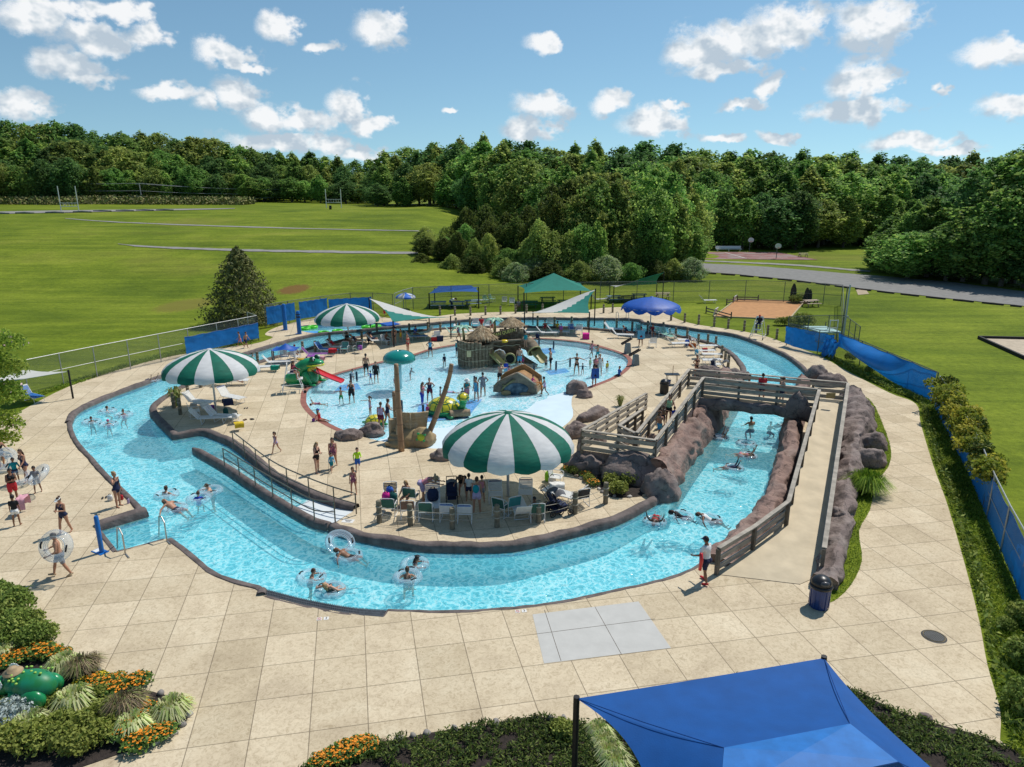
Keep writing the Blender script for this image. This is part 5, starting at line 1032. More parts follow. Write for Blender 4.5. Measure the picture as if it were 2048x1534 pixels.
GW = 'loungers on the picnic lawn'
for a in [('chaise','white','white',958,606,100,'white lounger by the small blue canopy on the lawn'),('chair','lawn','lawn',972,606,40,'pale green lounge chair on the lawn, left of its twin'),('chair','lawn','lawn',984,604,60,'pale green lounge chair on the lawn, right of its twin'),('chair','white','white',1009,609,0,'white chair alone on the lawn left of the green canopy'),('chair','white','brown',1024,611,0,'white chair with a red and white towel on the lawn'),('chaise','white','white',1196,604,110,'white lounger on the lawn behind the right sail'),('chaise','white','white',1412,606,95,'white lounger alone on the lawn near the sand pit'),('chaise','blue','white',62,800,60,'blue and white lounger in the shade behind the flowering tree'),('chaise','white','white',835,640,80,'white lounger on the strip between lawn and river')]: furn(*a, GW)
CL_ = lambda n, c: mat('cloth ' + n, c, .85, .12, 9, .15)
def bag(px, py, z, s, c, label, name='bag', cat='bag'):
 g = G(px, py, z); t = thing(name, label, cat, g, random.uniform(-.5, .5)); mb = MB(); mb.lathe([(s * .42, 0), (s * .5, s * .2), (s * .5, s * .75), (s * .36, s * 1.02), (0.01, s * 1.08)], 12, sy=.65); mb.build('body', c, t, smooth=True)
 mb = MB(); mb.ball((0, -s * .3, s * .38), (s * .3, s * .12, s * .28), 10, 6); mb.build('pocket', c, t, smooth=True); mb = MB(); mb.tube([(-s * .2, .0, s * 1.0), (-s * .12, 0, s * 1.22), (s * .12, 0, s * 1.22), (s * .2, 0, s * 1.0)], s * .05, 5); mb.build('handle', VINYL['black'], t)
def towel(px, py, z, c, label, w=.6, l=.8, rz=0., drop=.3):
 g = G(px, py, z); mb = MB()
 def f(u, v):
  x = (u - .5) * w; y = (v - .5) * l; e = max(0, abs(v - .5) * 2 - .55) / .45; return (x + .05 * mnoise.noise(Vector((u * 3, v * 3, px))), y * (1 - .2 * e), .05 * mnoise.noise(Vector((u * 4, v * 4, px))) + .04 - drop * e * e)
 mb.grid(f, 10, 14); mb.grid(lambda u, v: tuple(Vector(f(u, v)) - Vector((0, 0, .012))), 10, 14); o = mb.build('towel', c, smooth=True); o.location = g; o.rotation_euler = (0, 0, rz); tag(o, label, 'towel')
PINK = CL_('pink', (.65, .02, .25)); YEL = CL_('yellow', (.6, .42, .02)); TEALC = CL_('dark teal', (.01, .09, .08)); NAV = CL_('navy', (.012, .02, .06)); PURP = CL_('purple', (.22, .05, .3)); ORG = CL_('orange', (.5, .12, .02)); REDC = CL_('red', (.45, .02, .03)); SKY = CL_('sky', (.08, .35, .5)); LIL = CL_('lilac', (.42, .33, .5)); WCL = CL_('white', (.66, .65, .62)); LIME = CL_('lime', (.3, .6, .03)); BLUE = CL_('blue', (.02, .1, .42)); PNKP = CL_('light pink', (.6, .3, .35))
bag(773, 1004, .42, .42, PINK, 'hot pink bag on the black strapped chair'); bag(786, 1004, .42, .42, TEALC, 'dark teal bag beside the hot pink one'); bag(780, 990, .62, .36, BLUE, 'blue bundle hanging on the back of the black chair')
bag(866, 1000, .42, .5, NAV, 'navy backpack lying on the white lounger', 'backpack', 'backpack'); bag(1098, 962, 0, .45, LIME, 'bright green and white beach bag on the ground by the towels'); bag(1104, 968, .0, .38, WCL, 'white printed beach bag by the boulders')
towel(1114, 968, .45, WCL, 'patterned white towel heaped on the chair by the boulders', .7, .6); towel(478, 846, .45, YEL, 'bright yellow towel hanging off the lounger on the left tip', .5, .6, .4, .25); towel(455, 800, .55, NAV, 'navy towel over the lounger behind the left umbrella pole', .6, .9, .5); towel(398, 806, .55, WCL, 'white towel covering the lounger under the left umbrella', .6, 1.2, 1.2); towel(420, 812, .5, PURP, 'purple towel on the end of a lounger under the left umbrella', .4, .4)
bag(452, 828, 0, .35, TEALC, 'green bag on the floor under the left umbrella'); bag(470, 838, .3, .35, WCL, 'white and purple bag next to the yellow towel'); towel(550, 732, .45, CL_('emerald', (.0, .25, .17)), 'emerald towel on a white lounger in the sun', .6, .5); towel(622, 712, .5, PURP, 'purple towel over the lounger behind the frog', .65, 1.0, 1.6); towel(640, 714, .42, PNKP, 'pink and white towel on the low table behind the frog', .7, .5); towel(665, 698, .6, REDC, 'red towel on a lounger by the middle umbrella', .6, .7); bag(720, 700, .3, .4, PURP, 'purple towel bundle hanging from the green chair')
bag(1075, 676, 0, .4, NAV, 'black bag beneath the loungers in the right sail shade'); bag(1282, 676, .1, .5, LIL, 'lilac bag left of the man with the blue towel'); bag(1374, 691, 0, .5, BLUE, 'blue bag standing beside the chair with the orange towel'); towel(1385, 688, .5, ORG, 'orange towel piled on a chair at the right rim', .55, .55); towel(1410, 697, .45, REDC, 'red towel on the lounger near the right rim posts', .4, .4); bag(1393, 708, .4, .35, SKY, 'light blue bag on a lounger near the right rim posts'); towel(1172, 667, .5, PINK, 'magenta towel hanging over a chair at the sail pole', .6, .9, 0, .7)
for i, (x, y, c, lb) in enumerate([(869,682,REDC,'red cooler beside the white and blue chair'),(880,682,NAV,'dark cooler next to the red one')]):
 t = thing('cooler', lb, 'cooler', G(x, y), .2); mb = MB(); mb.box((0, 0, .2), (.55, .36, .4), taper=1.08); mb.build('body', c, t); mb = MB(); mb.box((0, 0, .435), (.6, .4, .07)); mb.build('lid', WCL if i == 0 else c, t); mb = MB(); mb.tube([(-.29, 0, .34), (-.31, 0, .5), (.31, 0, .5), (.29, 0, .34)], .015, 5); mb.build('handle', WCL, t)
def stroller(px, py, rz, label, c=VINYL['black']):
 t = thing('stroller', label, 'stroller', G(px, py), rz)
 mb = MB()
 for s in (-1, 1): mb = MB(); mb.tube([(.24 * s, -.42, .14), (.24 * s, .1, .55), (.22 * s, .5, 1.02)], .018, 6); mb.tube([(.24 * s, .38, .14), (.24 * s, -.1, .6)], .018, 6); mb.build('frame', c, t)
 mb = MB(); mb.tube([(-.22, .5, 1.02), (.22, .5, 1.02)], .02, 6); mb.build('handle', c, t)
 mb = MB(); mb.grid(lambda u, v: ((u - .5) * .44, .25 - .5 * v + .1 * sin(v * 3), .95 - .55 * sin(v * 1.5)), 6, 8); mb.box((0, -.1, .45), (.44, .4, .06)); mb.build('seat', NAV, t); mb = MB(); mb.grid(lambda u, v: ((u - .5) * .5, .22 - .42 * v, .98 + .14 * sin(v * 2.6) - .1 * (2 * u - 1) ** 2), 8, 6); mb.build('hood', CL_('hood grey', (.12, .12, .13)), t, smooth=True)
 for (x, y) in ((-.25, -.42), (.25, -.42), (-.25, .38), (.25, .38)): mb = MB(); mb.tube([(x, y + .12 * cos(a * pi / 5), .14 + .12 * sin(a * pi / 5)) for a in range(10)], .025, 5, closed=True); mb.cyl((x - .02, y, .14), (x + .02, y, .14), .06, n=8); mb.build('wheel', VINYL['black'], t)
 mb = MB(); mb.box((0, .05, .26), (.4, .45, .16)); mb.build('basket', NAV, t); return t
stroller(904, 1004, .1, 'black stroller loaded with bags and a blue bottle'); stroller(1106, 1022, 1.2, 'black stroller with a pale bundle, right of the child in the green chair'); stroller(1118, 1028, 1.9, 'grey hooded stroller behind the rope, right front'); stroller(1450, 748, 1.2, 'dark stroller parked between rim posts and the bridge'); stroller(1428, 746, .6, 'pale pink stroller near the left end of the bridge', WPIPE); stroller(740, 686, .5, 'dark stroller left of the black sail pole')
BLUEM = mat('blue bin', (.008, .04, .17), .35, .1, 4, coat=.3); DKB = mat('black plastic', (.016, .017, .02), .35, .1, 5)
def bin_(px, py, label, m, s=1.):
 t = thing('litter_bin', label, 'bin', G(px, py), 0, None, s); mb = MB(); mb.lathe([(.29, 0), (.3, .03), (.32, .75)], 20)
 for a in range(10): an = a * pi / 5; mb.box((.318 * cos(an), .318 * sin(an), .38), (.02, .05, .7), an)
 mb.build('body', m, t); mb = MB(); mb.lathe([(.355, .73), (.37, .78), (.355, .83)], 20); mb.build('rim', DKB, t, smooth=True)
 mb = MB(); mb.lathe([(.34, .82), (.32, .95), (.24, 1.06), (.12, 1.12), (.01, 1.14)], 20); mb.build('dome', DKB, t, smooth=True); mb = MB(); mb.ball((0, -.25, .96), (.16, .1, .1), 10, 6); mb.build('flap', mat('flap', (.06, .06, .065), .3), t, smooth=True)
bin_(1637, 1212, 'blue litter bin with a black domed lid at the foot of the long right ramp', BLUEM); bin_(1328, 787, 'dark litter bin with a domed lid beside the switchback ramp', DKB, .9)
t = thing('cafe_table', 'dark round cornered table with a thin pole on the deck by the bridge', 'table', G(1343, 768)); mb = MB(); mb.box((0, 0, .72), (1.0, .62, .04)); mb.build('tabletop', DKB, t)
for (x, y) in ((-.4, -.22), (.4, -.22), (-.4, .22), (.4, .22)): mb = MB(); mb.cyl((x, y, 0), (x * .8, y * .8, .72), .02, n=6); mb.build('leg', STEELD, t)
mb = MB(); mb.cyl((.05, 0, .7), (.05, 0, 1.35), .018, n=6); mb.build('pole', mat('orange pole', (.3, .14, .06), .6), t)
t = thing('bucket', 'dark blue bucket under the table by the bridge', 'bucket', G(1336, 771)); mb = MB(); mb.lathe([(.15, 0), (.19, .4), (.17, .4), (.13, .05)], 14); mb.build('pail', BLUEM, t); mb = MB(); mb.tube([(-.19, 0, .38), (-.12, 0, .55), (.12, 0, .55), (.19, 0, .38)], .01, 5); mb.build('handle', STEEL, t)
GRYC = mat('grey cabinet', (.16, .2, .21), .5, .1, 4)
for i, (x, y, lb) in enumerate([(1255,706,'grey water cannon pedestal at the pool edge, the farther one'),(1271,730,'grey water cannon pedestal at the pool edge, the nearer one')]):
 t = thing('water_cannon', lb, 'water toy', G(x, y), .3); mb = MB(); mb.box((0, 0, .42), (.5, .4, .84), taper=.72); mb.build('pedestal', GRYC, t); mb = MB(); R_ = Matrix.Rotation(-.45, 3, 'Y'); mb.box((-.12, 0, .98), (1.0, .26, .05), R_); mb.box((-.12, .13, 1.03), (1.0, .03, .12), R_); mb.box((-.12, -.13, 1.03), (1.0, .03, .12), R_); mb.build('trough', mat('dark wood trough', (.045, .035, .03), .7), t)
BP = mat('blue spray post', (.01, .13, .42), .4, .1, 4)
for (x, y, ty, r, lb) in [(204,1105,1032,.085,'short bright blue post on a plate beside the river entry steps'),(571,660,608,.2,'tall blue spray post left of its neighbour at the lagoon'),(599,668,622,.2,'tall blue spray post with black bands at the lagoon')]:
 g = G(x, y); h = hgt(x, y, ty); t = thing('spray_post', lb, 'post', g, -.5); mb = MB(); mb.lathe([(r, 0), (r, h - r * .6), (r * .7, h)], 14); mb.build('column', BP, t, smooth=True, auto=40); mb = MB(); mb.box((-.12, 0, .012), (.62, .34, .02)); mb.build('base_plate', BP, t)
 if r < .1: mb = MB(); mb.box((-.28, 0, .026), (.24, .26, .008)); mb.build('plate_panel', WPIPE, t)
 if x == 599: mb = MB(); mb.lathe([(r + .012, h * .72), (r + .012, h * .78)], 14); mb.lathe([(r + .012, h * .84), (r + .012, h * .88)], 14); mb.build('band', DKB, t)
GT = mat('green tube', (.09, .55, .03), .3, .06, 4)
for i, (x, y) in enumerate([(610,657),(625,654),(647,665),(675,662),(733,654),(752,652.5)]):
 mb = MB(); mb.tube([(.42 * cos(a * pi / 9), .42 * sin(a * pi / 9), .0) for a in range(18)], .14, 8, closed=True); o = mb.build('swim_ring', GT, smooth=True); o.location = G(x, y, -.06); tag(o, f'lime green swim ring floating in the lagoon, {nth(i)} from the left', 'swim ring', 'green swim rings in the lagoon')
MATB = mat('blue float mat', (.06, .28, .58), .6, .1, 3)
def flat(name, pts, z0, z1, m, label, cat): mb = MB(); mb.poly([G(x, y, z1) for x, y in pts], z0, z1); return tag(mb.build(name, m), label, cat)
flat('float_mat', [(577,653),(596,652),(604,656),(588,658)], -.16, -.08, MATB, 'blue float mat beside the left blue spray post', 'mat'); flat('float_mat', [(603,663),(636,661.5),(642,666),(607,668)], -.16, -.08, MATB, 'blue float mat in front of the banded spray post', 'mat'); flat('float_mat', [(760,646),(785,643),(802,648),(775,651)], -.1, .02, mat('deep blue mat', (.01, .09, .4), .5), 'dark blue float mat under the left sail at the lagoon outlet', 'mat')
PMAT = mat('blue pool matting', (.10, .34, .68), .7, .08, 2)
def pmat(pts, label):
 mb = MB(); P = [G(x, y, -.2) for x, y in pts]; c = sum(P, Vector()) / len(P); n = 8
 mb.grid(lambda u, v: (lambda q: (q.x, q.y, wz(q.x, q.y) + .006))(P[0].lerp(P[1], u).lerp(P[3].lerp(P[2], u), v)), n, n); return tag(mb.build('pool_mat', PMAT), label, 'mat')
pmat([(838,806),(965,798),(935,838),(828,848)], 'blue mat on the pool floor round the large turtle'); pmat([(680,764),(715,760),(722,772),(668,776)], 'blue mat on the pool floor below the frog tongue'); pmat([(1090,738),(1130,733),(1140,742),(1100,748)], 'blue mat on the pool floor at the foot of the curved slide'); pmat([(1082,692),(1106,690),(1112,700),(1086,703)], 'blue mat on the pool floor behind the ship')
t = thing('drain_cover', 'round black iron drain cover in the concrete at the lower right', 'drain', G(1868, 1273)); mb = MB(); mb.lathe([(.0001, .012), (.33, .012), (.36, .0)][::-1], 24); mb.build('frame', mat('iron', (.03, .03, .028), .6, .2, 9), t); mb = MB(); mb.tube([(.3 * cos(a * pi / 16), .3 * sin(a * pi / 16), .016) for a in range(32)], .012, 4, closed=True); mb.build('ring', mat('worn iron', (.22, .17, .09), .5, .2, 9), t)
mb = MB()
for i in range(-4, 5):
 w_ = sqrt(max(0, .27 ** 2 - (i * .06) ** 2)); mb.box((i * .06, 0, .018), (.018, 2 * w_, .008)); mb.box((0, i * .06, .0185), (2 * w_, .018, .008))
mb.build('grid', mat('iron grid', (.08, .08, .075), .5), t)
def textobj(name, body, size, m, parent, loc, rot=(0, 0, 0), ext=.003):
 cu = bpy.data.curves.new(name, 'FONT'); cu.body = body; cu.size = size; cu.extrude = ext; cu.align_x = 'CENTER'; cu.align_y = 'CENTER'; tmp = bpy.data.objects.new('tmp', cu); COL.objects.link(tmp); dg = bpy.context.evaluated_depsgraph_get(); me = bpy.data.meshes.new_from_object(tmp.evaluated_get(dg)); bpy.data.objects.remove(tmp)
 me.materials.clear(); me.materials.append(m); o = bpy.data.objects.new(name, me); COL.objects.link(o); o.parent = parent; o.location = loc; o.rotation_euler = rot; return o
INK = mat('marker ink', (.02, .02, .02), .7); REDI = mat('marker red', (.5, .03, .02), .6); TILEW = mat('marker tile', (.72, .7, .66), .4, .05, 3)
for (x, y, lb) in [(650,1237,'white depth marker tile below the gutter grate'),(1046,1222,'white depth marker tile beside the new grey slabs')]:
 t = thing('depth_marker', lb, 'marker', G(x, y), .15)
 mb = MB(); mb.box((-.18, 0, .004), (.16, .16, .008)); mb.build('symbol_tile', TILEW, t); mb = MB(); mb.tube([(-.18 + .055 * cos(a * pi / 8), .055 * sin(a * pi / 8), .01) for a in range(16)], .008, 4, closed=True); mb.beam((-.22, .04, .01), (-.14, -.04, .01), .012, .004); mb.build('symbol', REDI, t); mb = MB(); mb.box((.04, 0, .004), (.16, .16, .008)); mb.build('number_tile', TILEW, t); textobj('number', '3', .15, INK, t, (.04, 0, .009))
t = thing('ramp_sign', 'white plate with dark lettering set in the deck at the foot of the entry ramp', 'marker', G(696, 1042), -.15); mb = MB(); mb.box((0, 0, .004), (.5, .3, .008)); mb.build('plate', TILEW, t); mb = MB()
for k in range(3): mb.box((-.02 + .02 * k, .08 - .07 * k, .0095), (.32 - .06 * k, .03, .003))
mb.build('lettering', INK, t)
def shoe(px, py, rz, c, label):
 t = G(px, py); mb = MB()
 for s in (-1, 1): mb.ball((s * .07, .02 * s, .03), (.045, .13, .035), 8, 5)
 o = mb.build('sandals', c, smooth=True); o.location = t; o.rotation_euler = (0, 0, rz); tag(o, label, 'sandals')
shoe(209, 996, .4, VINYL['black'], 'pair of dark sandals behind the woman shading her eyes'); bag(221, 1001, 0, .26, WCL, 'crumpled white bag beside the dark sandals'); bag(243, 999, 0, .22, REDC, 'small red bag behind the woman shading her eyes')
t = thing('water_bottle', 'pale water bottle standing near the pool edge beside the woman shading her eyes', 'bottle', G(257, 1007)); mb = MB(); mb.lathe([(.045, 0), (.05, .02), (.05, .2), (.035, .24)], 12); mb.build('flask', LIL, t); mb = MB(); mb.lathe([(.03, .235), (.03, .28), (.01, .285)], 10); mb.build('lid', NAV, t)
for i, (x, y, lb) in enumerate([(492,817,'dark sandals on the deck right of the left umbrella'),(490,840,'brown sandals right of the yellow towel'),(504,839,'lone dark sandals farther right of the yellow towel'),(470,845,'dark sandals by the kerb near the yellow towel')]): shoe(x, y, i, VINYL['brown'] if i % 2 else VINYL['black'], lb)
bag(627, 843, 0, .18, PURP, 'small purple cloth lying on the deck by the red border')
def guardchair(px, py, rz, h, label):
 t = thing('lifeguard_chair', label, 'lifeguard chair', G(px, py), rz)
 for x in (-1, 1):
  for y in (-1, 1): mb = MB(); mb.cyl((.62 * x, .7 * y, .02), (.32 * x, .3 * y, h + (.0 if y > 0 else .55)), .025, n=7); mb.build('leg', WPIPE, t)
 for k, z in enumerate((.35, .75, 1.15)):
  if z < h: f = z / h; mb = MB(); mb.tube([(-.62 + .3 * f, .7 - .4 * f, z), (.62 - .3 * f, .7 - .4 * f, z)], .018, 6); mb.build('rung', WPIPE, t)
 mb = MB(); mb.tube([(-.62, -.7, .3), (.62, -.7, .3)], .02, 6); mb.tube([(-.6, -.68, .3), (-.6, .66, .3)], .02, 6); mb.tube([(.6, -.68, .3), (.6, .66, .3)], .02, 6); mb.build('brace', WPIPE, t)
 mb = MB(); mb.box((0, 0, h), (.62, .58, .05)); mb.build('seat', VINYL['white'], t); mb = MB(); mb.box((0, -.3, h + .4), (.62, .04, .5)); mb.build('backrest', VINYL['white'], t); mb = MB(); mb.box((0, .5, h - .45), (.6, .36, .04)); mb.build('footrest', VINYL['white'], t)
 for x in (-1, 1): mb = MB(); mb.tube([(.33 * x, -.3, h + .25), (.33 * x, .3, h + .25), (.33 * x, .3, h)], .02, 6); mb.build('armrest', WPIPE, t)
 for x in (-1, 1): mb = MB(); mb.cyl((.6 * x - .03, .78, .1), (.6 * x + .03, .78, .1), .1, n=10); mb.build('wheel', DKB, t)
 return t
guardchair(587, 783, radians(-75), 1.35, 'tall white lifeguard chair beside the frog slide'); guardchair(1515, 676, radians(150), 1.35, 'tall white lifeguard chair on the deck beyond the river')
t = thing('beach_canopy', 'small square royal blue canopy sagging over chairs on the left rim', 'canopy', G(574, 724)); mb = MB(); mb.grid(lambda u, v: ((u - .5) * 1.9, (v - .5) * 1.5, 1.12 + .35 * max(0, 1 - 2.4 * hypot(u - .5, v - .5)) - .18 * sin(u * 9) * .3), 12, 10); mb.build('cloth', BLUC, t, smooth=True)
for x in (-.85, .85):
 for y in (-.65, .65): mb = MB(); mb.cyl((x, y, 0), (x, y, 1.15), .02, n=6); mb.build('pole', WPIPE, t)
umbrella('small blue and white patio umbrella by the back gate', G(812, 618), 1.15, 1.85, 1.35, 8, [mat('mid blue canvas', (.02, .14, .55), .6), WHT], .025, .04)
# ================================================================ water toys
FG = mat('frog green', (.006, .19, .06), .3, .35, 1.8, c2=(.02, .30, .10), coat=.4); FGL = mat('frog light green', (.03, .36, .11), .3, .15, 3, coat=.4); FGD = mat('frog dark green', (.004, .07, .03), .35, .2, 4); YELP = mat('toy yellow', (.72, .50, .02), .3, .1, 3, coat=.4); REDP = mat('toy red', (.62, .02, .025), .28, .08, 2, coat=.4); WHP = mat('toy white', (.8, .8, .78), .3); BKP = mat('toy black', (.01, .01, .012), .2)
def frogslide():
 b = G(612, 765); t = thing('frog_slide', 'green fibreglass frog with an open yellow mouth and a red tongue slide', 'slide', b, radians(-14), None, 1.05)
 mb = MB(); P = [(-1.05, .35, .42, .30), (-.85, .55, .62, .5), (-.5, .78, .74, .62), (-.1, 1.0, .72, .66), (.3, 1.22, .62, .52), (.62, 1.42, .5, .33), (.95, 1.5, .42, .2), (1.25, 1.5, .3, .12), (1.42, 1.49, .1, .05)]
 n = 16; vs = []
 for (x, z, w, h) in P:
  for j in range(n): a = 2 * pi * j / n; vs.append((x, w * cos(a), max(.02, z + h * sin(a))))
 mb.add(vs, [(i * n + j, i * n + (j + 1) % n, (i + 1) * n + (j + 1) % n, (i + 1) * n + j) for i in range(len(P) - 1) for j in range(n)] + [tuple(range(n))[::-1], tuple(range((len(P) - 1) * n, len(P) * n))])
 mb.lathe([(.62, 0), (.66, .3), (.6, .75), (.45, 1.1)], 14, (.25, 0, 0)); mb.build('body', FG, t, smooth=True)
 for s in (-1, 1):
  mb = MB(); mb.ball((-.62, .62 * s, .38), (.62, .3, .42), 14, 9); mb.ball((-.35, .8 * s, .09), (.5, .2, .1), 10, 6); mb.build('hind_leg', FGL, t, smooth=True)
  mb = MB(); mb.tube([(.3, .55 * s, .85), (.55, .68 * s, .45), (.75, .66 * s, .1)], [.18, .14, .1], 8); mb.ball((.9, .68 * s, .07), (.3, .18, .07), 10, 6); mb.build('front_leg', FGL, t, smooth=True)
  e = MB(); e.ball((.78, .3 * s, 1.74), (.2, .17, .19), 12, 8); eo = e.build('eye', FGD, t, smooth=True); e = MB(); e.ball((.9, .34 * s, 1.77), (.09, .1, .13), 10, 7); e.build('eyeball', WHP, eo, smooth=True); e = MB(); e.ball((.955, .36 * s, 1.76), (.05, .06, .08), 8, 6); e.build('pupil', BKP, eo, smooth=True)
 mb = MB(); mb.tube([(1.42 * cos(a) * .62 + .5, .56 * sin(a), 1.33 - .0 * a) for a in [(-pi / 2 + pi * k / 14) for k in range(15)]], .055, 6); mb.build('upper_lip', mat('lip yellow', (.6, .6, .03), .3), t, smooth=True)
 mb = MB(); mb.grid(lambda u, v: (.66 - .35 * sin(pi * v) * .6 + .0 * u, .5 * cos(pi * u) * (1 - .1 * v), .72 + .55 * sin(pi * v * .5) * 1.1 - .32 * sin(pi * u) * (1 - v)), 14, 8); mb.ball((.5, 0, 1.0), (.25, .46, .36), 14, 8); mb.build('mouth', YELP, t, smooth=True)
 mb = MB()
 def tg(u, v):
  x = .6 + 2.1 * v; w = .36 + .02 * v; z = .95 - .75 * v ** .9 - .1 * v * (1 - v); e = abs(2 * u - 1); return (x, (u - .5) * 2 * w, z + .13 * e ** 4)
 mb.grid(tg, 12, 16); mb.grid(lambda u, v: (lambda p: (p[0], p[1] * 1.03, p[2] - .035))(tg(u, v)), 12, 16); mb.build('tongue', REDP, t, smooth=True)
 mb = MB()
 for k in range(14): a = random.uniform(.3, 2.6); x = random.uniform(-.8, .2); mb.ball((x, -.72 * cos(a * .5) - .0, .75 + .3 * random.random()), (.05, .03, .05), 6, 4)
 mb.build('dot_pattern', FGL, t); mb = MB(); mb.ball((-.15, 0, 1.62), (.4, .25, .07), 12, 6); mb.build('back_patch', mat('frog orange', (.55, .33, .01), .4), t, smooth=True)
frogslide()
def shellmat():
 m, nt, out = newmat('turtle shell'); L = nt.links.new; b = nd(nt, 'ShaderNodeBsdfPrincipled'); b.inputs['Roughness'].default_value = .3; b.inputs['Coat Weight'].default_value = .4; tc = nd(nt, 'ShaderNodeTexCoord'); mp = nd(nt, 'ShaderNodeMapping'); mp.inputs['Scale'].default_value = (2.1, 2.3, 2.1); L(tc.outputs['Object'], mp.inputs[0]); v = nd(nt, 'ShaderNodeTexVoronoi', feature='DISTANCE_TO_EDGE'); v.inputs['Scale'].default_value = 1.15; v.inputs['Randomness'].default_value = .35; L(mp.outputs[0], v.inputs['Vector']); L(ramp(nt, v.outputs[0], [(.0, (.01, .11, .02)), (.055, (.01, .11, .02)), (.075, (.6, .52, .015)), (.3, (.72, .6, .02))]), b.inputs['Base Color']); L(b.outputs[0], out.inputs[0]); return m
SHELL = shellmat()
def turtle(px, py, rz, s, label, head=True):
 g = G(px, py, -.12); t = thing('turtle_slide', label, 'water toy', g, rz, None, s); mb = MB(); mb.lathe([(1.0, .22), (.98, .34), (.85, .58), (.62, .78), (.32, .9), (.01, .93)], 22, sy=.82); mb.build('shell', SHELL, t, smooth=True)
 mb = MB(); mb.lathe([(.9, 0), (1.02, .12), (1.06, .22), (1.0, .27)], 22, sy=.84); mb.build('rim', FG, t, smooth=True)
 for sx in (-1, 1):
  for sy in (-1, 1): mb = MB(); mb.ball((.72 * sx, .72 * sy, .1), (.36, .2, .12), 10, 6, rot=Matrix.Rotation(.7 * sx * sy, 3, 'Z')); mb.build('flipper', FG, t, smooth=True)
 if head:
  mb = MB(); mb.tube([(.85, 0, .2), (1.15, 0, .5), (1.2, 0, .85)], [.2, .18, .2], 10); mb.ball((1.22, 0, .95), (.27, .24, .24), 12, 8); h_ = mb.build('head', FGL, t, smooth=True); mb = MB(); mb.lathe([(.36, .98), (.35, 1.05), (.27, 1.2), (.12, 1.29), (.01, 1.31)], 16, (1.2, 0, 0)); mb.build('cap', SHELL, h_, smooth=True)
  for y in (-.09, .09): mb = MB(); mb.ball((1.45, y, .98), (.04, .05, .06), 8, 6); mb.build('eye', WHP, h_, smooth=True)
turtle(888, 826, radians(-22), 1.12, 'large yellow shelled turtle raising its capped head beside a log'); turtle(750, 848, radians(30), .62, 'small yellow shelled turtle beside the man in the lilac shirt', False)
TANL = mat('tan bark', (.30, .21, .13), .8, .25, 4, .6, 12); TAN = mat('tan rockwork', (.36, .26, .13), .8, .2, 2, .4, 8, c2=(.27, .2, .12)); PLK = mat('grey brown planks', (.17, .125, .08), .85, .35, 3, .6, 10, c2=(.24, .2, .15), stretch=(1, 1, 5)); PLKD = mat('dark planks', (.10, .068, .04), .85, .4, 3, .6, 10)
t = thing('toy_log', 'pale brown fake log lying in front of the large turtle', 'log', G(920, 834, -.08), radians(14)); mb = MB(); mb.tube([(-.62, 0, .22), (-.2, .02, .24), (.3, 0, .25), (.62, 0, .24)], [.25, .23, .24, .22], 12); mb.build('bark', TANL, t, smooth=True, auto=40); mb = MB()
for r in (.08, .16): mb.tube([(-.626, r * cos(a * pi / 6), .22 + r * sin(a * pi / 6)) for a in range(12)], .012, 4, closed=True)
mb.build('end_rings', PLKD, t)
b = G(801, 777, -.3); t = thing('mushroom_fountain', 'glossy teal mushroom fountain with water running off its rim', 'fountain', b); TEALG = mat('glossy teal', (.0, .21, .17), .18, .06, 2, coat=.6, spec=.6); h = 2.36
mb = MB(); mb.lathe([(.13, 0), (.13, h - .2)], 14); mb.build('stem', mat('pale blue stem', (.40, .66, .70), .5), t, smooth=True); mb = MB(); mb.lathe([(.9, h - .34), (1.1, h - .36), (1.15, h - .25), (1.1, h - .02), (.92, h + .18), (.62, h + .33), (.3, h + .4), (.13, h + .41), (.12, h + .37), (.001, h + .37)], 28); mb.build('cap', TEALG, t, smooth=True)
m, nt, out = newmat('falling water'); L = nt.links.new; tr = nd(nt, 'ShaderNodeBsdfTransparent'); df_ = nd(nt, 'ShaderNodeBsdfDiffuse'); df_.inputs[0].default_value = (.8, .9, .93, 1); mx = nd(nt, 'ShaderNodeMixShader'); tc = nd(nt, 'ShaderNodeTexCoord'); mp = nd(nt, 'ShaderNodeMapping'); mp.inputs['Scale'].default_value = (9, 9, .4); L(tc.outputs['Object'], mp.inputs[0]); nz = nd(nt, 'ShaderNodeTexNoise'); nz.inputs['Scale'].default_value = 2.5; nz.inputs['Detail'].default_value = 4; L(mp.outputs[0], nz.inputs['Vector']); mr = nd(nt, 'ShaderNodeMapRange'); mr.inputs[1].default_value = .45; mr.inputs[2].default_value = .8; mr.inputs[3].default_value = .02; mr.inputs[4].default_value = .5; L(nz.outputs['Fac'], mr.inputs[0]); L(mr.outputs[0], mx.inputs[0]); L(tr.outputs[0], mx.inputs[1]); L(df_.outputs[0], mx.inputs[2]); L(mx.outputs[0], out.inputs[0]); FALL = m
mb = MB(); n = 40; mb.add([(1.09 * cos(2 * pi * j / n), 1.09 * sin(2 * pi * j / n), z) for z in (h - .35, .22) for j in range(n)], [(j, (j + 1) % n, n + (j + 1) % n, n + j) for j in range(n)]); mb.build('water_curtain', FALL, t, smooth=True)
BAM = mat('bamboo tan', (.30, .185, .105), .6, .25, 3, .3, 9, stretch=(1, 1, .5))
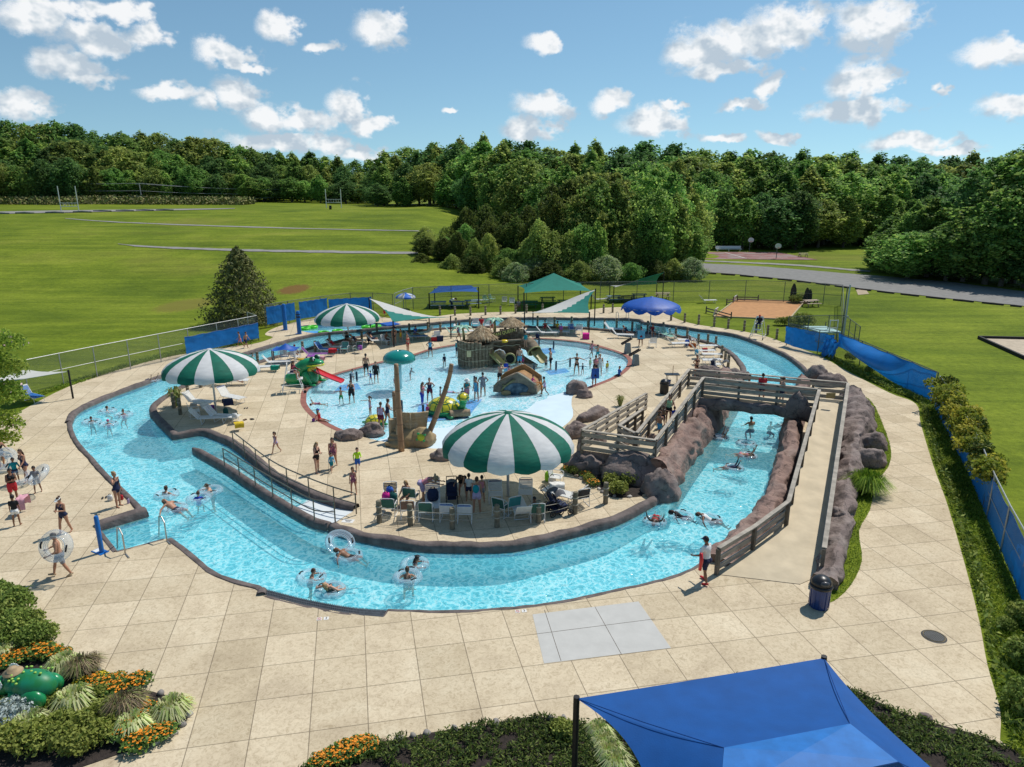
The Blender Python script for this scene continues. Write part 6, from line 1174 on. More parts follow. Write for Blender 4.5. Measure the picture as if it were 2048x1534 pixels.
def bamboo(path, r0, r1, label):
 P = [Vector(p) for p in path]; t = thing('bamboo_spout', label, 'pole', Vector((P[0].x, P[0].y, 0))); L_ = resample(sm2(P), .3); n = len(L_); mb = MB(); mb.tube(L_, [r0 + (r1 - r0) * i / (n - 1) for i in range(n)], 10); mb.build('cane', BAM, t, smooth=True, world=True)
 mb = MB()
 for i in range(2, n - 1, 3): d = (L_[i] - L_[i - 1]).normalized(); mb.cyl(L_[i] - d * .02, L_[i] + d * .02, (r0 + (r1 - r0) * i / n) * 1.08, n=10)
 mb.build('joint', mat('bamboo ring', (.2, .12, .07), .7), t, world=True)
def sm2(P):
 out = []
 for i in range(len(P) - 1):
  a, b_ = P[i], P[i + 1]; pa = P[i - 1] if i else a; pb = P[i + 2] if i + 2 < len(P) else b_
  for j in range(8): u = j / 8; out.append(.5 * ((2 * a) + (b_ - pa) * u + (2 * pa - 5 * a + 4 * b_ - pb) * u * u + (3 * a - pa - 3 * b_ + pb) * u ** 3))
 return out + [P[-1]]
g = G(803, 902); bamboo([g, D(799, 840, g.y), D(795, 780, g.y + .1), D(792, 728, g.y + .1)], .165, .115, 'tallest straight bamboo spout standing before the stone bow')
g = G(795, 872); bamboo([g, D(791, 830, g.y), D(788, 783, g.y)], .14, .11, 'short bamboo spout standing behind the tallest one')
g = G(851, 882); bamboo([g, D(872, 832, g.y), D(889, 785, g.y + .1), D(899, 752, g.y + .2), D(903, 728, g.y + .2)], .17, .115, 'leaning crooked bamboo spout right of the stone bow')
def bow():
 b = G(822, 890); t = thing('stone_bow', 'tan rockwork mound with steps and the planked bow of a boat', 'play structure', b); mb = MB()
 rockball(mb, (.05, .25, .15), (1.25, .75, .72), 81, 0, .14); rockball(mb, (.62, .0, .25), (.6, .55, .75), 82, 0, .16); rockball(mb, (-.55, .1, .05), (.75, .7, .4), 83, .3, .12); mb.build('rockwork', TAN, t, smooth=True)
 for i in range(5): mb = MB(); mb.lathe([(.42, 0), (.46, .05), (.46, .14), (.38, .19), (.001, .2)], 14, (-.95 + .15 * i, -.12 + .16 * i, .06 + .2 * i), sy=.62); mb.build('step', TAN, t, smooth=True, auto=50)
 PW2 = mat('bow planks', (.36, .27, .155), .85, .3, 3, .6, 10, c2=(.40, .35, .25)); zt = D(818, 828, b.y + .1).z; zb = D(818, 866, b.y + .1).z; mb = MB(); K = 8
 bw = lambda a, v: Vector((.0 + (.62 + .16 * v) * a * 1.15, .12 + .62 * abs(a) ** 1.35, zb - .25 + (zt - zb + .25) * v - .1 * abs(a) * v))
 for k in range(K):
  for s in range(-4, 4): mb.beam(bw(s / 4, (k + .5) / K), bw((s + 1) / 4, (k + .5) / K), .07, (zt - zb + .25) / K * .9)
 mb.build('planking', PW2, t); mb = MB(); mb.tube([bw(0, v) - Vector((0, .03, 0)) for v in (0, .5, 1.03)], .05, 8); mb.tube([bw(a / 4, 1.02) for a in range(-4, 5)], .05, 6); mb.build('gunwale', PW2, t, smooth=True)
 mb = MB(); mb.box((-.98, .55, .75), (.5, .3, 1.15), .5); mb.tube([(-.62, .3, 1.35), (-.72, .1, 1.0), (-.68, -.05, .6)], .09, 7); mb.build('stair_wall', PW2, t)
 tt = MB(); tt.ball((.62, -.52, .62), (.2, .08, .2), 12, 8); o = tt.build('turtle_relief', mat('lime relief', (.38, .5, .03), .4), t, smooth=True); tt = MB()
 for a in range(4): tt = MB(); tt.ball((.62 + .24 * cos(a * 1.57 + .6), -.5, .62 + .24 * sin(a * 1.57 + .6)), (.09, .05, .07), 8, 5); tt.build('flipper', FGL, o, smooth=True)
bow()
def logslide():
 b0 = G(1030, 789, -.15); Y = b0.y; t = thing('log_slide', 'painted cave shaped slide with a log roof and an orange trough', 'slide', b0); out_ = [(986,784),(987,772),(996,763),(1014,754),(1031,746.5),(1037,746),(1050,754),(1062,762),(1072,769),(1074,789)]
 P = [D(x, y, Y) for x, y in out_]; mb = MB(); n = len(P); back = Vector((.06, .28, 0)); vs = [tuple(p) for p in P] + [tuple(p + back) for p in P]
 mb.add(vs, [tuple(range(n))[::-1] if (P[1] - P[0]).cross(P[2] - P[0]).y < 0 else tuple(range(n)), tuple(range(n, 2 * n))] + [(i, (i + 1) % n, n + (i + 1) % n, n + i) for i in range(n)]); mb.build('body', mat('painted grey bark', (.13, .115, .095), .75, .35, 2.5, .7, 9, c2=(.22, .19, .14)), t, world=True)
 mb = MB(); A = [D(x, y, Y - .06) for x, y in [(988,773),(997,764),(1014,755),(1031,747)]]; mb.tube([p + Vector((0, 0, 0)) for p in A], .08, 8); B = [D(x, y, Y - .05) for x, y in [(1036,746),(1050,754),(1062,762),(1072,769)]]; mb.build('roof_log', PLK, t, smooth=True, world=True); mb = MB(); mb.tube(B, .045, 8); mb.build('trough_lip', mat('cream lip', (.5, .45, .33), .6), t, smooth=True, world=True)
 mb = MB(); q = D(1032, 778, Y - .02); mb.ball(q, (.85, .06, .42), 18, 10); mb.build('cave', mat('cave blue', (.02, .05, .085), .6, .6, 2.5, c2=(.12, .2, .26)), t, smooth=True, world=True)
 mb = MB(); mb.tube([D(x, y, Y - .07) for x, y in [(1003,782),(1008,774),(1018,766),(1029,759)]], [.06, .07, .08, .07], 7); mb.tube([D(x, y, Y - .07) for x, y in [(1011,772),(1004,769)]], .04, 6); mb.build('branch_relief', mat('branch paint', (.2, .19, .09), .7, .3), t, smooth=True, world=True)
 mb = MB(); q = D(1050, 788, Y - .1); mb.ball(q, (.4, .15, .13), 10, 6); mb.build('rock_relief', TAN, t, smooth=True, world=True); mb = MB(); q = D(1012, 786, Y - .08); mb.ball(q, (.35, .12, .2), 10, 6); mb.build('rock_relief', TAN, t, smooth=True, world=True)
 OR = mat('orange trough', (.32, .17, .06), .55, .3, 3); bk = Vector((.45, 1.45, .22)); E = P[2:9]; mb = MB()
 for i in range(6):
  a, c = E[i] - UP * .12, E[i + 1] - UP * .12; mb.add([a, c, c + bk - UP * .22, a + bk - UP * .22], [(0, 1, 2, 3)]); mb.add([a + bk - UP * .22, c + bk - UP * .22, c + bk + UP * .12, a + bk + UP * .12], [(0, 1, 2, 3)])
 a = E[6]; mb.add([a - UP * .12, a + bk - UP * .34, Vector((a.x + bk.x, a.y + bk.y, -.3)), Vector((a.x, a.y, -.3))], [(0, 1, 2, 3)]); mb.build('trough', OR, t, world=True)
 Q = [p + bk + Vector((0, .02, 0)) for p in P]; mb = MB(); vs = [tuple(p) for p in Q] + [(p.x, p.y + .14, p.z) for p in Q]; mb.add(vs, [tuple(range(n)), tuple(range(n, 2 * n))[::-1]] + [(i, (i + 1) % n, n + (i + 1) % n, n + i) for i in range(n)]); mb.build('rear_wall', OR, t, world=True)
logslide()
def ship():
 b = G(952, 737, -.3); Yb = b.y; t = thing('thatched_ship', 'dark plank play ship with two thatched huts, slides and a name board', 'play structure', b); K = 1.
 X = lambda px, Y: D(px, 700, Y).x
 cx = X(951, Yb + 1.1); cy = Yb + 1.15; r = 1.3; LOG = mat('ship logs', (.16, .115, .07), .85, .4, 3, .7, 10, c2=(.28, .22, .15), stretch=(1, 1, 3))
 mb = MB(); n = 30
 for j in range(n):
  a = 2 * pi * j / n; h = 1.62 + .12 * random.random() + (.25 if -2.6 < atan2(sin(a), cos(a)) < -1.2 else 0); mb.cyl((cx + r * cos(a), cy + r * sin(a), -.3), (cx + (r + .06) * cos(a), cy + (r + .06) * sin(a), h - .1), .14, n=6)
 mb.build('turret', LOG, t, world=True)
 x0 = cx + .6; x1 = X(1040, Yb + 1.6); mb = MB(); nn = 20
 for j in range(nn + 1): u = j / nn; x = x0 + (x1 - x0) * u; y = Yb + .75 + .75 * u; mb.box((x, y, .7), (.17, .14, 1.85 + .05 * random.random()))
 mb.build('hull_wall', PLKD, t, world=True); mb = MB()
 for j in range(nn + 1): u = j / nn; x = x0 + (x1 - x0) * u; mb.box((x, Yb + 3.2, .9), (.17, .12, 2.2))
 mb.build('hull_wall', PLKD, t, world=True)
 mb = MB(); mb.beam((x0 + .3, Yb + .75, 1.66), (x1 + .1, Yb + 1.5, 1.7), .2, .1); mb.build('gunwale', PLK, t, world=True)
 mb = MB(); xa = X(1001, Yb + 2.3); xb = X(1046, Yb + 2.3); [mb.box((xa + (xb - xa) * k / 12, Yb + 2.4, 1.9), (.14, .12, .95 + .1 * random.random())) for k in range(13)]; mb.build('upper_wall', LOG, t, world=True)
 mb = MB(); mb.poly([(x0, Yb + .9), (x1, Yb + 1.6), (x1, Yb + 3.2), (x0, Yb + 3.2)], 1.35, 1.45); mb.build('deck', PLKD, t, world=True)
 mb = MB()
 for z in (.35, 1.25): mb.tube([(cx + (r + .17) * cos(a), cy + (r + .17) * sin(a), z + .05 * sin(a * 4)) for a in [(-pi + pi * k / 14) for k in range(15)]], .025, 5)
 mb.tube([(x0 + (x1 - x0) * k / 10, Yb + .62 + .75 * k / 10, 1.35 - .05 * (k % 3)) for k in range(11)], .025, 5); mb.build('rope_trim', mat('pale rope', (.42, .38, .26), .9), t, world=True)
 mb = MB(); mb.box((X(938, cy - r), cy - r - .02, .95), (.34, .3, .5)); mb.build('window', mat('tan window board', (.62, .5, .27), .6), t, world=True)  # window board in a pale tan colour
 STN = mat('stone patch', (.13, .14, .10), .85, .3, 3, .6)
 for (px, py, rr) in [(945,727,(.35,.18,.3)),(962,722,(.3,.2,.42)),(950,717,(.34,.16,.24)),(968,733,(.28,.18,.25))]: q = D(px, py, Yb - .05 + (.15 if px > 955 else 0)); mb = MB(); rockball(mb, q, rr, px, 0, .15, 14, 9); mb.build('stone', STN, t, smooth=True, world=True)
 TH = [mat('thatch', (.40, .28, .16), .95, .35, 4), mat('thatch light', (.58, .46, .30), .95, .3, 4), mat('thatch dark', (.2, .13, .07), .95, .3, 4)]
 for (ax, ay, apex, Rr, dz, Y) in [(964, 650, None, 1.15, .86, Yb + 1.3), (1023.5, 633, None, 1.0, .6, Yb + 3.0)]:
  top = D(ax, ay, Y); n = 3800; u = np.random.rand(n) ** .6; a = np.random.rand(n) * 2 * pi; rad = Rr * u; z = top.z - dz * u ** 1.05
  P = np.stack([top.x + rad * np.cos(a), top.y + rad * np.sin(a), z + np.random.normal(size=n) * .02], 1); dirs = np.stack([np.cos(a) * .72, np.sin(a) * .72, np.full(n, -.7)], 1); dirs += np.random.normal(size=(n, 3)) * .18
  side = np.stack([-np.sin(a), np.cos(a), np.zeros(n)], 1) * .02; ln_ = np.random.uniform(.14, .34, n)[:, None] * dz / .86; V = np.stack([P - side, P + side, P + side * .6 + dirs * ln_, P - side * .6 + dirs * ln_], 1).reshape(-1, 3); me = leafmesh('roof', V - np.array(t.location), np.arange(4 * n).reshape(n, 4), TH, np.random.choice(3, n, p=[.5, .3, .2])); o = bpy.data.objects.new('thatch_roof', me); COL.objects.link(o); o.parent = t
  mb = MB(); mb.lathe([(Rr * .98, top.z - dz - .04), (Rr * .5, top.z - dz * .5), (.02, top.z - .04)], 16, (top.x, top.y, 0)); mb.build('roof_core', TH[2], t, world=True)
  mb = MB()
  for k in range(6): aa = k * pi / 3 + .4; mb.cyl((top.x + Rr * .62 * cos(aa), top.y + Rr * .62 * sin(aa), 1.3), (top.x + Rr * .62 * cos(aa), top.y + Rr * .62 * sin(aa), top.z - .6), .07, n=7)
  mb.build('hut_post', LOG, t, world=True)
 A = D(974, 674, Yb + .75); B = D(1029, 659.5, Yb + 1.9); mb = MB(); mb.beam(A, B, .06, .42); bo = mb.build('name_board', PLKD, t, world=True); d = (B - A); ang = atan2(d.y, d.x); pit = math.asin(d.z / d.length)
 txt = textobj('lettering', 'OCEAN QUEEN', .36, mat('sign yellow', (.7, .6, .16), .6), bo, (0, 0, 0)); M4 = Matrix.Translation((A + B) / 2 - Vector(t.location) + Vector((sin(ang), -cos(ang), 0)) * .045) @ Matrix.Rotation(ang, 4, 'Z') @ Matrix.Rotation(-pit, 4, 'Y') @ Matrix.Rotation(pi / 2, 4, 'X'); txt.matrix_basis = M4
 mb = MB(); q = D(1009, 682, Yb + 1.2); mb.lathe([(.22, 0), (.3, .06), (.3, .14), (.2, .2), (.01, .21)], 16, q - UP * .1); mb.build('drum', YELP, t, smooth=True, world=True)
 SL = mat('pale olive slide', (.36, .33, .14), .45, .1, 3); q = D(1020, 717, Yb + .85); mb = MB(); mb.tube([q + Vector((.42 * cos(a * pi / 12), -.08, .42 * sin(a * pi / 12))) for a in range(24)], .07, 8, closed=True); mb.build('tunnel_rim', SL, t, smooth=True, world=True); mb = MB(); mb.cyl(q + Vector((0, -.07, 0)), q + Vector((0, -.03, 0)), .4, n=20); mb.build('tunnel_mouth', mat('dark hole', (.012, .014, .013), .9), t, world=True)
 q = D(999, 712, Yb + .7); mb = MB(); rockball(mb, q, (.5, .25, .55), 5, 0, .12, 16, 10); mb.build('cave_arch', LOG, t, smooth=True, world=True); mb = MB(); mb.tube([q + Vector((.5 * cos(a), -.12, .55 * sin(a) + .03 * sin(a * 9))) for a in [pi * .12 + pi * .7 * k / 12 for k in range(13)]], .03, 6); mb.build('water_spray', mat('white spray', (.75, .8, .82), .6), t, smooth=True, world=True)
 def chute(pts, w, nm, deep=.28):
  P = sm2([Vector(p) for p in pts]); mb = MB(); n = len(P); k = 10; vs = []
  for sgn in (0, .05):
   for i in range(n):
    dd = (P[min(i + 1, n - 1)] - P[max(i - 1, 0)]); sdv = Vector((-dd.y, dd.x, 0)).normalized()
    for j in range(k + 1): a = pi * j / k; vs.append(P[i] + sdv * (w * -cos(a)) * (1 + sgn) + UP * (deep * (1 - sin(a)) - sgn))
  o_ = n * (k + 1); mb.add(vs, [(i * (k + 1) + j, i * (k + 1) + j + 1, (i + 1) * (k + 1) + j + 1, (i + 1) * (k + 1) + j) for i in range(n - 1) for j in range(k)] + [(o_ + i * (k + 1) + j, o_ + i * (k + 1) + j + 1, o_ + (i + 1) * (k + 1) + j + 1, o_ + (i + 1) * (k + 1) + j) for i in range(n - 1) for j in range(k)]); mb.build(nm, SL, t, smooth=True, world=True)
 chute([D(977, 704, Yb + .75), D(987, 715, Yb + .3), D(1003, 731, Yb - .2), D(1014, 743, Yb - .55)], .3, 'slide', .34)
 tb = [D(1046, 684, Yb + 2.4), D(1060, 690, Yb + 2.1), D(1068, 702, Yb + 1.7), D(1076, 716, Yb + 1.2), D(1086, 726, Yb + .7)]
 P = sm2(tb)[:17]; mb = MB(); mb.tube(P, .55, 16, caps=False); mb.build('tube_slide', LOG, t, smooth=True, world=True); mb = MB(); d = (P[-1] - P[-2]).normalized(); xx = d.cross(UP).normalized(); yy = xx.cross(d); mb.tube([P[-1] + xx * .55 * cos(a * pi / 10) + yy * .55 * sin(a * pi / 10) for a in range(20)], .06, 8, closed=True); mb.build('tube_rim', SL, t, smooth=True, world=True); chute(tb[2:], .46, 'tube_trough', .45)
 mb = MB(); mb.beam(D(1040, 715, Yb + 1.6), D(1072, 735, Yb + .9), .3, .5); mb.build('slide_support', PLKD, t, world=True)
 mb = MB(); mb.beam(D(1042, 677, Yb + 2.2), D(1058, 671, Yb + 2.6), .3, .08); mb.build('gangway', PLKD, t, world=True); mb = MB(); mb.beam(D(1040, 670, Yb + 3.2), D(1060, 669, Yb + 3.2), .08, .12); mb.build('gangway', PLKD, t, world=True)
 FR = mat('palm frond plastic', (.22, .42, .30), .5, .15, 3)
 for (bx, by, tx, ty, Y) in [(928,686,925,655,Yb + 1.6),(989,670,989,640,Yb + 3.6)]:
  mb = MB(); p0 = D(bx, by, Y); p1 = D(tx, ty, Y); mb.tube([p0, p0.lerp(p1, .5) + Vector((.05, 0, 0)), p1], [.12, .1, .08], 8); tr_ = mb.build('palm_stem', mat('palm stem', (.33, .27, .11), .7, .3, 5), t, smooth=True, world=True); mb = MB()
  for k in range(7):
   a = k * 2 * pi / 7; dv = Vector((cos(a), sin(a), 0)); sv = Vector((-sin(a), cos(a), 0)); fp = [p1 + dv * (.95 * u) + UP * (.28 * sin(u * 2.2) - .45 * u * u) for u in (0, .25, .5, .75, 1)]; W = [.05, .14, .16, .1, .02]; vs = []
   for p, w_ in zip(fp, W): vs += [p + sv * w_ - UP * .04, p + UP * .03, p - sv * w_ - UP * .04]
   mb.add(vs, [(3 * i + j, 3 * i + j + 1, 3 * i + j + 4, 3 * i + j + 3) for i in range(4) for j in range(2)])
  mb.build('frond', FR, t, world=True)
ship()
# ================================================================ lawn games, tables, poles
SAND = mat('orange sand', (.46, .235, .10), .95, .14, 1.5, .5, 20, detail=9)
sp_ = [G(1428,634), G(1578,640), G(1609,604), G(1474,599)]; mb = MB(); mb.poly(sp_, .0, .03); struct('sand_court', mb, SAND)
t = thing('timber_edging', 'pale timber edging round the orange sand court', 'edging', sp_[0])
for i in range(4): mb = MB(); mb.beam(sp_[i] + UP * .06, sp_[(i + 1) % 4] + UP * .06, .14, .14); mb.build('board', mat('pale board', (.42, .34, .2), .85, .2, 2), t, world=True)
def lowfence(label, pts, h=.75):
 P = [G(x, y) for x, y in pts]; t = thing('split_rail', label, 'fence', P[0])
 for p in P: mb = MB(); mb.cyl(p, p + UP * h, .07, n=7); mb.build('post', WOODD, t, world=True)
 for a, c in zip(P[:-1], P[1:]):
  for z in (.25, .55): mb = MB(); mb.beam(a + UP * z, c + UP * (z - .1), .06, .11); mb.build('rail', WOODD, t, world=True)
lowfence('dark rail fence at the near left corner of the sand court', [(1412,626),(1462,638)]); lowfence('dark rail fence at the far left corner of the sand court', [(1474,603),(1516,602)]); lowfence('short dark rail at the left side of the sand court', [(1453,610),(1466,606)])
for (x, y, lb) in [(1431,630,'white leaning backboard at the near left of the sand court'),(1469,604,'white leaning backboard at the far left of the sand court')]: mb = MB(); mb.box((0, 0, .42), (1.4, .06, .75), Matrix.Rotation(.25, 3, 'X')); o = mb.build('backboard', VINYL['white']); o.location = G(x, y); o.rotation_euler = (0, 0, radians(62)); tag(o, lb, 'board')
def picnic(px, py, rz, label, m, s=1.):
 t = thing('picnic_table', label, 'picnic table', G(px, py), rz, None, s); mb = MB()
 for i in range(5): mb.box((0, (i - 2) * .15, .74), (1.8, .135, .04))
 mb.build('tabletop', m, t)
 for y in (-.72, .72): mb = MB(); mb.box((0, y, .45), (1.8, .26, .04)); mb.build('bench', m, t)
 for x in (-.65, .65):
  for s_ in (-1, 1): mb = MB(); mb.beam((x, .2 * s_, .72), (x, .62 * s_, 0), .06, .1); mb.build('leg', STEELD, t)
  mb = MB(); mb.beam((x, -.78, .42), (x, .78, .42), .06, .08); mb.build('crossbar', STEELD, t)
PT = mat('blue grey table', (.2, .29, .36), .7, .15, 3); PG = mat('green table', (.02, .13, .08), .6, .15, 3); PTN = mat('tan table', (.42, .33, .25), .8, .15, 3)
for a in [(877,616,.1,'blue grey picnic table under the left end of the blue canopy',PT),(914,616,0,'blue grey picnic table with the seated visitors under the blue canopy',PT),(945,613,.3,'pale picnic table under the right end of the blue canopy',PT),(1060,615,0,'green picnic table at the front left of the green canopy',PG),(1095,607,.1,'long green picnic table in the middle of the green canopy',PG),(1130,613,0,'green picnic table at the right of the green canopy',PG),(1228,604,.2,'blue picnic table under the raised corner sail',PT),(1255,604,.2,'dark picnic table next to the blue one under the raised sail',NAV),(1278,600,0,'blue picnic table farthest right under the raised sail',PT),(1325,598,0,'tan picnic table beyond the raised sail',PTN),(1621,613,.2,'tan picnic table at the right of the sand court',PTN),(1606,514,0,'pale picnic table at the edge of the basketball court',PTN)]: picnic(*a)
for i, (x, y, h, w_) in enumerate([(1585,604,2.2,.3),(1612,606,1.8,.26),(1618,606,1.6,.22)]):
 n = 1500; tt = np.random.rand(n); a = np.random.rand(n) * 2 * pi; rr = w_ * np.sin(np.pi * np.clip(tt * .93 + .07, 0, 1)) ** .6; P = np.stack([rr * np.cos(a), rr * np.sin(a), tt * h], 1); V, Fc = cards(P, np.stack([np.cos(a), np.sin(a), np.zeros(n)], 1), np.random.uniform(.05, .12, n), .5); th = thing('columnar_cypress', f'dark slender cypress behind the sand court, {nth(i)} from the left', 'shrub', G(x, y)); o = bpy.data.objects.new('foliage', leafmesh('foliage', V, Fc, [leafm('cypress', (.02, .035, .014))])); COL.objects.link(o); o.parent = th; mb = MB(); mb.cyl((0, 0, 0), (0, 0, .4), .05, n=6); mb.build('trunk', BARK, th)
GP_ = mat('goal white', (.62, .62, .6), .5)
def goal(xl, yl, xr, yr, tl, ct, label):
 a = terr(xl, yl); Y = a.y; c = D(xr, yr, Y); c.z = HZ(c.x, c.y); t = thing('goal_posts', label, 'goal', a); top = D(xl, tl, Y).z; cz = D(xl, ct, Y).z
 for p in (a, c): mb = MB(); mb.cyl(p, (p.x, p.y, top), .13, n=6); mb.build('upright', GP_, t, world=True)
 for dz in (0, .9): mb = MB(); mb.beam((a.x, a.y, cz + dz), (c.x, c.y, cz + dz), .12, .14); mb.build('crossbar', GP_, t, world=True)
 mb = MB(); [mb.beam((a.x + (c.x - a.x) * k / 6, a.y, cz), (a.x + (c.x - a.x) * k / 6, a.y, cz + .9), .06, .06) for k in range(1, 6)]; mb.build('brace', GP_, t, world=True)
goal(123, 425, 158, 424, 372, 413, 'white football goal posts on the hill at the far left'); goal(653, 416, 683, 416, 378, 405, 'white football goal posts at the crest of the hill')
bin_t = terr(661, 419); t = thing('trash_barrel', 'small dark barrel near the goal posts on the hill crest', 'bin', bin_t); mb = MB(); mb.lathe([(.35, 0), (.38, .5), (.35, 1.0)], 12); mb.build('drum', DKB, t); mb = MB(); mb.lathe([(.39, .98), (.39, 1.06), (.01, 1.1)], 12); mb.build('lid', DKB, t)
def upole():
 a = D(285, 405, 258); g = Vector((a.x, 258, HZ(a.x, 258))); p = D(278, 366, 258); t = thing('utility_pole', 'leaning pale utility pole carrying wires in front of the far left wood', 'pole', g); mb = MB(); mb.cyl(g, p, .2, .14, n=7); mb.build('pole', mat('pale pole', (.4, .38, .35), .8), t, world=True); mb = MB(); mb.beam(p + Vector((-1.3, 0, -.4)), p + Vector((1.3, 0, -.2)), .12, .14); mb.build('crossarm', mat('pale pole', (.4, .38, .35), .8), t, world=True)
 for k, (z, dx) in enumerate([(-.1, -1.2), (-.1, 1.2), (-2.6, 0), (-4.5, 0)]):
  mb = MB(); q = p + Vector((dx, 0, z)); l = D(-80, 362 + (12 * max(0, k - 1)), 262); r = D(560, 379 + 8 * max(0, k - 1), 276); mb.tube([l.lerp(q, i / 8) - UP * 2.2 * (i / 8) * (1 - i / 8) for i in range(9)] + [q.lerp(r, i / 8) - UP * 2.2 * (i / 8) * (1 - i / 8) for i in range(1, 9)], .05, 4); mb.build('wire', mat('wire', (.32, .33, .34), .6), t, world=True)
upole()
g = G(1684, 690); t = thing('floodlight_pole', 'tall grey metal pole at the corner of the equipment pen', 'pole', g); hh = hgt(1684, 690, 569); mb = MB(); mb.cyl((0, 0, 0), (.05, 0, hh), .09, .07, n=8); mb.build('shaft', mat('pole grey', (.45, .46, .44), .5), t); mb = MB(); mb.cyl((-.12, .1, 0), (-.1, .1, hh - .3), .05, n=6); mb.build('conduit', GDK, t); mb = MB(); mb.box((0, -.1, hh * .48), (.4, .08, .1)); mb.build('bracket', GALV, t)
for i, (x, y, ty) in enumerate([(1373,512,481),(1411,517,489),(1500,504,480),(1554,518,492)]):
 g = G(x, y); h_ = hgt(x, y, ty); t = thing('basketball_hoop', f'basketball hoop with a fan shaped backboard, {nth(i)} from the left', 'hoop', g, 0, 'basketball hoops on the court'); mb = MB(); mb.tube([(0, .5, 0), (0, .5, h_ - .5), (0, 0, h_ - .1)], .07, 6); mb.build('pole', GDK, t); mb = MB(); mb.lathe([(.62, -.03), (.62, .03)], 14, (0, 0, h_), rot=Matrix.Rotation(pi / 2, 3, 'X'), sy=.8); mb.build('backboard', WPIPE, t); mb = MB(); mb.tube([(.23 * cos(a * pi / 6), -.3 + .23 * sin(a * pi / 6), h_ - .3) for a in range(12)], .025, 4, closed=True); mb.build('rim', mat('hoop orange', (.5, .1, .02), .5), t)
mb = MB(); mb.box((0, 0, .55), (5.5, .7, .12)); mb.box((0, .5, .9), (5.5, .1, .5)); [mb.box((x, 0, .25), (.12, .5, .5)) for x in (-2.4, 0, 2.4)]; o = mb.build('bleacher_bench', WPIPE); o.location = G(1457, 503); tag(o, 'long pale bench behind the basketball court', 'bench')
BMP = mat('bumper timber', (.06, .05, .045), .9, .3, 2); rl = sm([(1400,546),(1480,552),(1600,564),(1700,577),(1800,589),(1900,600),(2048,615)], 8); rl3 = resample([G(q.x, q.y) for q in rl], 3.1)
for i in range(0, len(rl3) - 1): a, c = rl3[i], rl3[i + 1]; mb = MB(); d = c - a; mb.beam(Vector((-d.x * .36, -d.y * .36, .1)), Vector((d.x * .36, d.y * .36, .1)), .2, .2); o = mb.build('parking_bumper', BMP); o.location = (a + c) / 2; tag(o, f'dark timber bumper along the near edge of the road, {nth(i)} from the thicket', 'bumper', 'timber bumpers along the road')
hb = [(0,428),(50,427.5),(110,426.5),(165,425),(205,423.5),(250,422.5),(290,421.7),(330,421.2)]
for i, (x, y) in enumerate(hb): p = terr(x, y); mb = MB(); mb.tube([(-2.4, 0, .15), (0, .1, .25), (2.4, 0, .15)], [.2, .28, .2], 7); o = mb.build('road_barrier', mat('grey barrier', (.2, .2, .19), .9, .3, 2), smooth=True); o.location = p; tag(o, f'low grey barrier along the hill road, {nth(i)} from the left', 'barrier', 'low barriers along the hill road')
sb_ = [G(1957,677), G(2120,681), G(2150,760), G(2048,718)]; mb = MB(); mb.poly(sb_, .0, .05); struct('sand_bed', mb, mat('pale sand', (.46, .38, .28), .95, .15, 2, .4))
t = thing('sand_box_border', 'black timber border round the sand bed at the right edge', 'edging', sb_[0])
for i in range(4): mb = MB(); mb.beam(sb_[i] + UP * .12, sb_[(i + 1) % 4] + UP * .12, .2, .28); mb.build('beam', mat('black timber', (.018, .017, .018), .8), t, world=True)
t = thing('equipment_platform', 'pale aqua platform with a white ladder frame inside the fenced pen', 'platform', G(1640, 672)); mb = MB(); a = [G(1604,652,.9), G(1652,652,.9), G(1684,664,.9), G(1640,664,.9)]; slab(mb, a, .12); mb.build('deck', mat('aqua deck', (.42, .62, .6), .6), t, world=True)
q = G(1666, 664, .9)
for dx in (-.35, .35): mb = MB(); mb.tube([q + Vector((dx, 0, 0)), q + Vector((dx, 0, 1.1))], .05, 6); mb.build('frame_post', WPIPE, t, world=True)
mb = MB(); mb.beam(q + Vector((-.35, 0, 1.05)), q + Vector((.35, 0, 1.05)), .07, .07); mb.beam(q + Vector((-.35, 0, .35)), q + Vector((.35, 0, .35)), .07, .07); mb.build('frame_bar', WPIPE, t, world=True)
for (x, y) in ((1606,662),(1650,660),(1682,672),(1642,674)): g = G(x, y); mb = MB(); mb.cyl(g, g + UP * .8, .05, n=6); mb.build('leg', GDK, t, world=True)
grab('steel grab rail at the steps on the far bank, left one', G(1232,640), G(1240,646)); grab('steel grab rail at the steps on the far bank, right one', G(1252,638), G(1260,645))
# ================================================================ people
SK = {k: mat('skin ' + k, c, .5, .06, 5, 0, spec=.35) for k, c in dict(a=(.56, .31, .21), b=(.44, .22, .135), c=(.24, .115, .065), d=(.085, .042, .026)).items()}
HR = {k: mat('hair ' + k, c, .55, .3, 30) for k, c in dict(k=(.012, .009, .008), n=(.06, .03, .016), y=(.34, .21, .09), r=(.14, .05, .02), g=(.3, .29, .28)).items()}
CC = dict(navy=(.012, .018, .06), black=(.01, .01, .012), blue=(.02, .11, .46), royal=(.015, .05, .4), sky=(.10, .38, .58), teal=(.0, .24, .28), red=(.5, .02, .03), maroon=(.16, .015, .03), pink=(.62, .07, .24), rose=(.58, .22, .26), lilac=(.46, .36, .52), purple=(.2, .06, .3), white=(.72, .72, .7), grey=(.22, .22, .24), lime=(.42, .72, .02), green=(.02, .24, .06), mint=(.38, .55, .3), yellow=(.68, .46, .03), orange=(.6, .2, .03), tan=(.38, .28, .17), print=(.16, .05, .1))
def clo(c): return mat('fabric ' + c, CC[c], .8, .3 if c == 'print' else .1, 14 if c == 'print' else 9, .1, c2=(.5, .16, .22) if c == 'print' else None)
EYE = mat('eye dark', (.01, .008, .007), .3); LIP = mat('lips', (.36, .1, .08), .5)
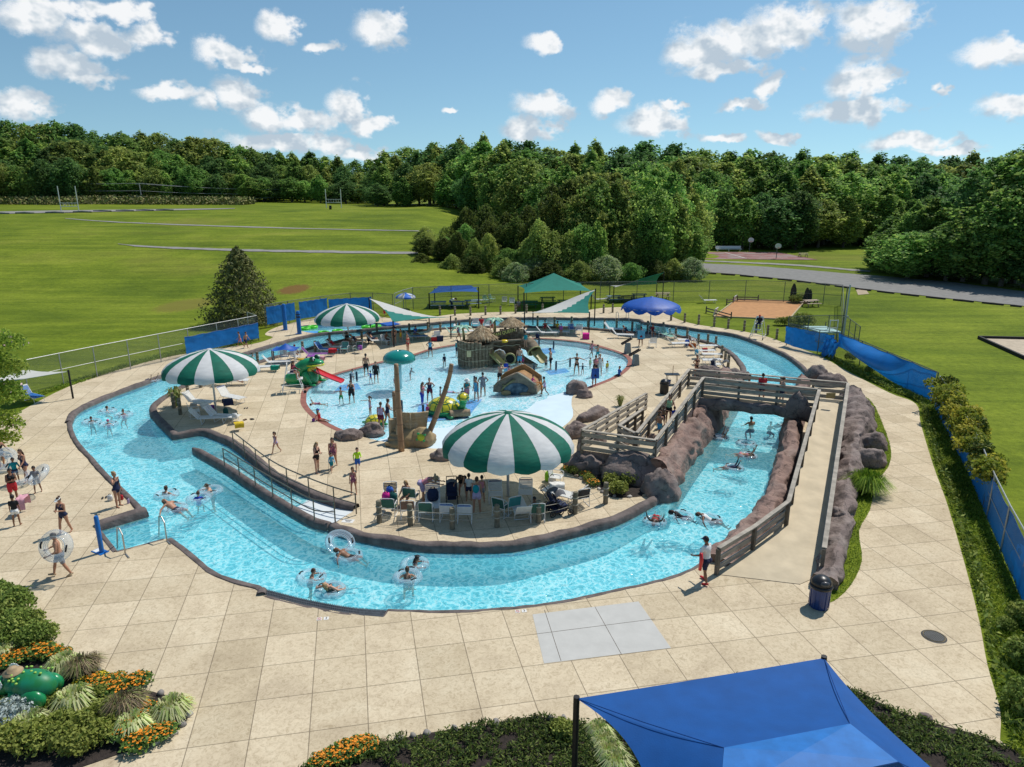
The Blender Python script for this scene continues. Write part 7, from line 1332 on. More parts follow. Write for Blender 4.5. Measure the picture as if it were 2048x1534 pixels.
POSE = dict( # lean, (upper fwd,out),(fore fwd,out) right, left, (thigh,shank) right, left, thigh spread, head pitch
stand=(2, (4, 9), (14, 4), (2, 9), (12, 4), (3, 0), (-3, -3), 5, 5), walk=(5, (-22, 8), (0, 2), (24, 8), (48, 0), (26, 14), (-16, -40), 3, 6),
run=(10, (-40, 12), (40, 4), (35, 12), (100, -10), (12, -2), (8, -95), 3, 5), akimbo=(0, (-14, 42), (16, -48), (-14, 42), (16, -48), (4, 0), (-3, -3), 8, 6),
chest=(3, (14, 10), (100, -38), (10, 10), (105, -40), (6, 0), (-4, -6), 4, 18), shade=(0, (62, 38), (160, -40), (-4, 12), (10, 4), (2, 0), (-4, -2), 3, -4),
reach=(18, (75, 12), (82, 2), (50, 14), (60, 2), (8, 0), (-6, -6), 6, 10), hold=(4, (10, 26), (70, 2), (6, 26), (68, 2), (12, 2), (-8, -16), 5, 10),
wide=(0, (20, 74), (25, 70), (16, 74), (20, 72), (6, 0), (-6, -10), 9, 0), point=(0, (85, 30), (86, 25), (0, 12), (14, 5), (2, 0), (-2, 0), 5, 0), up=(0, (160, 14), (172, 2), (0, 14), (20, 0), (3, 0), (-3, -3), 5, -8),
bend=(62, (70, 6), (78, 0), (62, 6), (80, 0), (12, -2), (4, -8), 7, 20), sit=(8, (30, 14), (74, -6), (26, 14), (78, -6), (86, 4), (84, -2), 8, 14),
sitedge=(-4, (-18, 16), (-6, 8), (-18, 16), (-6, 8), (84, 40), (80, 30), 8, 4), sitfloor=(-12, (-30, 16), (-22, 10), (-24, 16), (-20, 10), (88, 80), (86, 78), 6, 0),
lounge=(-46, (-10, 18), (50, 0), (-10, 18), (46, 0), (82, 76), (92, 50), 6, -28), tube=(-58, (-6, 62), (40, 46), (-6, 62), (36, 46), (86, 62), (92, 40), 9, -40), tubeb=(-40, (0, 66), (70, 20), (0, 66), (64, 24), (84, 40), (78, 30), 10, -20),
prone=(82, (150, 26), (160, 10), (140, 40), (160, 16), (-74, -92), (-80, -70), 7, 50), hang=(14, (72, 40), (90, -14), (72, 40), (92, -14), (4, -8), (-6, -16), 6, 4), deep=(6, (40, 30), (66, 4), (36, 34), (60, 6), (64, -18), (52, -30), 8, 0))
def dirn(f, o, s):
 f, o = radians(f), radians(o); return Vector((s * sin(o), sin(f) * cos(o), -cos(f) * cos(o)))
def person(px, py, h, face, pose, skin, hair, wear, label, z=0., seat=None, adj=None, group=None, at=None):
 base = at if at is not None else G(px, py, z); k = h / 1.72; fem = hair[1:2] in 'lbpw'; kid = h < 1.45
 th = thing('person', label, 'person', base, radians(180 + face), group); Q = list(POSE[pose])
 if adj:
  for i, v in adj.items(): Q[i] = v
 lean, ru, rf, lu, lf, rl, ll, spr, hp = Q; a = radians(lean); up = Vector((0, sin(a), cos(a))); fw = Vector((0, cos(a), -sin(a))); O = Vector((0, 0, 0))
 hs = 1.0 + max(0, 1.62 - h) * .42; sw = (.155 if fem else .178) * (.9 if kid else 1); hw = .098 if fem else .09; bulk = 1.0 if not kid else .9
 J = {}; segs = []
 for s, n, l in ((1, 'R', rl), (-1, 'L', ll)):
  hip = Vector((s * hw * .9, 0, -.02)); sp = spr * s; kn = hip + dirn(l[0], spr, s) * .43; an = kn + dirn(l[1], spr * .4, s) * .42; fa = min(l[1] + 88, 150); to = an + Vector((s * .02, sin(radians(fa)) * .15, -cos(radians(fa)) * .15)); J[n] = (hip, kn, an, to)
 neck = up * .50; head = neck + up * .075 * hs; hpv = radians(lean + hp); hup = Vector((0, sin(hpv), cos(hpv))); hfw = Vector((0, cos(hpv), -sin(hpv))); hc = head + hup * .105 * hs + hfw * .012
 arms = {}
 for s, n, u, f in ((1, 'R', ru, rf), (-1, 'L', lu, lf)):
  sh = up * .445 + Vector((s * sw, 0, 0)); el = sh + dirn(u[0], u[1], s) * .28; wr = el + dirn(f[0], f[1], s) * .25; arms[n] = (sh, el, wr, dirn(f[0] + 8, f[1], s))
 mb = MB(); B = bulk; xr = Vector((1, 0, 0))
 prof = [(-.13, .05, .05), (-.10, .125, .095), (-.04, .165 if fem else .155, .118), (.03, .158 if fem else .152, .115), (.11, .128 if fem else .142, .1), (.19, .122 if fem else .142, .098), (.28, .142 if fem else .16, .112), (.36, .158 if fem else .178, .118), (.43, .155 if fem else .178, .1), (.475, .11, .078), (.52, .058, .058), (.60, .05, .052)]
 n = 14; vs = [tuple(up * t + xr * (w * B * cos(2 * pi * j / n)) + fw * (d * B * sin(2 * pi * j / n))) for t, w, d in prof for j in range(n)]; M = len(prof)
 mb.add(vs, [(i * n + j, i * n + (j + 1) % n, (i + 1) * n + (j + 1) % n, (i + 1) * n + j) for i in range(M - 1) for j in range(n)] + [tuple(range(n))[::-1], tuple(range((M - 1) * n, M * n))])
 for s in (1, -1):
  mb.ball(xr * s * .075 - fw * .055 - up * .07, .095 * B, 10, 7)
  if fem and not kid: mb.ball(xr * s * .07 + fw * .085 + up * .34, .068, 10, 7)
 def cap(p, q, r0, r1, reg=None):
  mb.tube([p, p.lerp(q, .33), p.lerp(q, .7), q], [r0, r0 * .96 + r1 * .04, (r0 * .35 + r1 * .65) * 1.0, r1], 9); mb.ball(p, r0, 9, 7); mb.ball(q, r1, 9, 7)
 for n_ in 'RL':
  hip, kn, an, to = J[n_]; cap(hip, kn, .088 * B, .055 * B); c_ = kn.lerp(an, .3); mb.tube([kn, c_, kn.lerp(an, .65), an], [.052 * B, .058 * B, .044 * B, .034 * B], 9); mb.ball(an, .036 * B, 8, 6); bk = an - (to - an) * .28; mb.tube([bk, an.lerp(to, .3), to], [.034, .038, .03], 8, flat=.8); mb.ball(to, .03, 8, 6); mb.ball(bk, .034, 8, 6)
  sh, el, wr, hd = arms[n_]; cap(sh, el, .052 * B, .04 * B); cap(el, wr, .04 * B, .026 * B); mb.tube([wr, wr + hd * .05, wr + hd * .095], [.027, .038, .034], 8, flat=.55)
 RH = Matrix((xr, hfw, hup)).transposed(); mb.ball(hc, (.077 * hs, .096 * hs, .118 * hs), 14, 10, rot=RH); mb.ball(hc - hup * .055 * hs + hfw * .03 * hs, (.055 * hs, .065 * hs, .06 * hs), 10, 8, rot=RH)
 me = bpy.data.meshes.new('tmp'); me.from_pydata(mb.v, [], mb.f); o = bpy.data.objects.new('tmp', me); COL.objects.link(o); md = o.modifiers.new('r', 'REMESH'); md.mode = 'VOXEL'; md.voxel_size = (.017 if base.y < 36 else .02) * (1 if h > 1.3 else 1.15); md.use_smooth_shade = True; sm_ = o.modifiers.new('s', 'SMOOTH'); sm_.iterations = 3; sm_.factor = .5
 dg = bpy.context.evaluated_depsgraph_get(); ev = o.evaluated_get(dg); m2 = bpy.data.meshes.new_from_object(ev); bpy.data.objects.remove(o); bpy.data.meshes.remove(me)
 nv = len(m2.vertices); V = np.empty(nv * 3, np.float32); m2.vertices.foreach_get('co', V); V = V.reshape(-1, 3).astype(float); N = np.empty(nv * 3, np.float32); m2.vertices.foreach_get('normal', N); N = N.reshape(-1, 3); FQ = [tuple(p.vertices) for p in m2.polygons]; bpy.data.meshes.remove(m2)
 zmin = V[:, 2].min(); off = Vector((0, 0, (-zmin if seat is None else seat / k)))
 SG = [('T', Vector((0, 0, 0)) - up * .1, up * .5, .13)] + [(x + n_, p, q, r) for n_ in 'RL' for x, p, q, r in (('h', J[n_][0], J[n_][1], .075), ('s', J[n_][1], J[n_][2], .05), ('f', J[n_][2], J[n_][3], .035), ('u', arms[n_][0], arms[n_][1], .045), ('l', arms[n_][1], arms[n_][2] + arms[n_][3] * .1, .033))] + [('H', hc - hup * .1, hc + hup * .1, .08)]
 ds = []; ts = []
 for (_, p, q, r) in SG:
  p = np.array(p); q = np.array(q); d = q - p; t = ((V - p) @ d) / (d @ d); tc_ = np.clip(t, 0, 1); ds.append(np.linalg.norm(V - p - tc_[:, None] * d, axis=1) - r); ts.append(t)
 own = np.argmin(ds, 0); tt = np.choose(own, ts); nm = np.array([s[0][0] for s in SG])[own]; tz = V @ np.array(up)
 fv = np.array([f[0] for f in FQ]); fnm = nm[fv]; ftt = tt[fv]; ftz = tz[fv]; fx = np.abs(V[fv, 0]); ff = V[fv] @ np.array(fw)
 def outv(pts): return [((Vector(p) + off) * k).to_tuple() for p in pts]
 mb = MB(); mb.v = outv(V); mb.f = list(FQ); mb.m = [0] * len(FQ)
 g2 = MB(); hsv = hs
 for s in (1, -1):
  g2.k = 1; g2.ball(hc + xr * s * .031 * hs + hfw * .086 * hs + hup * .008 * hs, (.011 * hs, .008 * hs, .008 * hs), 6, 5); g2.k = 0; g2.ball(hc + xr * s * .078 * hs - hup * .01, (.012, .022 * hs, .032 * hs), 6, 5, rot=RH)
 g2.tube([hc + hfw * .085 * hs + hup * .012 * hs, hc + hfw * .115 * hs - hup * .022 * hs], [.008, .015], 6); g2.k = 2; g2.ball(hc + hfw * .082 * hs - hup * .058 * hs, (.024 * hs, .012, .008), 7, 5, rot=RH); g2.k = 0
 for n_, s in (('R', 1), ('L', -1)):
  sh, el, wr, hd = arms[n_]; sd_ = hd.cross(Vector((0, 0, 1)));
  if sd_.length < .2: sd_ = hd.cross(Vector((0, 1, 0)))
  sd_.normalize(); cu = sd_.cross(hd) * (1 if s > 0 else 1); inn = Vector((-s, 0, 0)); pal = inn - hd * inn.dot(hd); pal = pal.normalized() if pal.length > .1 else cu; side = hd.cross(pal).normalized()
  for fi, (o_, ln_) in enumerate([(-.027, .062), (-.009, .075), (.009, .07), (.026, .055)]):
   p = wr + hd * .085 + side * o_; q = p + hd * ln_ * .55 + pal * .006; g2.tube([p, q, q + hd * ln_ * .4 + pal * ln_ * .35], [.0095, .0088, .0072], 5)
  p = wr + hd * .03 - side * .03; g2.tube([p, p + hd * .035 - side * .022 + pal * .01, p + hd * .065 - side * .026 + pal * .022], [.011, .0105, .008], 5)
 oo = len(mb.v); mb.v += outv(g2.v); mb.f += [tuple(i + oo for i in f) for f in g2.f]; mb.m += g2.m
 bo = mb.build('body', [SK[skin], EYE, LIP], th, smooth=True)
 def cloth(name, mask, col, d, hang=0.):
  ids = np.nonzero(mask)[0]
  if len(ids) < 4: return
  vi = sorted({v for i in ids for v in FQ[i]}); mp_ = {v: i for i, v in enumerate(vi)}; P = V[vi] + N[vi] * d
  c = MB(); c.v = outv(P); c.f = [tuple(mp_[v] for v in FQ[i]) for i in ids]; c.m = [0] * len(ids); c.build(name, clo(col), th, smooth=True)
 isT = fnm == 'T'; isU = fnm == 'u'; isL = fnm == 'l'; isTh = fnm == 'h'
 for w_ in wear.split():
  kd, c = w_.split(':')
  if kd == 'suit': cloth('swimsuit', (isT & (ftz < .36)) | (isT & (ftz < .475) & (fx > .06) & (fx < .1)) | (isTh & (ftt < .1)), c, .008)
  elif kd == 'dress': cloth('cover_up', (isT & (ftz < .44)) | (isTh & (ftt < .45)), c, .02)
  elif kd == 'bikini': cloth('bikini_top', isT & (ftz > .29) & (ftz < .385), c, .009); cloth('bikini_bottom', (isT & (ftz < .0)) | (isTh & (ftt < .06)), c, .008)
  elif kd in ('trunks', 'shorts'): cloth('swim_trunks' if kd == 'trunks' else 'shorts', (isT & (ftz < .05)) | (isTh & (ftt < (.78 if kd == 'trunks' else .5))), c, .018)
  elif kd == 'skirt': cloth('skirt', (isT & (ftz < .08)) | (isTh & (ftt < .8)), c, .03)
  elif kd == 'shirt': cloth('shirt', (isT & (ftz > -.04) & (ftz < .5)) | (isU & (ftt < .62)), c, .016)
  elif kd == 'rash': cloth('rash_guard', (isT & (ftz > -.03) & (ftz < .51)) | isU | (isL & (ftt < .72)), c, .01)
  elif kd == 'tank': cloth('tank_top', (isT & (ftz > -.03) & (ftz < .44)) | (isT & (ftz < .5) & (fx > .07) & (fx < .12)), c, .014)
  elif kd == 'legs': cloth('leggings', (isT & (ftz < .05)) | isTh | ((fnm == 's') & (ftt < .9)), c, .012)
  elif kd in ('cap', 'visor', 'hat', 'bcap'):
   q = MB(); Rr = RH; hh = hc + hup * .03 * hs
   if kd in ('cap', 'bcap'): q.ball(hh, (.09 * hs, .108 * hs, .1 * hs), 12, 8, rot=RH); q.v = [p if (Vector(p) - hh).dot(hup) > 0.0 else tuple(Vector(p) - hup * (Vector(p) - hh).dot(hup)) for p in q.v]; q.ball(hh + hfw * (.12 if kd == 'cap' else -.12) * hs, (.07 * hs, .07 * hs, .012), 10, 6, rot=RH)
   elif kd == 'visor': q.lathe([(.085 * hs, -.012), (.092 * hs, .0), (.09 * hs, .03), (.08 * hs, .03)], 14, hh + hup * .02, rot=RH, sy=1.2); q.ball(hh + hfw * .13 * hs + hup * .02, (.075 * hs, .07 * hs, .012), 10, 6, rot=RH)
   else: q.lathe([(.21, -.03), (.2, .0), (.1 * hs, .02), (.098 * hs, .1), (.07 * hs, .125), (.001, .13)], 16, hh, rot=RH)
   q.v = outv(q.v); q.build({'cap': 'cap', 'bcap': 'cap', 'visor': 'sun_visor', 'hat': 'sun_hat'}[kd], clo(c), th, smooth=True)
  elif kd == 'shoes':
   q = MB()
   for n_ in 'RL':
    an, to = J[n_][2], J[n_][3]; bk = an - (to - an) * .35; q.tube([bk, an.lerp(to, .4), to + (to - an) * .2], [.045, .048, .038], 8, flat=.85)
   q.v = outv(q.v); q.build('shoes', clo(c), th, smooth=True)
  elif kd == 'pack':
   q = MB(); q.ball(up * .3 - fw * .19, (.15, .1, .2), 12, 8, rot=Matrix((xr, fw, up)).transposed()); q.v = outv(q.v); q.build('backpack', clo(c), th, smooth=True)
  elif kd == 'towel':
   q = MB(); q.grid(lambda u, v: tuple(up * (.48 - .75 * v) - fw * (.15 + .04 * sin(u * 9)) + xr * (u - .5) * .62), 8, 10); q.v = outv(q.v); q.build('towel', clo(c), th, smooth=True)
  elif kd == 'ring':
   pass
 hc_, hst = hair[0], hair[1:]
 q = MB(); sc_ = 1.0 if hst != 'c' else 1.35; q.ball(hc - hfw * .012 * hs + hup * .012 * hs, (.088 * hs * sc_, .105 * hs * sc_, .125 * hs * sc_), 14, 12, rot=RH); keep = []
 for f in q.f:
  c = sum((Vector(q.v[i]) for i in f), Vector()) / len(f) - hc; x = c.dot(hfw) / (hs * .1); zz = c.dot(hup) / (hs * .12)
  if not (x > .3 and zz < .52) and zz > (-.45 if hst in ('s', 'c') else -.75) and not (x > .05 and zz < -.1): keep.append(f)
 q.f = keep; q.m = [0] * len(keep)
 if hst == 'l': q.tube([hc - hfw * .08 * hs - hup * .02, hc - hfw * .095 * hs - hup * .14, neck - fw * .1 - up * .08, neck - fw * .12 - up * .17], [.07 * hs, .085 * hs, .075, .03], 9, flat=.5)
 if hst == 'b': q.ball(hc - hfw * .09 * hs + hup * .085 * hs, .05 * hs, 9, 7)
 if hst == 'p': q.tube([hc - hfw * .1 * hs + hup * .03, hc - hfw * .16 * hs - hup * .03, hc - hfw * .15 * hs - hup * .16, hc - hfw * .12 * hs - hup * .24], [.03, .04, .035, .012], 8)
 if hst != '0': q.v = outv(q.v); q.build('hair', HR[hc_], th, smooth=True)
 return th
m, nt, out = newmat('clear vinyl'); L = nt.links.new; tr = nd(nt, 'ShaderNodeBsdfTransparent'); tr.inputs[0].default_value = (.97, .99, 1, 1); gl = nd(nt, 'ShaderNodeBsdfGlossy'); gl.inputs['Roughness'].default_value = .08; df_ = nd(nt, 'ShaderNodeBsdfDiffuse'); df_.inputs[0].default_value = (.75, .85, .95, 1); lw = nd(nt, 'ShaderNodeLayerWeight'); lw.inputs[0].default_value = .22
m1 = nd(nt, 'ShaderNodeMixShader', i0=.2); L(tr.outputs[0], m1.inputs[1]); L(df_.outputs[0], m1.inputs[2]); m2_ = nd(nt, 'ShaderNodeMixShader'); fm = nd(nt, 'ShaderNodeMath', operation='MULTIPLY', i1=.4); L(lw.outputs['Fresnel'], fm.inputs[0]); L(fm.outputs[0], m2_.inputs[0]); L(m1.outputs[0], m2_.inputs[1]); L(gl.outputs[0], m2_.inputs[2]); L(m2_.outputs[0], out.inputs[0]); CLEAR = m
def ring(loc, label, rz=0., tilt=None, R_=.42, r=.14, m=None):
 t = thing('swim_tube', label, 'swim tube', loc, rz, None)
 if tilt: t.rotation_euler = (tilt[0], tilt[1], rz)
 mb = MB(); mb.tube([(R_ * cos(a * pi / 12), R_ * sin(a * pi / 12), 0) for a in range(24)], r, 10, closed=True); mb.build('tube', m or CLEAR, t, smooth=True)
 mb = MB()
 for rr in (.3, .36): mb.tube([((rr) * cos(a * pi / 12), rr * sin(a * pi / 12), .11) for a in range(24)], .007, 4, closed=True)
 mb.build('seam', mat('vinyl seam', (.6, .66, .7), .4), t, smooth=True)
 for s in (0, pi):
  mb = MB(); mb.tube([(R_ * cos(s + d) * 1.0, R_ * sin(s + d), r + .02 - abs(d) * .12) for d in (-.28, -.15, 0, .15, .28)], .035, 6, flat=.6); mb.build('handle', mat('black grip', (.012, .012, .014), .5), t, smooth=True)
 return t
FLR = -1.0
def inring(px, py, h, face, pose, skin, hair, wear, label, tl=None, **kw):
 """someone floating in or hanging in a clear tube on the river"""
 g = G(px, py, WLVL); seat = kw.pop('seat', None); f = radians(180 + face); fwd = Vector((-sin(f), cos(f), 0))
 if pose in ('tube', 'tubeb', 'lounge'): person(px, py, h, face, pose, skin, hair, wear, label, at=g, seat=.02, **kw); ring(g + fwd * -.06 + UP * .05, tl or 'clear swim tube under the ' + ' '.join(label.split()[:10]), random.random() * 3)
 elif pose == 'prone': person(px, py, h, face, pose, skin, hair, wear, label, at=g - fwd * .3, seat=.06, **kw); ring(g + UP * .04, tl or 'clear swim tube under the ' + ' '.join(label.split()[:10]), random.random() * 3, None, .4, .12)
 else:
  hp = .93 * h / 1.72; sd = -.26 if seat is None else seat; person(px, py, h, face, pose, skin, hair, wear, label, at=g, seat=sd * h / 1.72, **kw); ring(g + UP * .06 + fwd * .05, tl or 'clear swim tube round the ' + ' '.join(label.split()[:10]), random.random() * 3)
def P(*a, **k): return person(*a, **k)
P(6,936,1.62,60,'hold','b','nl','suit:black','person in black half hidden by the flowering tree, carrying clear tubes'); ring(D(12, 917, G(6,936).y - .3), 'clear swim tube carried beside the flowering tree', 0, (1.2, .3)); ring(D(0, 924, G(6,936).y - .5), 'second clear swim tube at the very edge beside the flowering tree', 0, (1.0, .5))
P(54,963,1.68,-15,'walk','b','nl','suit:navy','woman in a navy swimsuit striding near the flowering tree',adj={5:(-14,-22),6:(14,6)}); P(34,966,1.28,35,'hold','c','ks','rash:teal shorts:navy','child in a teal shirt holding a tube beside the striding woman'); ring(D(38, 955, G(34,966).y - .25), 'clear swim tube held by the child in the teal shirt', 0, (.3, .2))
P(77,985,1.3,15,'hold','c','ks','shirt:grey trunks:grey','boy in grey shorts with a clear tube on his arm'); ring(D(77, 949, G(77,985).y - .15), 'clear swim tube on the arm of the boy in grey shorts', 0, (.5, -.5)); P(30,1003,1.62,50,'chest','c','kp','tank:black skirt:red','woman in a black top and red skirt holding pink towels')
towel(44,995,.75,PNKP,'pink printed towels held by the woman in the red skirt',.35,.9,.3,.45); P(35,1051,1.36,200,'stand','c','ks','shirt:black shorts:white','boy in a black shirt and white shorts seen from behind'); P(132,1066,1.62,-10,'chest','b','nb','suit:navy visor:white','woman in a navy swimsuit and white visor walking on the left deck',adj={5:(14,6),6:(-10,-18)})
P(126,1152,1.74,-60,'hold','b','ns','trunks:grey shoes:tan','man in grey shorts carrying a clear tube round his chest',adj={5:(24,12),6:(-14,-24)}); ring(D(112, 1092, G(126,1152).y - .22), 'large clear tube round the chest of the man in grey shorts', 0, (1.25, .15), .44, .15)
P(238,1013,1.66,75,'shade','b','yb','suit:navy','woman in a blue swimsuit shading her eyes at the pool edge')
for a in [(183,846,1.25,40,'deep','c','ks','trunks:navy','dark haired child in the leftmost river tube'),(213,825,1.25,120,'deep','a','ns','tank:white','child in a tube farther up the left river bend'),(217,851,1.2,30,'deep','a','n0','suit:purple bcap:pink','child in a pink cap low in the water'),(248,832,1.35,10,'deep','b','nb','suit:pink','girl in a pink swimsuit standing in her tube'),(332,993,1.6,170,'deep','b','nb','tank:white','woman in a white top in a tube with her back turned'),(397,1001,1.3,190,'deep','a','ns','rash:royal','boy in a royal blue shirt hanging in a tube'),(424,984,1.45,-80,'reach','a','ns','trunks:navy cap:tan','youth in a cap pushing a tube beside the ramp wall'),(620,1158,1.3,95,'hang','b','ns','trunks:black','boy with wet hair hanging in the tube left of the fair haired woman'),(827,1132,1.35,80,'hang','c','kl','suit:white','girl in a white top holding a tube near the front bend'),(815,1160,1.6,185,'deep','b','nb','suit:black','woman in a black swimsuit standing in a tube, seen from behind')]: inring(*a)
inring(352,1020,1.75,70,'tube','b','ns','trunks:navy bcap:tan','man in a cap reclining in a tube by the entry steps'); inring(304,763,1.5,75,'prone','b','ns','trunks:navy','swimmer lying across a blue float under the far bank',tl='pale tube under the swimmer below the far bank'); inring(700,1116,1.55,80,'tube','c','ns','trunks:black','teenager reclining in a tube with legs to the right'); ring(G(681,1094,WLVL) + UP * .2, 'clear tube tipped up behind the reclining teenager', .4, (.5, .2), .46)
inring(662,1182,1.66,170,'tubeb','a','yl','suit:black','fair haired woman lying back in a tube at the front bend'); inring(1309,1045,1.6,-20,'prone','d','k0','bikini:red','swimmer in red lying face down across a tube at the right bend'); inring(1365,1036,1.3,80,'tube','d','kc','shirt:black trunks:navy','curly haired child in black on a tube at the right bend'); inring(1422,1043,1.6,80,'tube','c','ks','tank:white trunks:black','swimmer in white and black lying back on a tube, rightmost at the bend')
inring(1440,877,1.6,85,'prone','b','ns','trunks:black tank:white','swimmer stretched face down by the left rock bank'); inring(1492,891,1.3,170,'deep','b','ks','trunks:navy','child sunk in a large tube in the tunnel stretch',seat=-.7); inring(1495,914,1.62,60,'prone','b','nl','bikini:rose','woman stretching her arms over a tube in the tunnel stretch'); inring(1467,938,1.4,80,'prone','b','kb','rash:navy','swimmer in navy with face down in the tunnel stretch')
person(1503,848,1.75,190,'deep','b','ks','trunks:navy','man standing in the shade under the bridge with his back turned',at=G(1503,850,WLVL),seat=-.3); person(1541,839,1.4,120,'deep','c','ks','trunks:black','swimmer in the bridge shade left of another',at=G(1541,841,WLVL),seat=-.75); person(1558,847,1.4,100,'prone','c','ks','trunks:black','swimmer in the bridge shade nearest the right rock',at=G(1558,848,WLVL),seat=-.1)
P(1409,1165,1.78,-140,'hold','c','ks','shirt:white trunks:navy cap:navy shoes:red','lifeguard in a white shirt and navy cap standing at the railing foot'); t = thing('rescue_tube', 'red rescue tube hanging at the side of the standing lifeguard', 'rescue tube', D(1401, 1122, G(1409,1165).y - .25)); mb = MB(); mb.tube([(0, 0, -.35), (.03, 0, 0), (0, 0, .3)], [.06, .075, .06], 8); mb.build('float', REDP, t, smooth=True); mb = MB(); mb.tube([(0, 0, .3), (.1, .05, .6)], .012, 4); mb.build('strap', WHP, t)
P(1522,795,1.6,170,'stand','b','ks','shirt:red shorts:navy','child in a red shirt crossing the footbridge',z=ZB,at=G(1522,801,ZB)); P(1562,798,1.5,100,'stand','a','ns','trunks:navy','bare chested boy crossing the footbridge',at=G(1562,806,ZB)); P(1337,846,1.6,0,'hold','b','nb','tank:mint shorts:black','woman in a pale green top coming down the upper ramp',at=G(1336,846,1.4)); P(1318,872,1.4,10,'walk','b','ns','trunks:sky','bare chested boy in pale blue trunks on the upper ramp',at=G(1318,874,1.2)); P(1322,850,1.1,5,'wide','c','ks','trunks:navy','small dark haired child between the two on the upper ramp',at=G(1325,852,1.35)); P(1345,850,1.0,0,'stand','c','ks','rash:royal','toddler in blue beside the woman in pale green',at=G(1347,850,1.42))
for a in [(635,945,1.62,60,'chest','a','yl','suit:black','fair haired woman in a black swimsuit walking with folded arms'),(668,936,1.68,10,'walk','b','nl','suit:print','woman in a dark flowered swimsuit walking beside a toddler'),(664,943,.98,30,'walk','a','ns','rash:sky trunks:teal','toddler in blue walking before the woman in flowers'),(716,943,1.3,20,'run','a','ns','rash:lime trunks:blue','boy in a lime shirt and blue trunks running'),(708,988,1.32,5,'stand','b','nl','suit:print','girl in a patterned swimsuit standing by the ramp rail'),(553,906,1.2,-20,'walk','b','np','suit:lilac','small girl in a lilac swimsuit walking alone'),(845,1003,1.68,85,'bend','b','y0','tank:rose skirt:lilac hat:tan','woman in a straw hat and lilac wrap leaning over a lounger'),(926,992,1.62,-10,'bend','b','nl','tank:black shorts:black','woman in black bending down by the loaded stroller'),(954,1025,1.66,172,'stand','b','nb','dress:lilac pack:teal','woman with a turquoise backpack seen from behind under the umbrella'),(938,1002,1.3,170,'stand','b','ks','shirt:white shorts:navy','boy left of the woman with the backpack'),(964,1004,1.25,170,'stand','b','ks','tank:rose shorts:grey','child right of the woman with the backpack'),(816,704,1.55,60,'up','b','nb','bikini:red','girl with a raised arm running along the pool edge'),(789,689,1.66,20,'stand','b','n0','bikini:black hat:navy','woman in a black bikini and dark hat at the black sail pole'),(802,685,1.25,-20,'stand','b','nl','suit:yellow','girl in yellow beside the woman with the dark hat'),(918,680,1.66,60,'walk','c','kl','suit:purple','woman in a purple swimsuit walking behind the ship turret'),(1281,692,1.78,175,'stand','c','ks','trunks:maroon towel:sky','man seen from behind with a blue towel over his back'),(1122,672,1.2,-30,'stand','c','ks','rash:purple','small child in purple standing under the right sail'),(1392,752,1.62,30,'akimbo','b','nb','bikini:black','woman in a black bikini behind the bridge railing'),(481,692,1.3,-60,'walk','b','ns','trunks:rose','boy in pink trunks walking along the blue windscreen'),(493,696,1.45,70,'walk','b','ns','trunks:navy','boy in dark trunks walking along the blue windscreen'),(769,634,1.3,60,'run','b','ks','trunks:red','child running behind the lagoon'),(903,617,1.75,60,'bend','c','ks','shirt:white legs:navy','man in white bending over a table under the blue canopy')]: P(*a)
g = G(820,1005); P(815,1008,1.62,-15,'sit','b','yl','bikini:sky','fair haired woman sitting on a green chair in the front row',seat=.44); P(1072,1036,1.15,-60,'sit','c','ks','trunks:black','child in black sitting on the green chair behind the green capped post',seat=.44); P(574,772,1.6,75,'sit','b','nl','rash:maroon shorts:navy','lifeguard in maroon seated on the tall chair by the frog',at=G(588,783),seat=1.42); P(1516,676,1.72,-30,'sit','d','k0','shirt:black legs:navy cap:red','lifeguard in a red cap seated on the far tall chair',seat=1.42); P(1304,672,1.6,10,'sit','b','nb','shirt:maroon shorts:navy','person in maroon seated at the blue umbrella pole',seat=.44); P(1254,672,1.6,40,'lounge','b','nl','suit:navy','woman reclining left of the blue umbrella',seat=.46); P(1090,664,1.6,-10,'sit','b','nb','suit:red','woman in red seated under the right sail',seat=.44); P(1114,664,1.4,20,'sit','c','ks','shirt:yellow','child in yellow seated under the right sail',seat=.44); P(984,660,1.6,0,'sit','b','nl','tank:red','woman in red sitting behind the palm on the ship',seat=.44); P(963,656,1.6,0,'sit','a','ns','shirt:red','man in a red shirt seated behind the first thatched roof',seat=.44); P(745,686,1.6,75,'lounge','b','ns','trunks:navy','sunbather reclining left of the black sail pole',seat=.46); P(772,688,1.6,60,'sit','c','ks','trunks:black','person on a white chair left of the black sail pole',seat=.44); P(830,676,1.6,60,'sit','b','ns','shirt:blue','person in blue sitting under the left sail',seat=.44); P(668,699,1.6,80,'lounge','b','nl','suit:red','woman reclining on the striped towel by the middle umbrella',seat=.46); P(693,690,1.6,70,'sit','c','ks','shirt:black','person in black in the middle umbrella shade',seat=.44); P(712,690,1.6,75,'lounge','b','nl','suit:navy','sunbather reclining right of the middle umbrella pole',seat=.46); P(466,770,1.62,80,'lounge','a','ns','trunks:maroon','sunbather reclining behind the left umbrella',seat=.46); P(1037,619,1.6,10,'sit','c','ks','shirt:grey','person in grey seated on a green picnic bench',seat=.46); P(640,841,1.35,70,'sitfloor','b','nl','suit:red cap:blue','girl in a blue cap sitting on the red border with legs in the pool',seat=.1); P(1238,752,1.35,-60,'sitedge','b','ns','shirt:blue trunks:navy','boy in a blue shirt sitting on the far right pool edge',seat=.1); P(590,716,1.6,30,'sit','b','n0','shirt:white cap:maroon','person in a maroon cap beside the small blue canopy',seat=.44)
def W(px, py, *a, **k):
 z = -.2
 for _ in range(3): g = G(px, py, z); z = wz(g.x, g.y)
 return person(px, py, *a, at=G(px, py, z), **k)
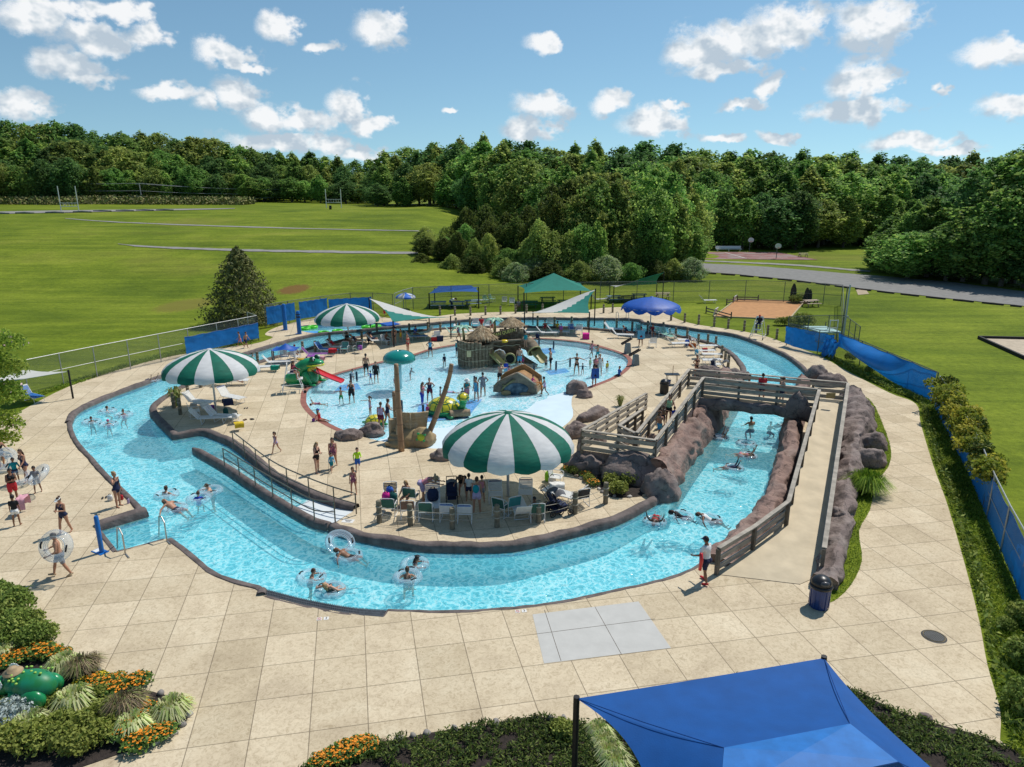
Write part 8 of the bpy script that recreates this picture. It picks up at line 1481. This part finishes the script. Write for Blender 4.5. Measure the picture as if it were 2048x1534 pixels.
for a in [(733,752,1.78,175,'stand','b','ks','trunks:black','man in black trunks standing with his back turned near the frog'),(753,766,1.66,15,'stand','a','ns','rash:black shorts:black','woman in a long sleeved black swim shirt'),(742,767,.95,150,'wide','a','ns','rash:blue','toddler in blue next to the woman in the black swim shirt'),(706,765,1.0,30,'stand','b','ks','rash:white','toddler in white behind the rubber posts by the frog'),(704,806,1.7,10,'reach','b','nb','suit:black skirt:black','woman in a patterned black swim dress reaching for a child',),(683,808,1.15,170,'wide','b','ns','trunks:green','child in green trunks holding a hand out to the woman'),(861,714,1.6,170,'akimbo','b','nb','tank:sky shorts:navy','woman in a turquoise top wading near the far edge'),(889,734,1.05,200,'stand','c','ks','rash:navy','small child in navy wading left of the ship'),(821,760,.95,60,'reach','b','ks','rash:black','toddler in black under the mushroom side'),(790,774,.8,160,'stand','b','ks','rash:rose','toddler low in the water behind the mushroom'),(845,809,1.55,60,'chest','b','nl','tank:rose legs:royal','woman in blue leggings turned towards her friend'),(860,804,1.68,10,'akimbo','a','nb','suit:navy shorts:maroon','woman in a navy top with hands on hips'),(881,803,1.0,100,'stand','b','ks','tank:white','toddler in white behind the leaning bamboo spout'),(741,832,1.3,-60,'point','b','np','suit:lilac','girl in lilac pointing beside the small turtle'),(763,860,1.72,165,'stand','b','ns','tank:lilac shorts:maroon','man in a lilac shirt and maroon shorts seen from behind'),(776,852,1.68,120,'hold','b','nb','suit:navy','woman in a navy swimsuit beside the man in lilac'),(915,713,1.45,150,'stand','c','ks','rash:teal trunks:navy','youth hugging the left side of the ship'),(1039,735,1.76,180,'stand','a','ns','trunks:sky','man in pale blue shorts facing the tunnel of the ship'),(1046,733,.95,160,'stand','b','nl','suit:pink','toddler in pink holding on near the man in pale blue shorts'),(1101,739,1.76,-100,'stand','b','n0','trunks:black cap:black','bare chested man in a black cap watching the curved slide'),(1092,738,.95,0,'stand','b','ks','trunks:black','toddler at the knees of the man in the black cap'),(1153,749,1.66,-10,'wide','b','nb','bikini:black','woman in a black bikini holding the rope',),(1165,749,.85,0,'wide','b','ks','rash:navy','toddler in navy at the feet of the woman holding the rope'),(1183,714,1.45,40,'walk','b','ns','tank:rose trunks:grey','youth wading at the far right with a raised arm'),(1195,719,1.25,-160,'wide','b','ks','trunks:teal','boy with arms spread at the far right of the pool'),(1180,737,.85,30,'stand','b','ks','rash:mint','toddler low in the water left of the chatting adults'),(1190,753,1.66,20,'chest','b','nb','tank:rose shorts:black','woman in a rose top chatting at the right of the pool'),(1199,751,1.7,0,'stand','a','ys','tank:white shorts:white','fair haired person in white chatting at the right of the pool'),(1188,773,1.66,200,'stand','b','nb','suit:navy towel:blue','woman wrapped with a blue towel at the red border'),(1214,745,.9,10,'stand','b','ks','rash:yellow','toddler in a yellow shirt near the far right edge'),(1000,772,1.72,160,'reach','a','ns','shorts:black bcap:grey','man in a grey cap leaning on the log slide'),(1012,754,1.3,175,'stand','b','ks','rash:royal trunks:sky','boy in a royal blue swim shirt by the ship slide'),(1018,757,.95,160,'stand','b','ns','rash:rose trunks:green','toddler in pink and green beside the boy in royal blue'),(1083,788,1.05,-100,'reach','b','ns','rash:orange trunks:orange','toddler in orange at the end of the log slide'),(1089,790,1.3,-100,'walk','c','ks','suit:lilac','girl in lilac behind the toddler in orange'),(934,803,1.6,20,'chest','b','n0','tank:teal skirt:rose hat:white','woman in a white hat and pink wrap cradling a child'),(953,802,1.66,-40,'stand','b','kb','dress:sky','woman in a blue striped swim dress'),(966,793,1.72,200,'akimbo','b','ks','shirt:grey shorts:grey','man in a grey shirt with hands on hips'),(925,805,1.0,30,'stand','b','ks','tank:teal','child pressed against the woman in the white hat'),(855,832,.75,0,'stand','b','k0','rash:pink bcap:pink','toddler in magenta playing by the large turtle')]: W(*a)
person(635,808,1.2,-70,'prone','b','ks','suit:print','child swimming face down near the left red border',at=G(637,808,-.1),seat=.02); person(903,784,1.2,-70,'prone','b','ks','rash:lilac','child lying in the water behind the leaning bamboo spout',at=G(905,785,-.1),seat=.02); P(1064,764,1.15,60,'sit','a','ns','rash:pink','girl in pink sliding down the orange trough',at=D(1064,768,G(1030,789).y + .7),seat=.1); P(1051,690,1.2,20,'stand','b','ks','rash:teal','child in teal at the top of the curved slide',at=D(1051,694,G(952,737).y + 2.2)); P(504,712,1.5,60,'deep','b','ns','trunks:navy','swimmer in the river behind the left umbrella',at=G(504,712,WLVL),seat=-.4)
# ================================================================ planting
MULCH = mat('dark mulch', (.03, .022, .018), .95, .5, 9, .8, 25)
def bed(name, pts, z=.02, m=MULCH): mb = MB(); mb.poly(gp(pts, 0, 3, True), .0, z); struct(name, mb, m); return [(p.x, p.y) for p in gp(pts, 0, 3, True)]
BED1 = bed('flower_bed', [(-60,1170),(40,1196),(62,1240),(112,1290),(200,1345),(290,1380),(368,1402),(378,1430),(355,1462),(300,1490),(240,1508),(120,1545),(-60,1560)])
BED2 = bed('ground_cover_bed', [(560,1580),(690,1500),(760,1488),(850,1468),(960,1452),(1050,1436),(1120,1437),(1190,1447),(1300,1410),(1420,1366),(1520,1362),(1640,1372),(1712,1382),(1790,1422),(1900,1456),(1980,1480),(2080,1540),(2000,1640),(800,1680)])
BED3 = bed('rock_garden_bed', [(1128,938),(1160,955),(1190,972),(1210,990),(1240,996),(1290,992),(1335,985),(1320,960),(1200,930)])
LF = lambda n, c, t=.35: leafm(n, c, .08, t)
JUN = [LF('juniper', (0.111, 0.211, 0.048)), LF('juniper light', (0.189, 0.299, 0.066)), LF('juniper dark', (0.048, 0.099, 0.026))]
GCV = [LF('creeper', (.10, .155, .03)), LF('creeper light', (.17, .22, .05)), LF('creeper dark', (.045, .08, .02))]
SH1 = [LF('shrub', (0.205, 0.285, 0.054)), LF('shrub light', (0.354, 0.408, 0.096)), LF('shrub dark', (0.096, 0.149, 0.032))]
YG = [LF('gold leaf', (0.224, 0.274, 0.037)), LF('gold leaf light', (0.309, 0.348, 0.075)), LF('gold leaf dark', (0.112, 0.169, 0.028))]
VAR = [LF('cream blade', (0.800, 0.800, 0.425)), LF('pale blade', (0.595, 0.722, 0.255)), LF('cream blade', (0.800, 0.800, 0.425))]
BRN = [LF('bronze grass', (0.449, 0.337, 0.205)), LF('bronze grass dark', (0.224, 0.167, 0.112)), LF('bronze green', (0.299, 0.337, 0.112))]
SIL = [LF('dusty leaf', (0.578, 0.646, 0.612), .2), LF('dusty leaf dark', (0.340, 0.408, 0.374), .2)]
ORF = mat('marigold', (.72, .24, .01), .7, .3, 6); YLF = mat('yellow petal', (.72, .52, .02), .7, .2, 6)
def tuft(name, n, r, h, w, mats, arch=.6):
 """arching grass blades"""
 vs = []; mi = []
 a = np.random.rand(n) * 2 * pi; out_ = r * np.sqrt(np.random.rand(n)); hh = h * np.random.uniform(.6, 1.1, n); V = np.zeros((n, 2, 4, 3)); P = []
 b = np.stack([np.cos(a) * out_ * .25, np.sin(a) * out_ * .25, np.zeros(n)], 1); d = np.stack([np.cos(a), np.sin(a), np.zeros(n)], 1); s = np.stack([-np.sin(a), np.cos(a), np.zeros(n)], 1) * w; Z = np.array([0, 0, 1.])
 m_ = b + d * (out_ * .45)[:, None] + Z * (hh)[:, None]; e = b + d * (out_ * 1.0)[:, None] + Z * (hh * (1 - arch))[:, None]
 V = np.stack([b - s, b + s, m_ + s, m_ - s, m_ - s, m_ + s, e + s * .2, e - s * .2], 1).reshape(-1, 3); return leafmesh(name, V, np.arange(8 * n).reshape(2 * n, 4), mats, np.repeat(np.random.choice(len(mats), n), 2))
def flowers(n, r, h, fm, nf):
 me = crown('leaves', [(0, 0, h * .45, r, h * .5)], n, .05, JUN, fill=.5); a = np.random.rand(nf) * 2 * pi; rr = r * np.sqrt(np.random.rand(nf)); P = np.stack([rr * np.cos(a), rr * np.sin(a), h * (1.02 - .35 * (rr / r) ** 2) + np.random.normal(size=nf) * .015], 1); N = np.tile([0, 0, 1.], (nf, 1)); V, Fc = cards(P, N, np.random.uniform(.026, .045, nf), 1.5, .9, .3); return me, leafmesh('blossoms', V, Fc, [fm])
PL = {'marigold': flowers(500, .34, .3, ORF, 70), 'yellow flower': flowers(420, .3, .28, YLF, 55), 'striped grass': (tuft('blades', 420, .5, .42, .02, VAR),), 'bronze grass': (tuft('blades', 500, .42, .5, .007, BRN, .25),), 'gold shrub': (crown('leaves', [(0, 0, .2, .34, .26), (.15, .1, .28, .22, .2)], 1100, .045, YG),), 'green shrub': (crown('leaves', [(0, 0, .3, .42, .36), (.2, .1, .4, .3, .28), (-.2, -.1, .35, .28, .28)], 2200, .045, SH1, up=.9),), 'dusty shrub': (crown('leaves', [(0, 0, .22, .36, .26)], 1500, .035, SIL, (.6, .4)),), 'tall grass': (tuft('blades', 900, .85, .75, .012, [LF('lush blade', (0.221, 0.357, 0.034)), LF('lush blade light', (0.340, 0.459, 0.051)), LF('lush blade dark', (0.102, 0.187, 0.020))], .45),), 'spiky plant': (tuft('blades', 90, .5, .95, .03, [LF('spike', (0.238, 0.306, 0.085)), LF('spike dry', (0.442, 0.408, 0.170))], .25),)}
def plant(kind, px, py, s, label, group=None, z=.02):
 t = thing(kind.replace(' ', '_'), label, 'plant' if 'shrub' not in kind else 'shrub', G(px, py, z), random.random() * 6, group, s)
 for me in PL[kind]: o = bpy.data.objects.new(me.name.split('.')[0], me); COL.objects.link(o); o.parent = t
KN = {}
def row(kind, where, spots, group, word=''):
 for (x, y, s) in spots:
  k = (kind, where); KN[k] = KN.get(k, -1) + 1; plant(kind, x, y, s, f'{word}{kind}, {nth(KN[k])} from left {where}', group)
row('green shrub', 'in the upper part of the frog flower bed', [(-6,1262,1.2),(4,1215,1.2),(12,1290,1.1),(30,1235,1.3),(35,1275,1.2),(40,1212,.7),(55,1265,1.1),(70,1290,1.0),(88,1285,.9)], 'shrubs of the frog flower bed', 'leafy ')
row('marigold', 'in the frog flower bed', [(4,1335,1),(20,1318,1),(42,1320,1),(62,1305,1.1),(85,1312,1.1),(104,1312,.9),(128,1312,.7),(175,1330,.6),(190,1370,.9),(210,1382,1.1),(232,1390,1.1),(235,1365,.8),(255,1375,.8),(275,1372,1.1),(292,1432,1),(300,1480,1),(330,1470,.9),(258,1470,1.2),(280,1492,1.1),(372,1408,.5)], 'marigolds of the frog flower bed', 'orange ')
row('striped grass', 'in the frog flower bed', [(12,1312,.8),(22,1418,1.1),(128,1338,.95),(148,1345,.7),(150,1415,1.15),(268,1462,1.),(345,1430,1.05),(62,1460,1)], 'striped grasses of the frog flower bed', 'cream ')
row('gold shrub', 'in the frog flower bed', [(-2,1440,1),(105,1412,.8),(130,1450,.9),(165,1458,1),(192,1402,.85),(205,1432,.95),(90,1470,1),(20,1490,1.2),(70,1500,1.2),(120,1490,1.1),(160,1500,1.1),(205,1480,1),(225,1455,.9)], 'golden shrubs of the frog flower bed', 'golden ')
row('yellow flower', 'in the frog flower bed', [(78,1412,.7),(125,1352,.6),(165,1372,.8),(202,1362,.8),(285,1412,.7),(150,1435,.8),(230,1440,.8),(180,1480,1),(120,1420,.7)], 'yellow flowers of the frog flower bed', '')
row('bronze grass', 'in the frog flower bed', [(165,1355,1.2),(185,1345,1.),(250,1432,1.2),(268,1428,1.1)], 'bronze grasses of the frog flower bed', 'hazy ')
plant('dusty shrub', 35, 1440, 1.25, 'silver grey dusty shrub below the green frog statue')
row('striped grass', 'at the left edge of the blue canopy', [(1196,1470,.7),(1206,1490,.7),(1218,1510,.75),(1232,1534,.8)], 'striped grasses by the blue canopy', 'cream ')
row('marigold', 'at the bottom edge of the picture', [(640,1530,.8),(668,1522,.9),(690,1512,1),(705,1508,1),(720,1500,.9),(738,1496,.8)], 'marigolds of the ground cover bed', 'orange ')
row('gold shrub', 'in the ground cover bed', [(1128,1470,.8),(1118,1460,.6)], None, 'small golden ')
row('gold shrub', 'in the bed before the boulders', [(1222,968,1.1),(1236,986,1.2),(1256,966,1.3),(1150,946,.8),(1178,962,.7)], 'shrubs before the boulders', 'golden ')
row('marigold', 'in the bed before the boulders', [(1138,942,.9),(1172,954,.9),(1186,970,.9)], 'flowers before the boulders', 'orange '); plant('bronze grass', 1240, 962, .9, 'purplish bronze grass between the golden shrubs before the boulders')
plant('spiky plant', 353, 812, 1.2, 'spiky yucca like plant between two posts on the left tip', z=0); plant('tall grass', 1732, 985, 1.2, 'tall lush grass clump on the strip beside the rock ridge', z=0); plant('spiky plant', 1240, 812, .7, 'small leafy sprig beside the lower switchback ramp', z=0); row('gold shrub', 'along the near side of the sand court', [(1560,650,1.6),(1580,650,1.7),(1600,648,2.2),(1612,652,2.4),(1590,606,2),(1602,604,2)], 'golden shrubs round the sand court', 'rounded ')
scatter('ground_cover', BED2, 52000, .055, GCV, lambda x, y: .015 + .2 * max(0, fbm(Vector((x * .9, y * .9, 2)), 3) + .12), .14, None, .3, 1.0, lambda x, y: fbm(Vector((x * 1.1, y * 1.1, 7)), 3) > -.3)
def stones(path, n, label, s=.14):
 P = resample([G(x, y) for x, y in path], .36)
 for i, p in enumerate(P[:n]):
  if random.random() < .15: continue
  mb = MB(); rockball(mb, (0, 0, .03), (s * random.uniform(.7, 1.3), s * random.uniform(.6, .9), s * random.uniform(.5, .8)), i + px_seed(path), 0, .2, 10, 7); o = mb.build('edging_stone', random.choice([mat('pale stone', (.5, .46, .4), .8, .2, 6), mat('tan stone', (.4, .3, .2), .8, .2, 6), mat('grey stone', (.24, .22, .2), .8, .2, 6)]), smooth=True); o.location = p; o.rotation_euler = (0, 0, random.random() * 3); tag(o, f'rounded edging stone {label}, {nth(i)} along', 'stone', 'edging stones ' + label)
def px_seed(p): return int(p[0][0]) % 97
stones([(98,1288),(160,1322),(200,1345),(290,1380),(368,1402),(378,1430),(355,1462),(300,1490)], 60, 'of the frog bed'); stones([(740,1492),(850,1468),(960,1452),(1050,1436),(1150,1440)], 40, 'of the ground cover bed', .12); stones([(1135,943),(1190,972),(1210,990),(1240,996),(1290,992),(1335,985)], 30, 'of the rock garden', .12)
rock(1850, 1437, (.16, .14, .12), 91, 'single brown stone on the edge of the ground cover near the drain')
def frogstatue():
 b = G(62, 1396, .16); t = thing('frog_statue', 'green frog statue with a tan hat and a white flower round its eye', 'statue', b, radians(176), None, 1.02); mb = MB(); mb.ball((-.15, 0, .42), (.62, .42, .4), 16, 10); mb.ball((.52, 0, .42), (.38, .34, .26), 14, 9); mb.ball((.25, 0, .5), (.4, .36, .3), 14, 9); mb.build('body', mat('statue green', (.012, .17, .05), .45, .3, 3, c2=(.01, .22, .12)), t, smooth=True)
 for s in (-1, 1):
  mb = MB(); mb.ball((-.35, .34 * s, .25), (.36, .2, .28), 12, 8); mb.ball((-.1, .46 * s, .06), (.3, .13, .06), 10, 6); mb.build('hind_leg', FG, t, smooth=True); mb = MB(); mb.tube([(.2, .3 * s, .4), (.28, .36 * s, .12), (.42, .38 * s, .05)], [.1, .07, .07], 8); mb.build('front_leg', FGL, t, smooth=True)
  e = MB(); e.ball((.56, .26 * s, .64), (.09, .07, .09), 10, 7); eo = e.build('eye', FGL, t, smooth=True); e = MB()
  for k in range(12): a = k * pi / 6; e.ball((.58 + .12 * cos(a), .325 * s, .64 + .12 * sin(a)), (.05, .015, .05), 6, 4)
  e.build('petals', WHP, eo, smooth=True)
 mb = MB(); mb.lathe([(.24, 0), (.24, .02), (.13, .04), (.12, .13), (.001, .15)], 16, (.35, 0, .78)); mb.build('hat', mat('straw tan', (.36, .26, .15), .9, .2, 8), t, smooth=True); mb = MB()
 for k in range(16): a = random.uniform(-1, 1); x = random.uniform(-.6, .3); mb.ball((x, .42 * sin(a * 1.3) * .9, .5 + .33 * cos(a) * .95), (.04, .04, .03), 6, 4)
 mb.build('dot_pattern', mat('spot lime', (.3, .5, .08), .5), t, smooth=True)
frogstatue()
LAWN2 = [LF('blade', (0.204, 0.317, 0.029)), LF('blade light', (0.326, 0.408, 0.052)), LF('blade dark', (0.102, 0.174, 0.020))]
GS = bed('grass_strip', [(1722,802),(1745,806),(1766,850),(1782,900),(1776,935),(1752,965),(1740,1020),(1718,1062),(1724,1120),(1702,1170),(1668,1202),(1655,1195),(1680,1120),(1695,1000),(1708,900)], .012, GRASS)
scatter('strip_grass', GS, 14000, .05, LAWN2, None, .07, None, .22, .2)
E1 = [(p.x, p.y) for p in gp([(1640,708),(1700,741),(1780,782),(1836,806),(1848,850),(1874,935),(1900,1010),(1936,1130),(1964,1240),(1982,1330),(2006,1420),(2020,1500)], 0, 3)]; F3g = [(p.x, p.y) for p in [F2[1], F2[3], F2[5], F2[6]] + F3[1:]]
RG = E1 + [(13.6, 9.5)] + F3g[::-1]
scatter('rank_grass', RG, 30000, .085, LAWN2, None, .2, None, .16, .1); scatter('edge_weeds', [(p[0] + .0, p[1]) for p in E1] + [(p[0] + .5, p[1] + .2) for p in E1[::-1]], 2500, .1, SH1, None, .35, None, .4, .3)
LE = [(p.x, p.y) for p in gp([(60,800),(140,772),(300,722),(430,697),(505,688)], 0, 3)]; scatter('meadow_edge_grass', [(p[0], p[1] - .2) for p in LE] + [(p[0] - .5, p[1] + 1.6) for p in LE[::-1]], 8000, .09, LAWN2, None, .16, None, .2, .1)
VN = [LF('vine', (0.254, 0.293, 0.036), .45), LF('vine gold', (0.469, 0.430, 0.059), .45), LF('vine dark', (0.098, 0.133, 0.023), .3)]
fl_ = resample(F3[:5], 1.25)
for i, p in enumerate(fl_[1:14]):
 B = [(random.uniform(-.3, .3), random.uniform(-.5, .5), 1.75 + random.uniform(-.4, .2), random.uniform(.4, .6), random.uniform(.35, .5)) for _ in range(4)] + ([(0, 0, .7, .45, .6)] if i < 8 else [])
 t = thing('vine', f'yellow green vine sprawling over the right fence, {nth(i)} from the far end', 'vine', p, 0, 'vines over the right fence'); o = bpy.data.objects.new('foliage', crown('foliage', B, 1500, .085, VN)); COL.objects.link(o); o.parent = t; mb = MB(); mb.tube([(0, 0, 0), (.08, .05, 1), (0, 0, 1.7)], [.03, .025, .012], 5); mb.build('stem', BARK, t)
for i, (x, y, s) in enumerate([(2042,1330,1.1),(2050,1250,1.1),(2050,1425,1.2),(2010,1260,.6),(1700,722,.9),(1740,745,.8)]): plant('green shrub', x, y, s, f'leafy bush by the right fence, {nth(i)} of the loose shrubs there', 'bushes along the right fence', 0)
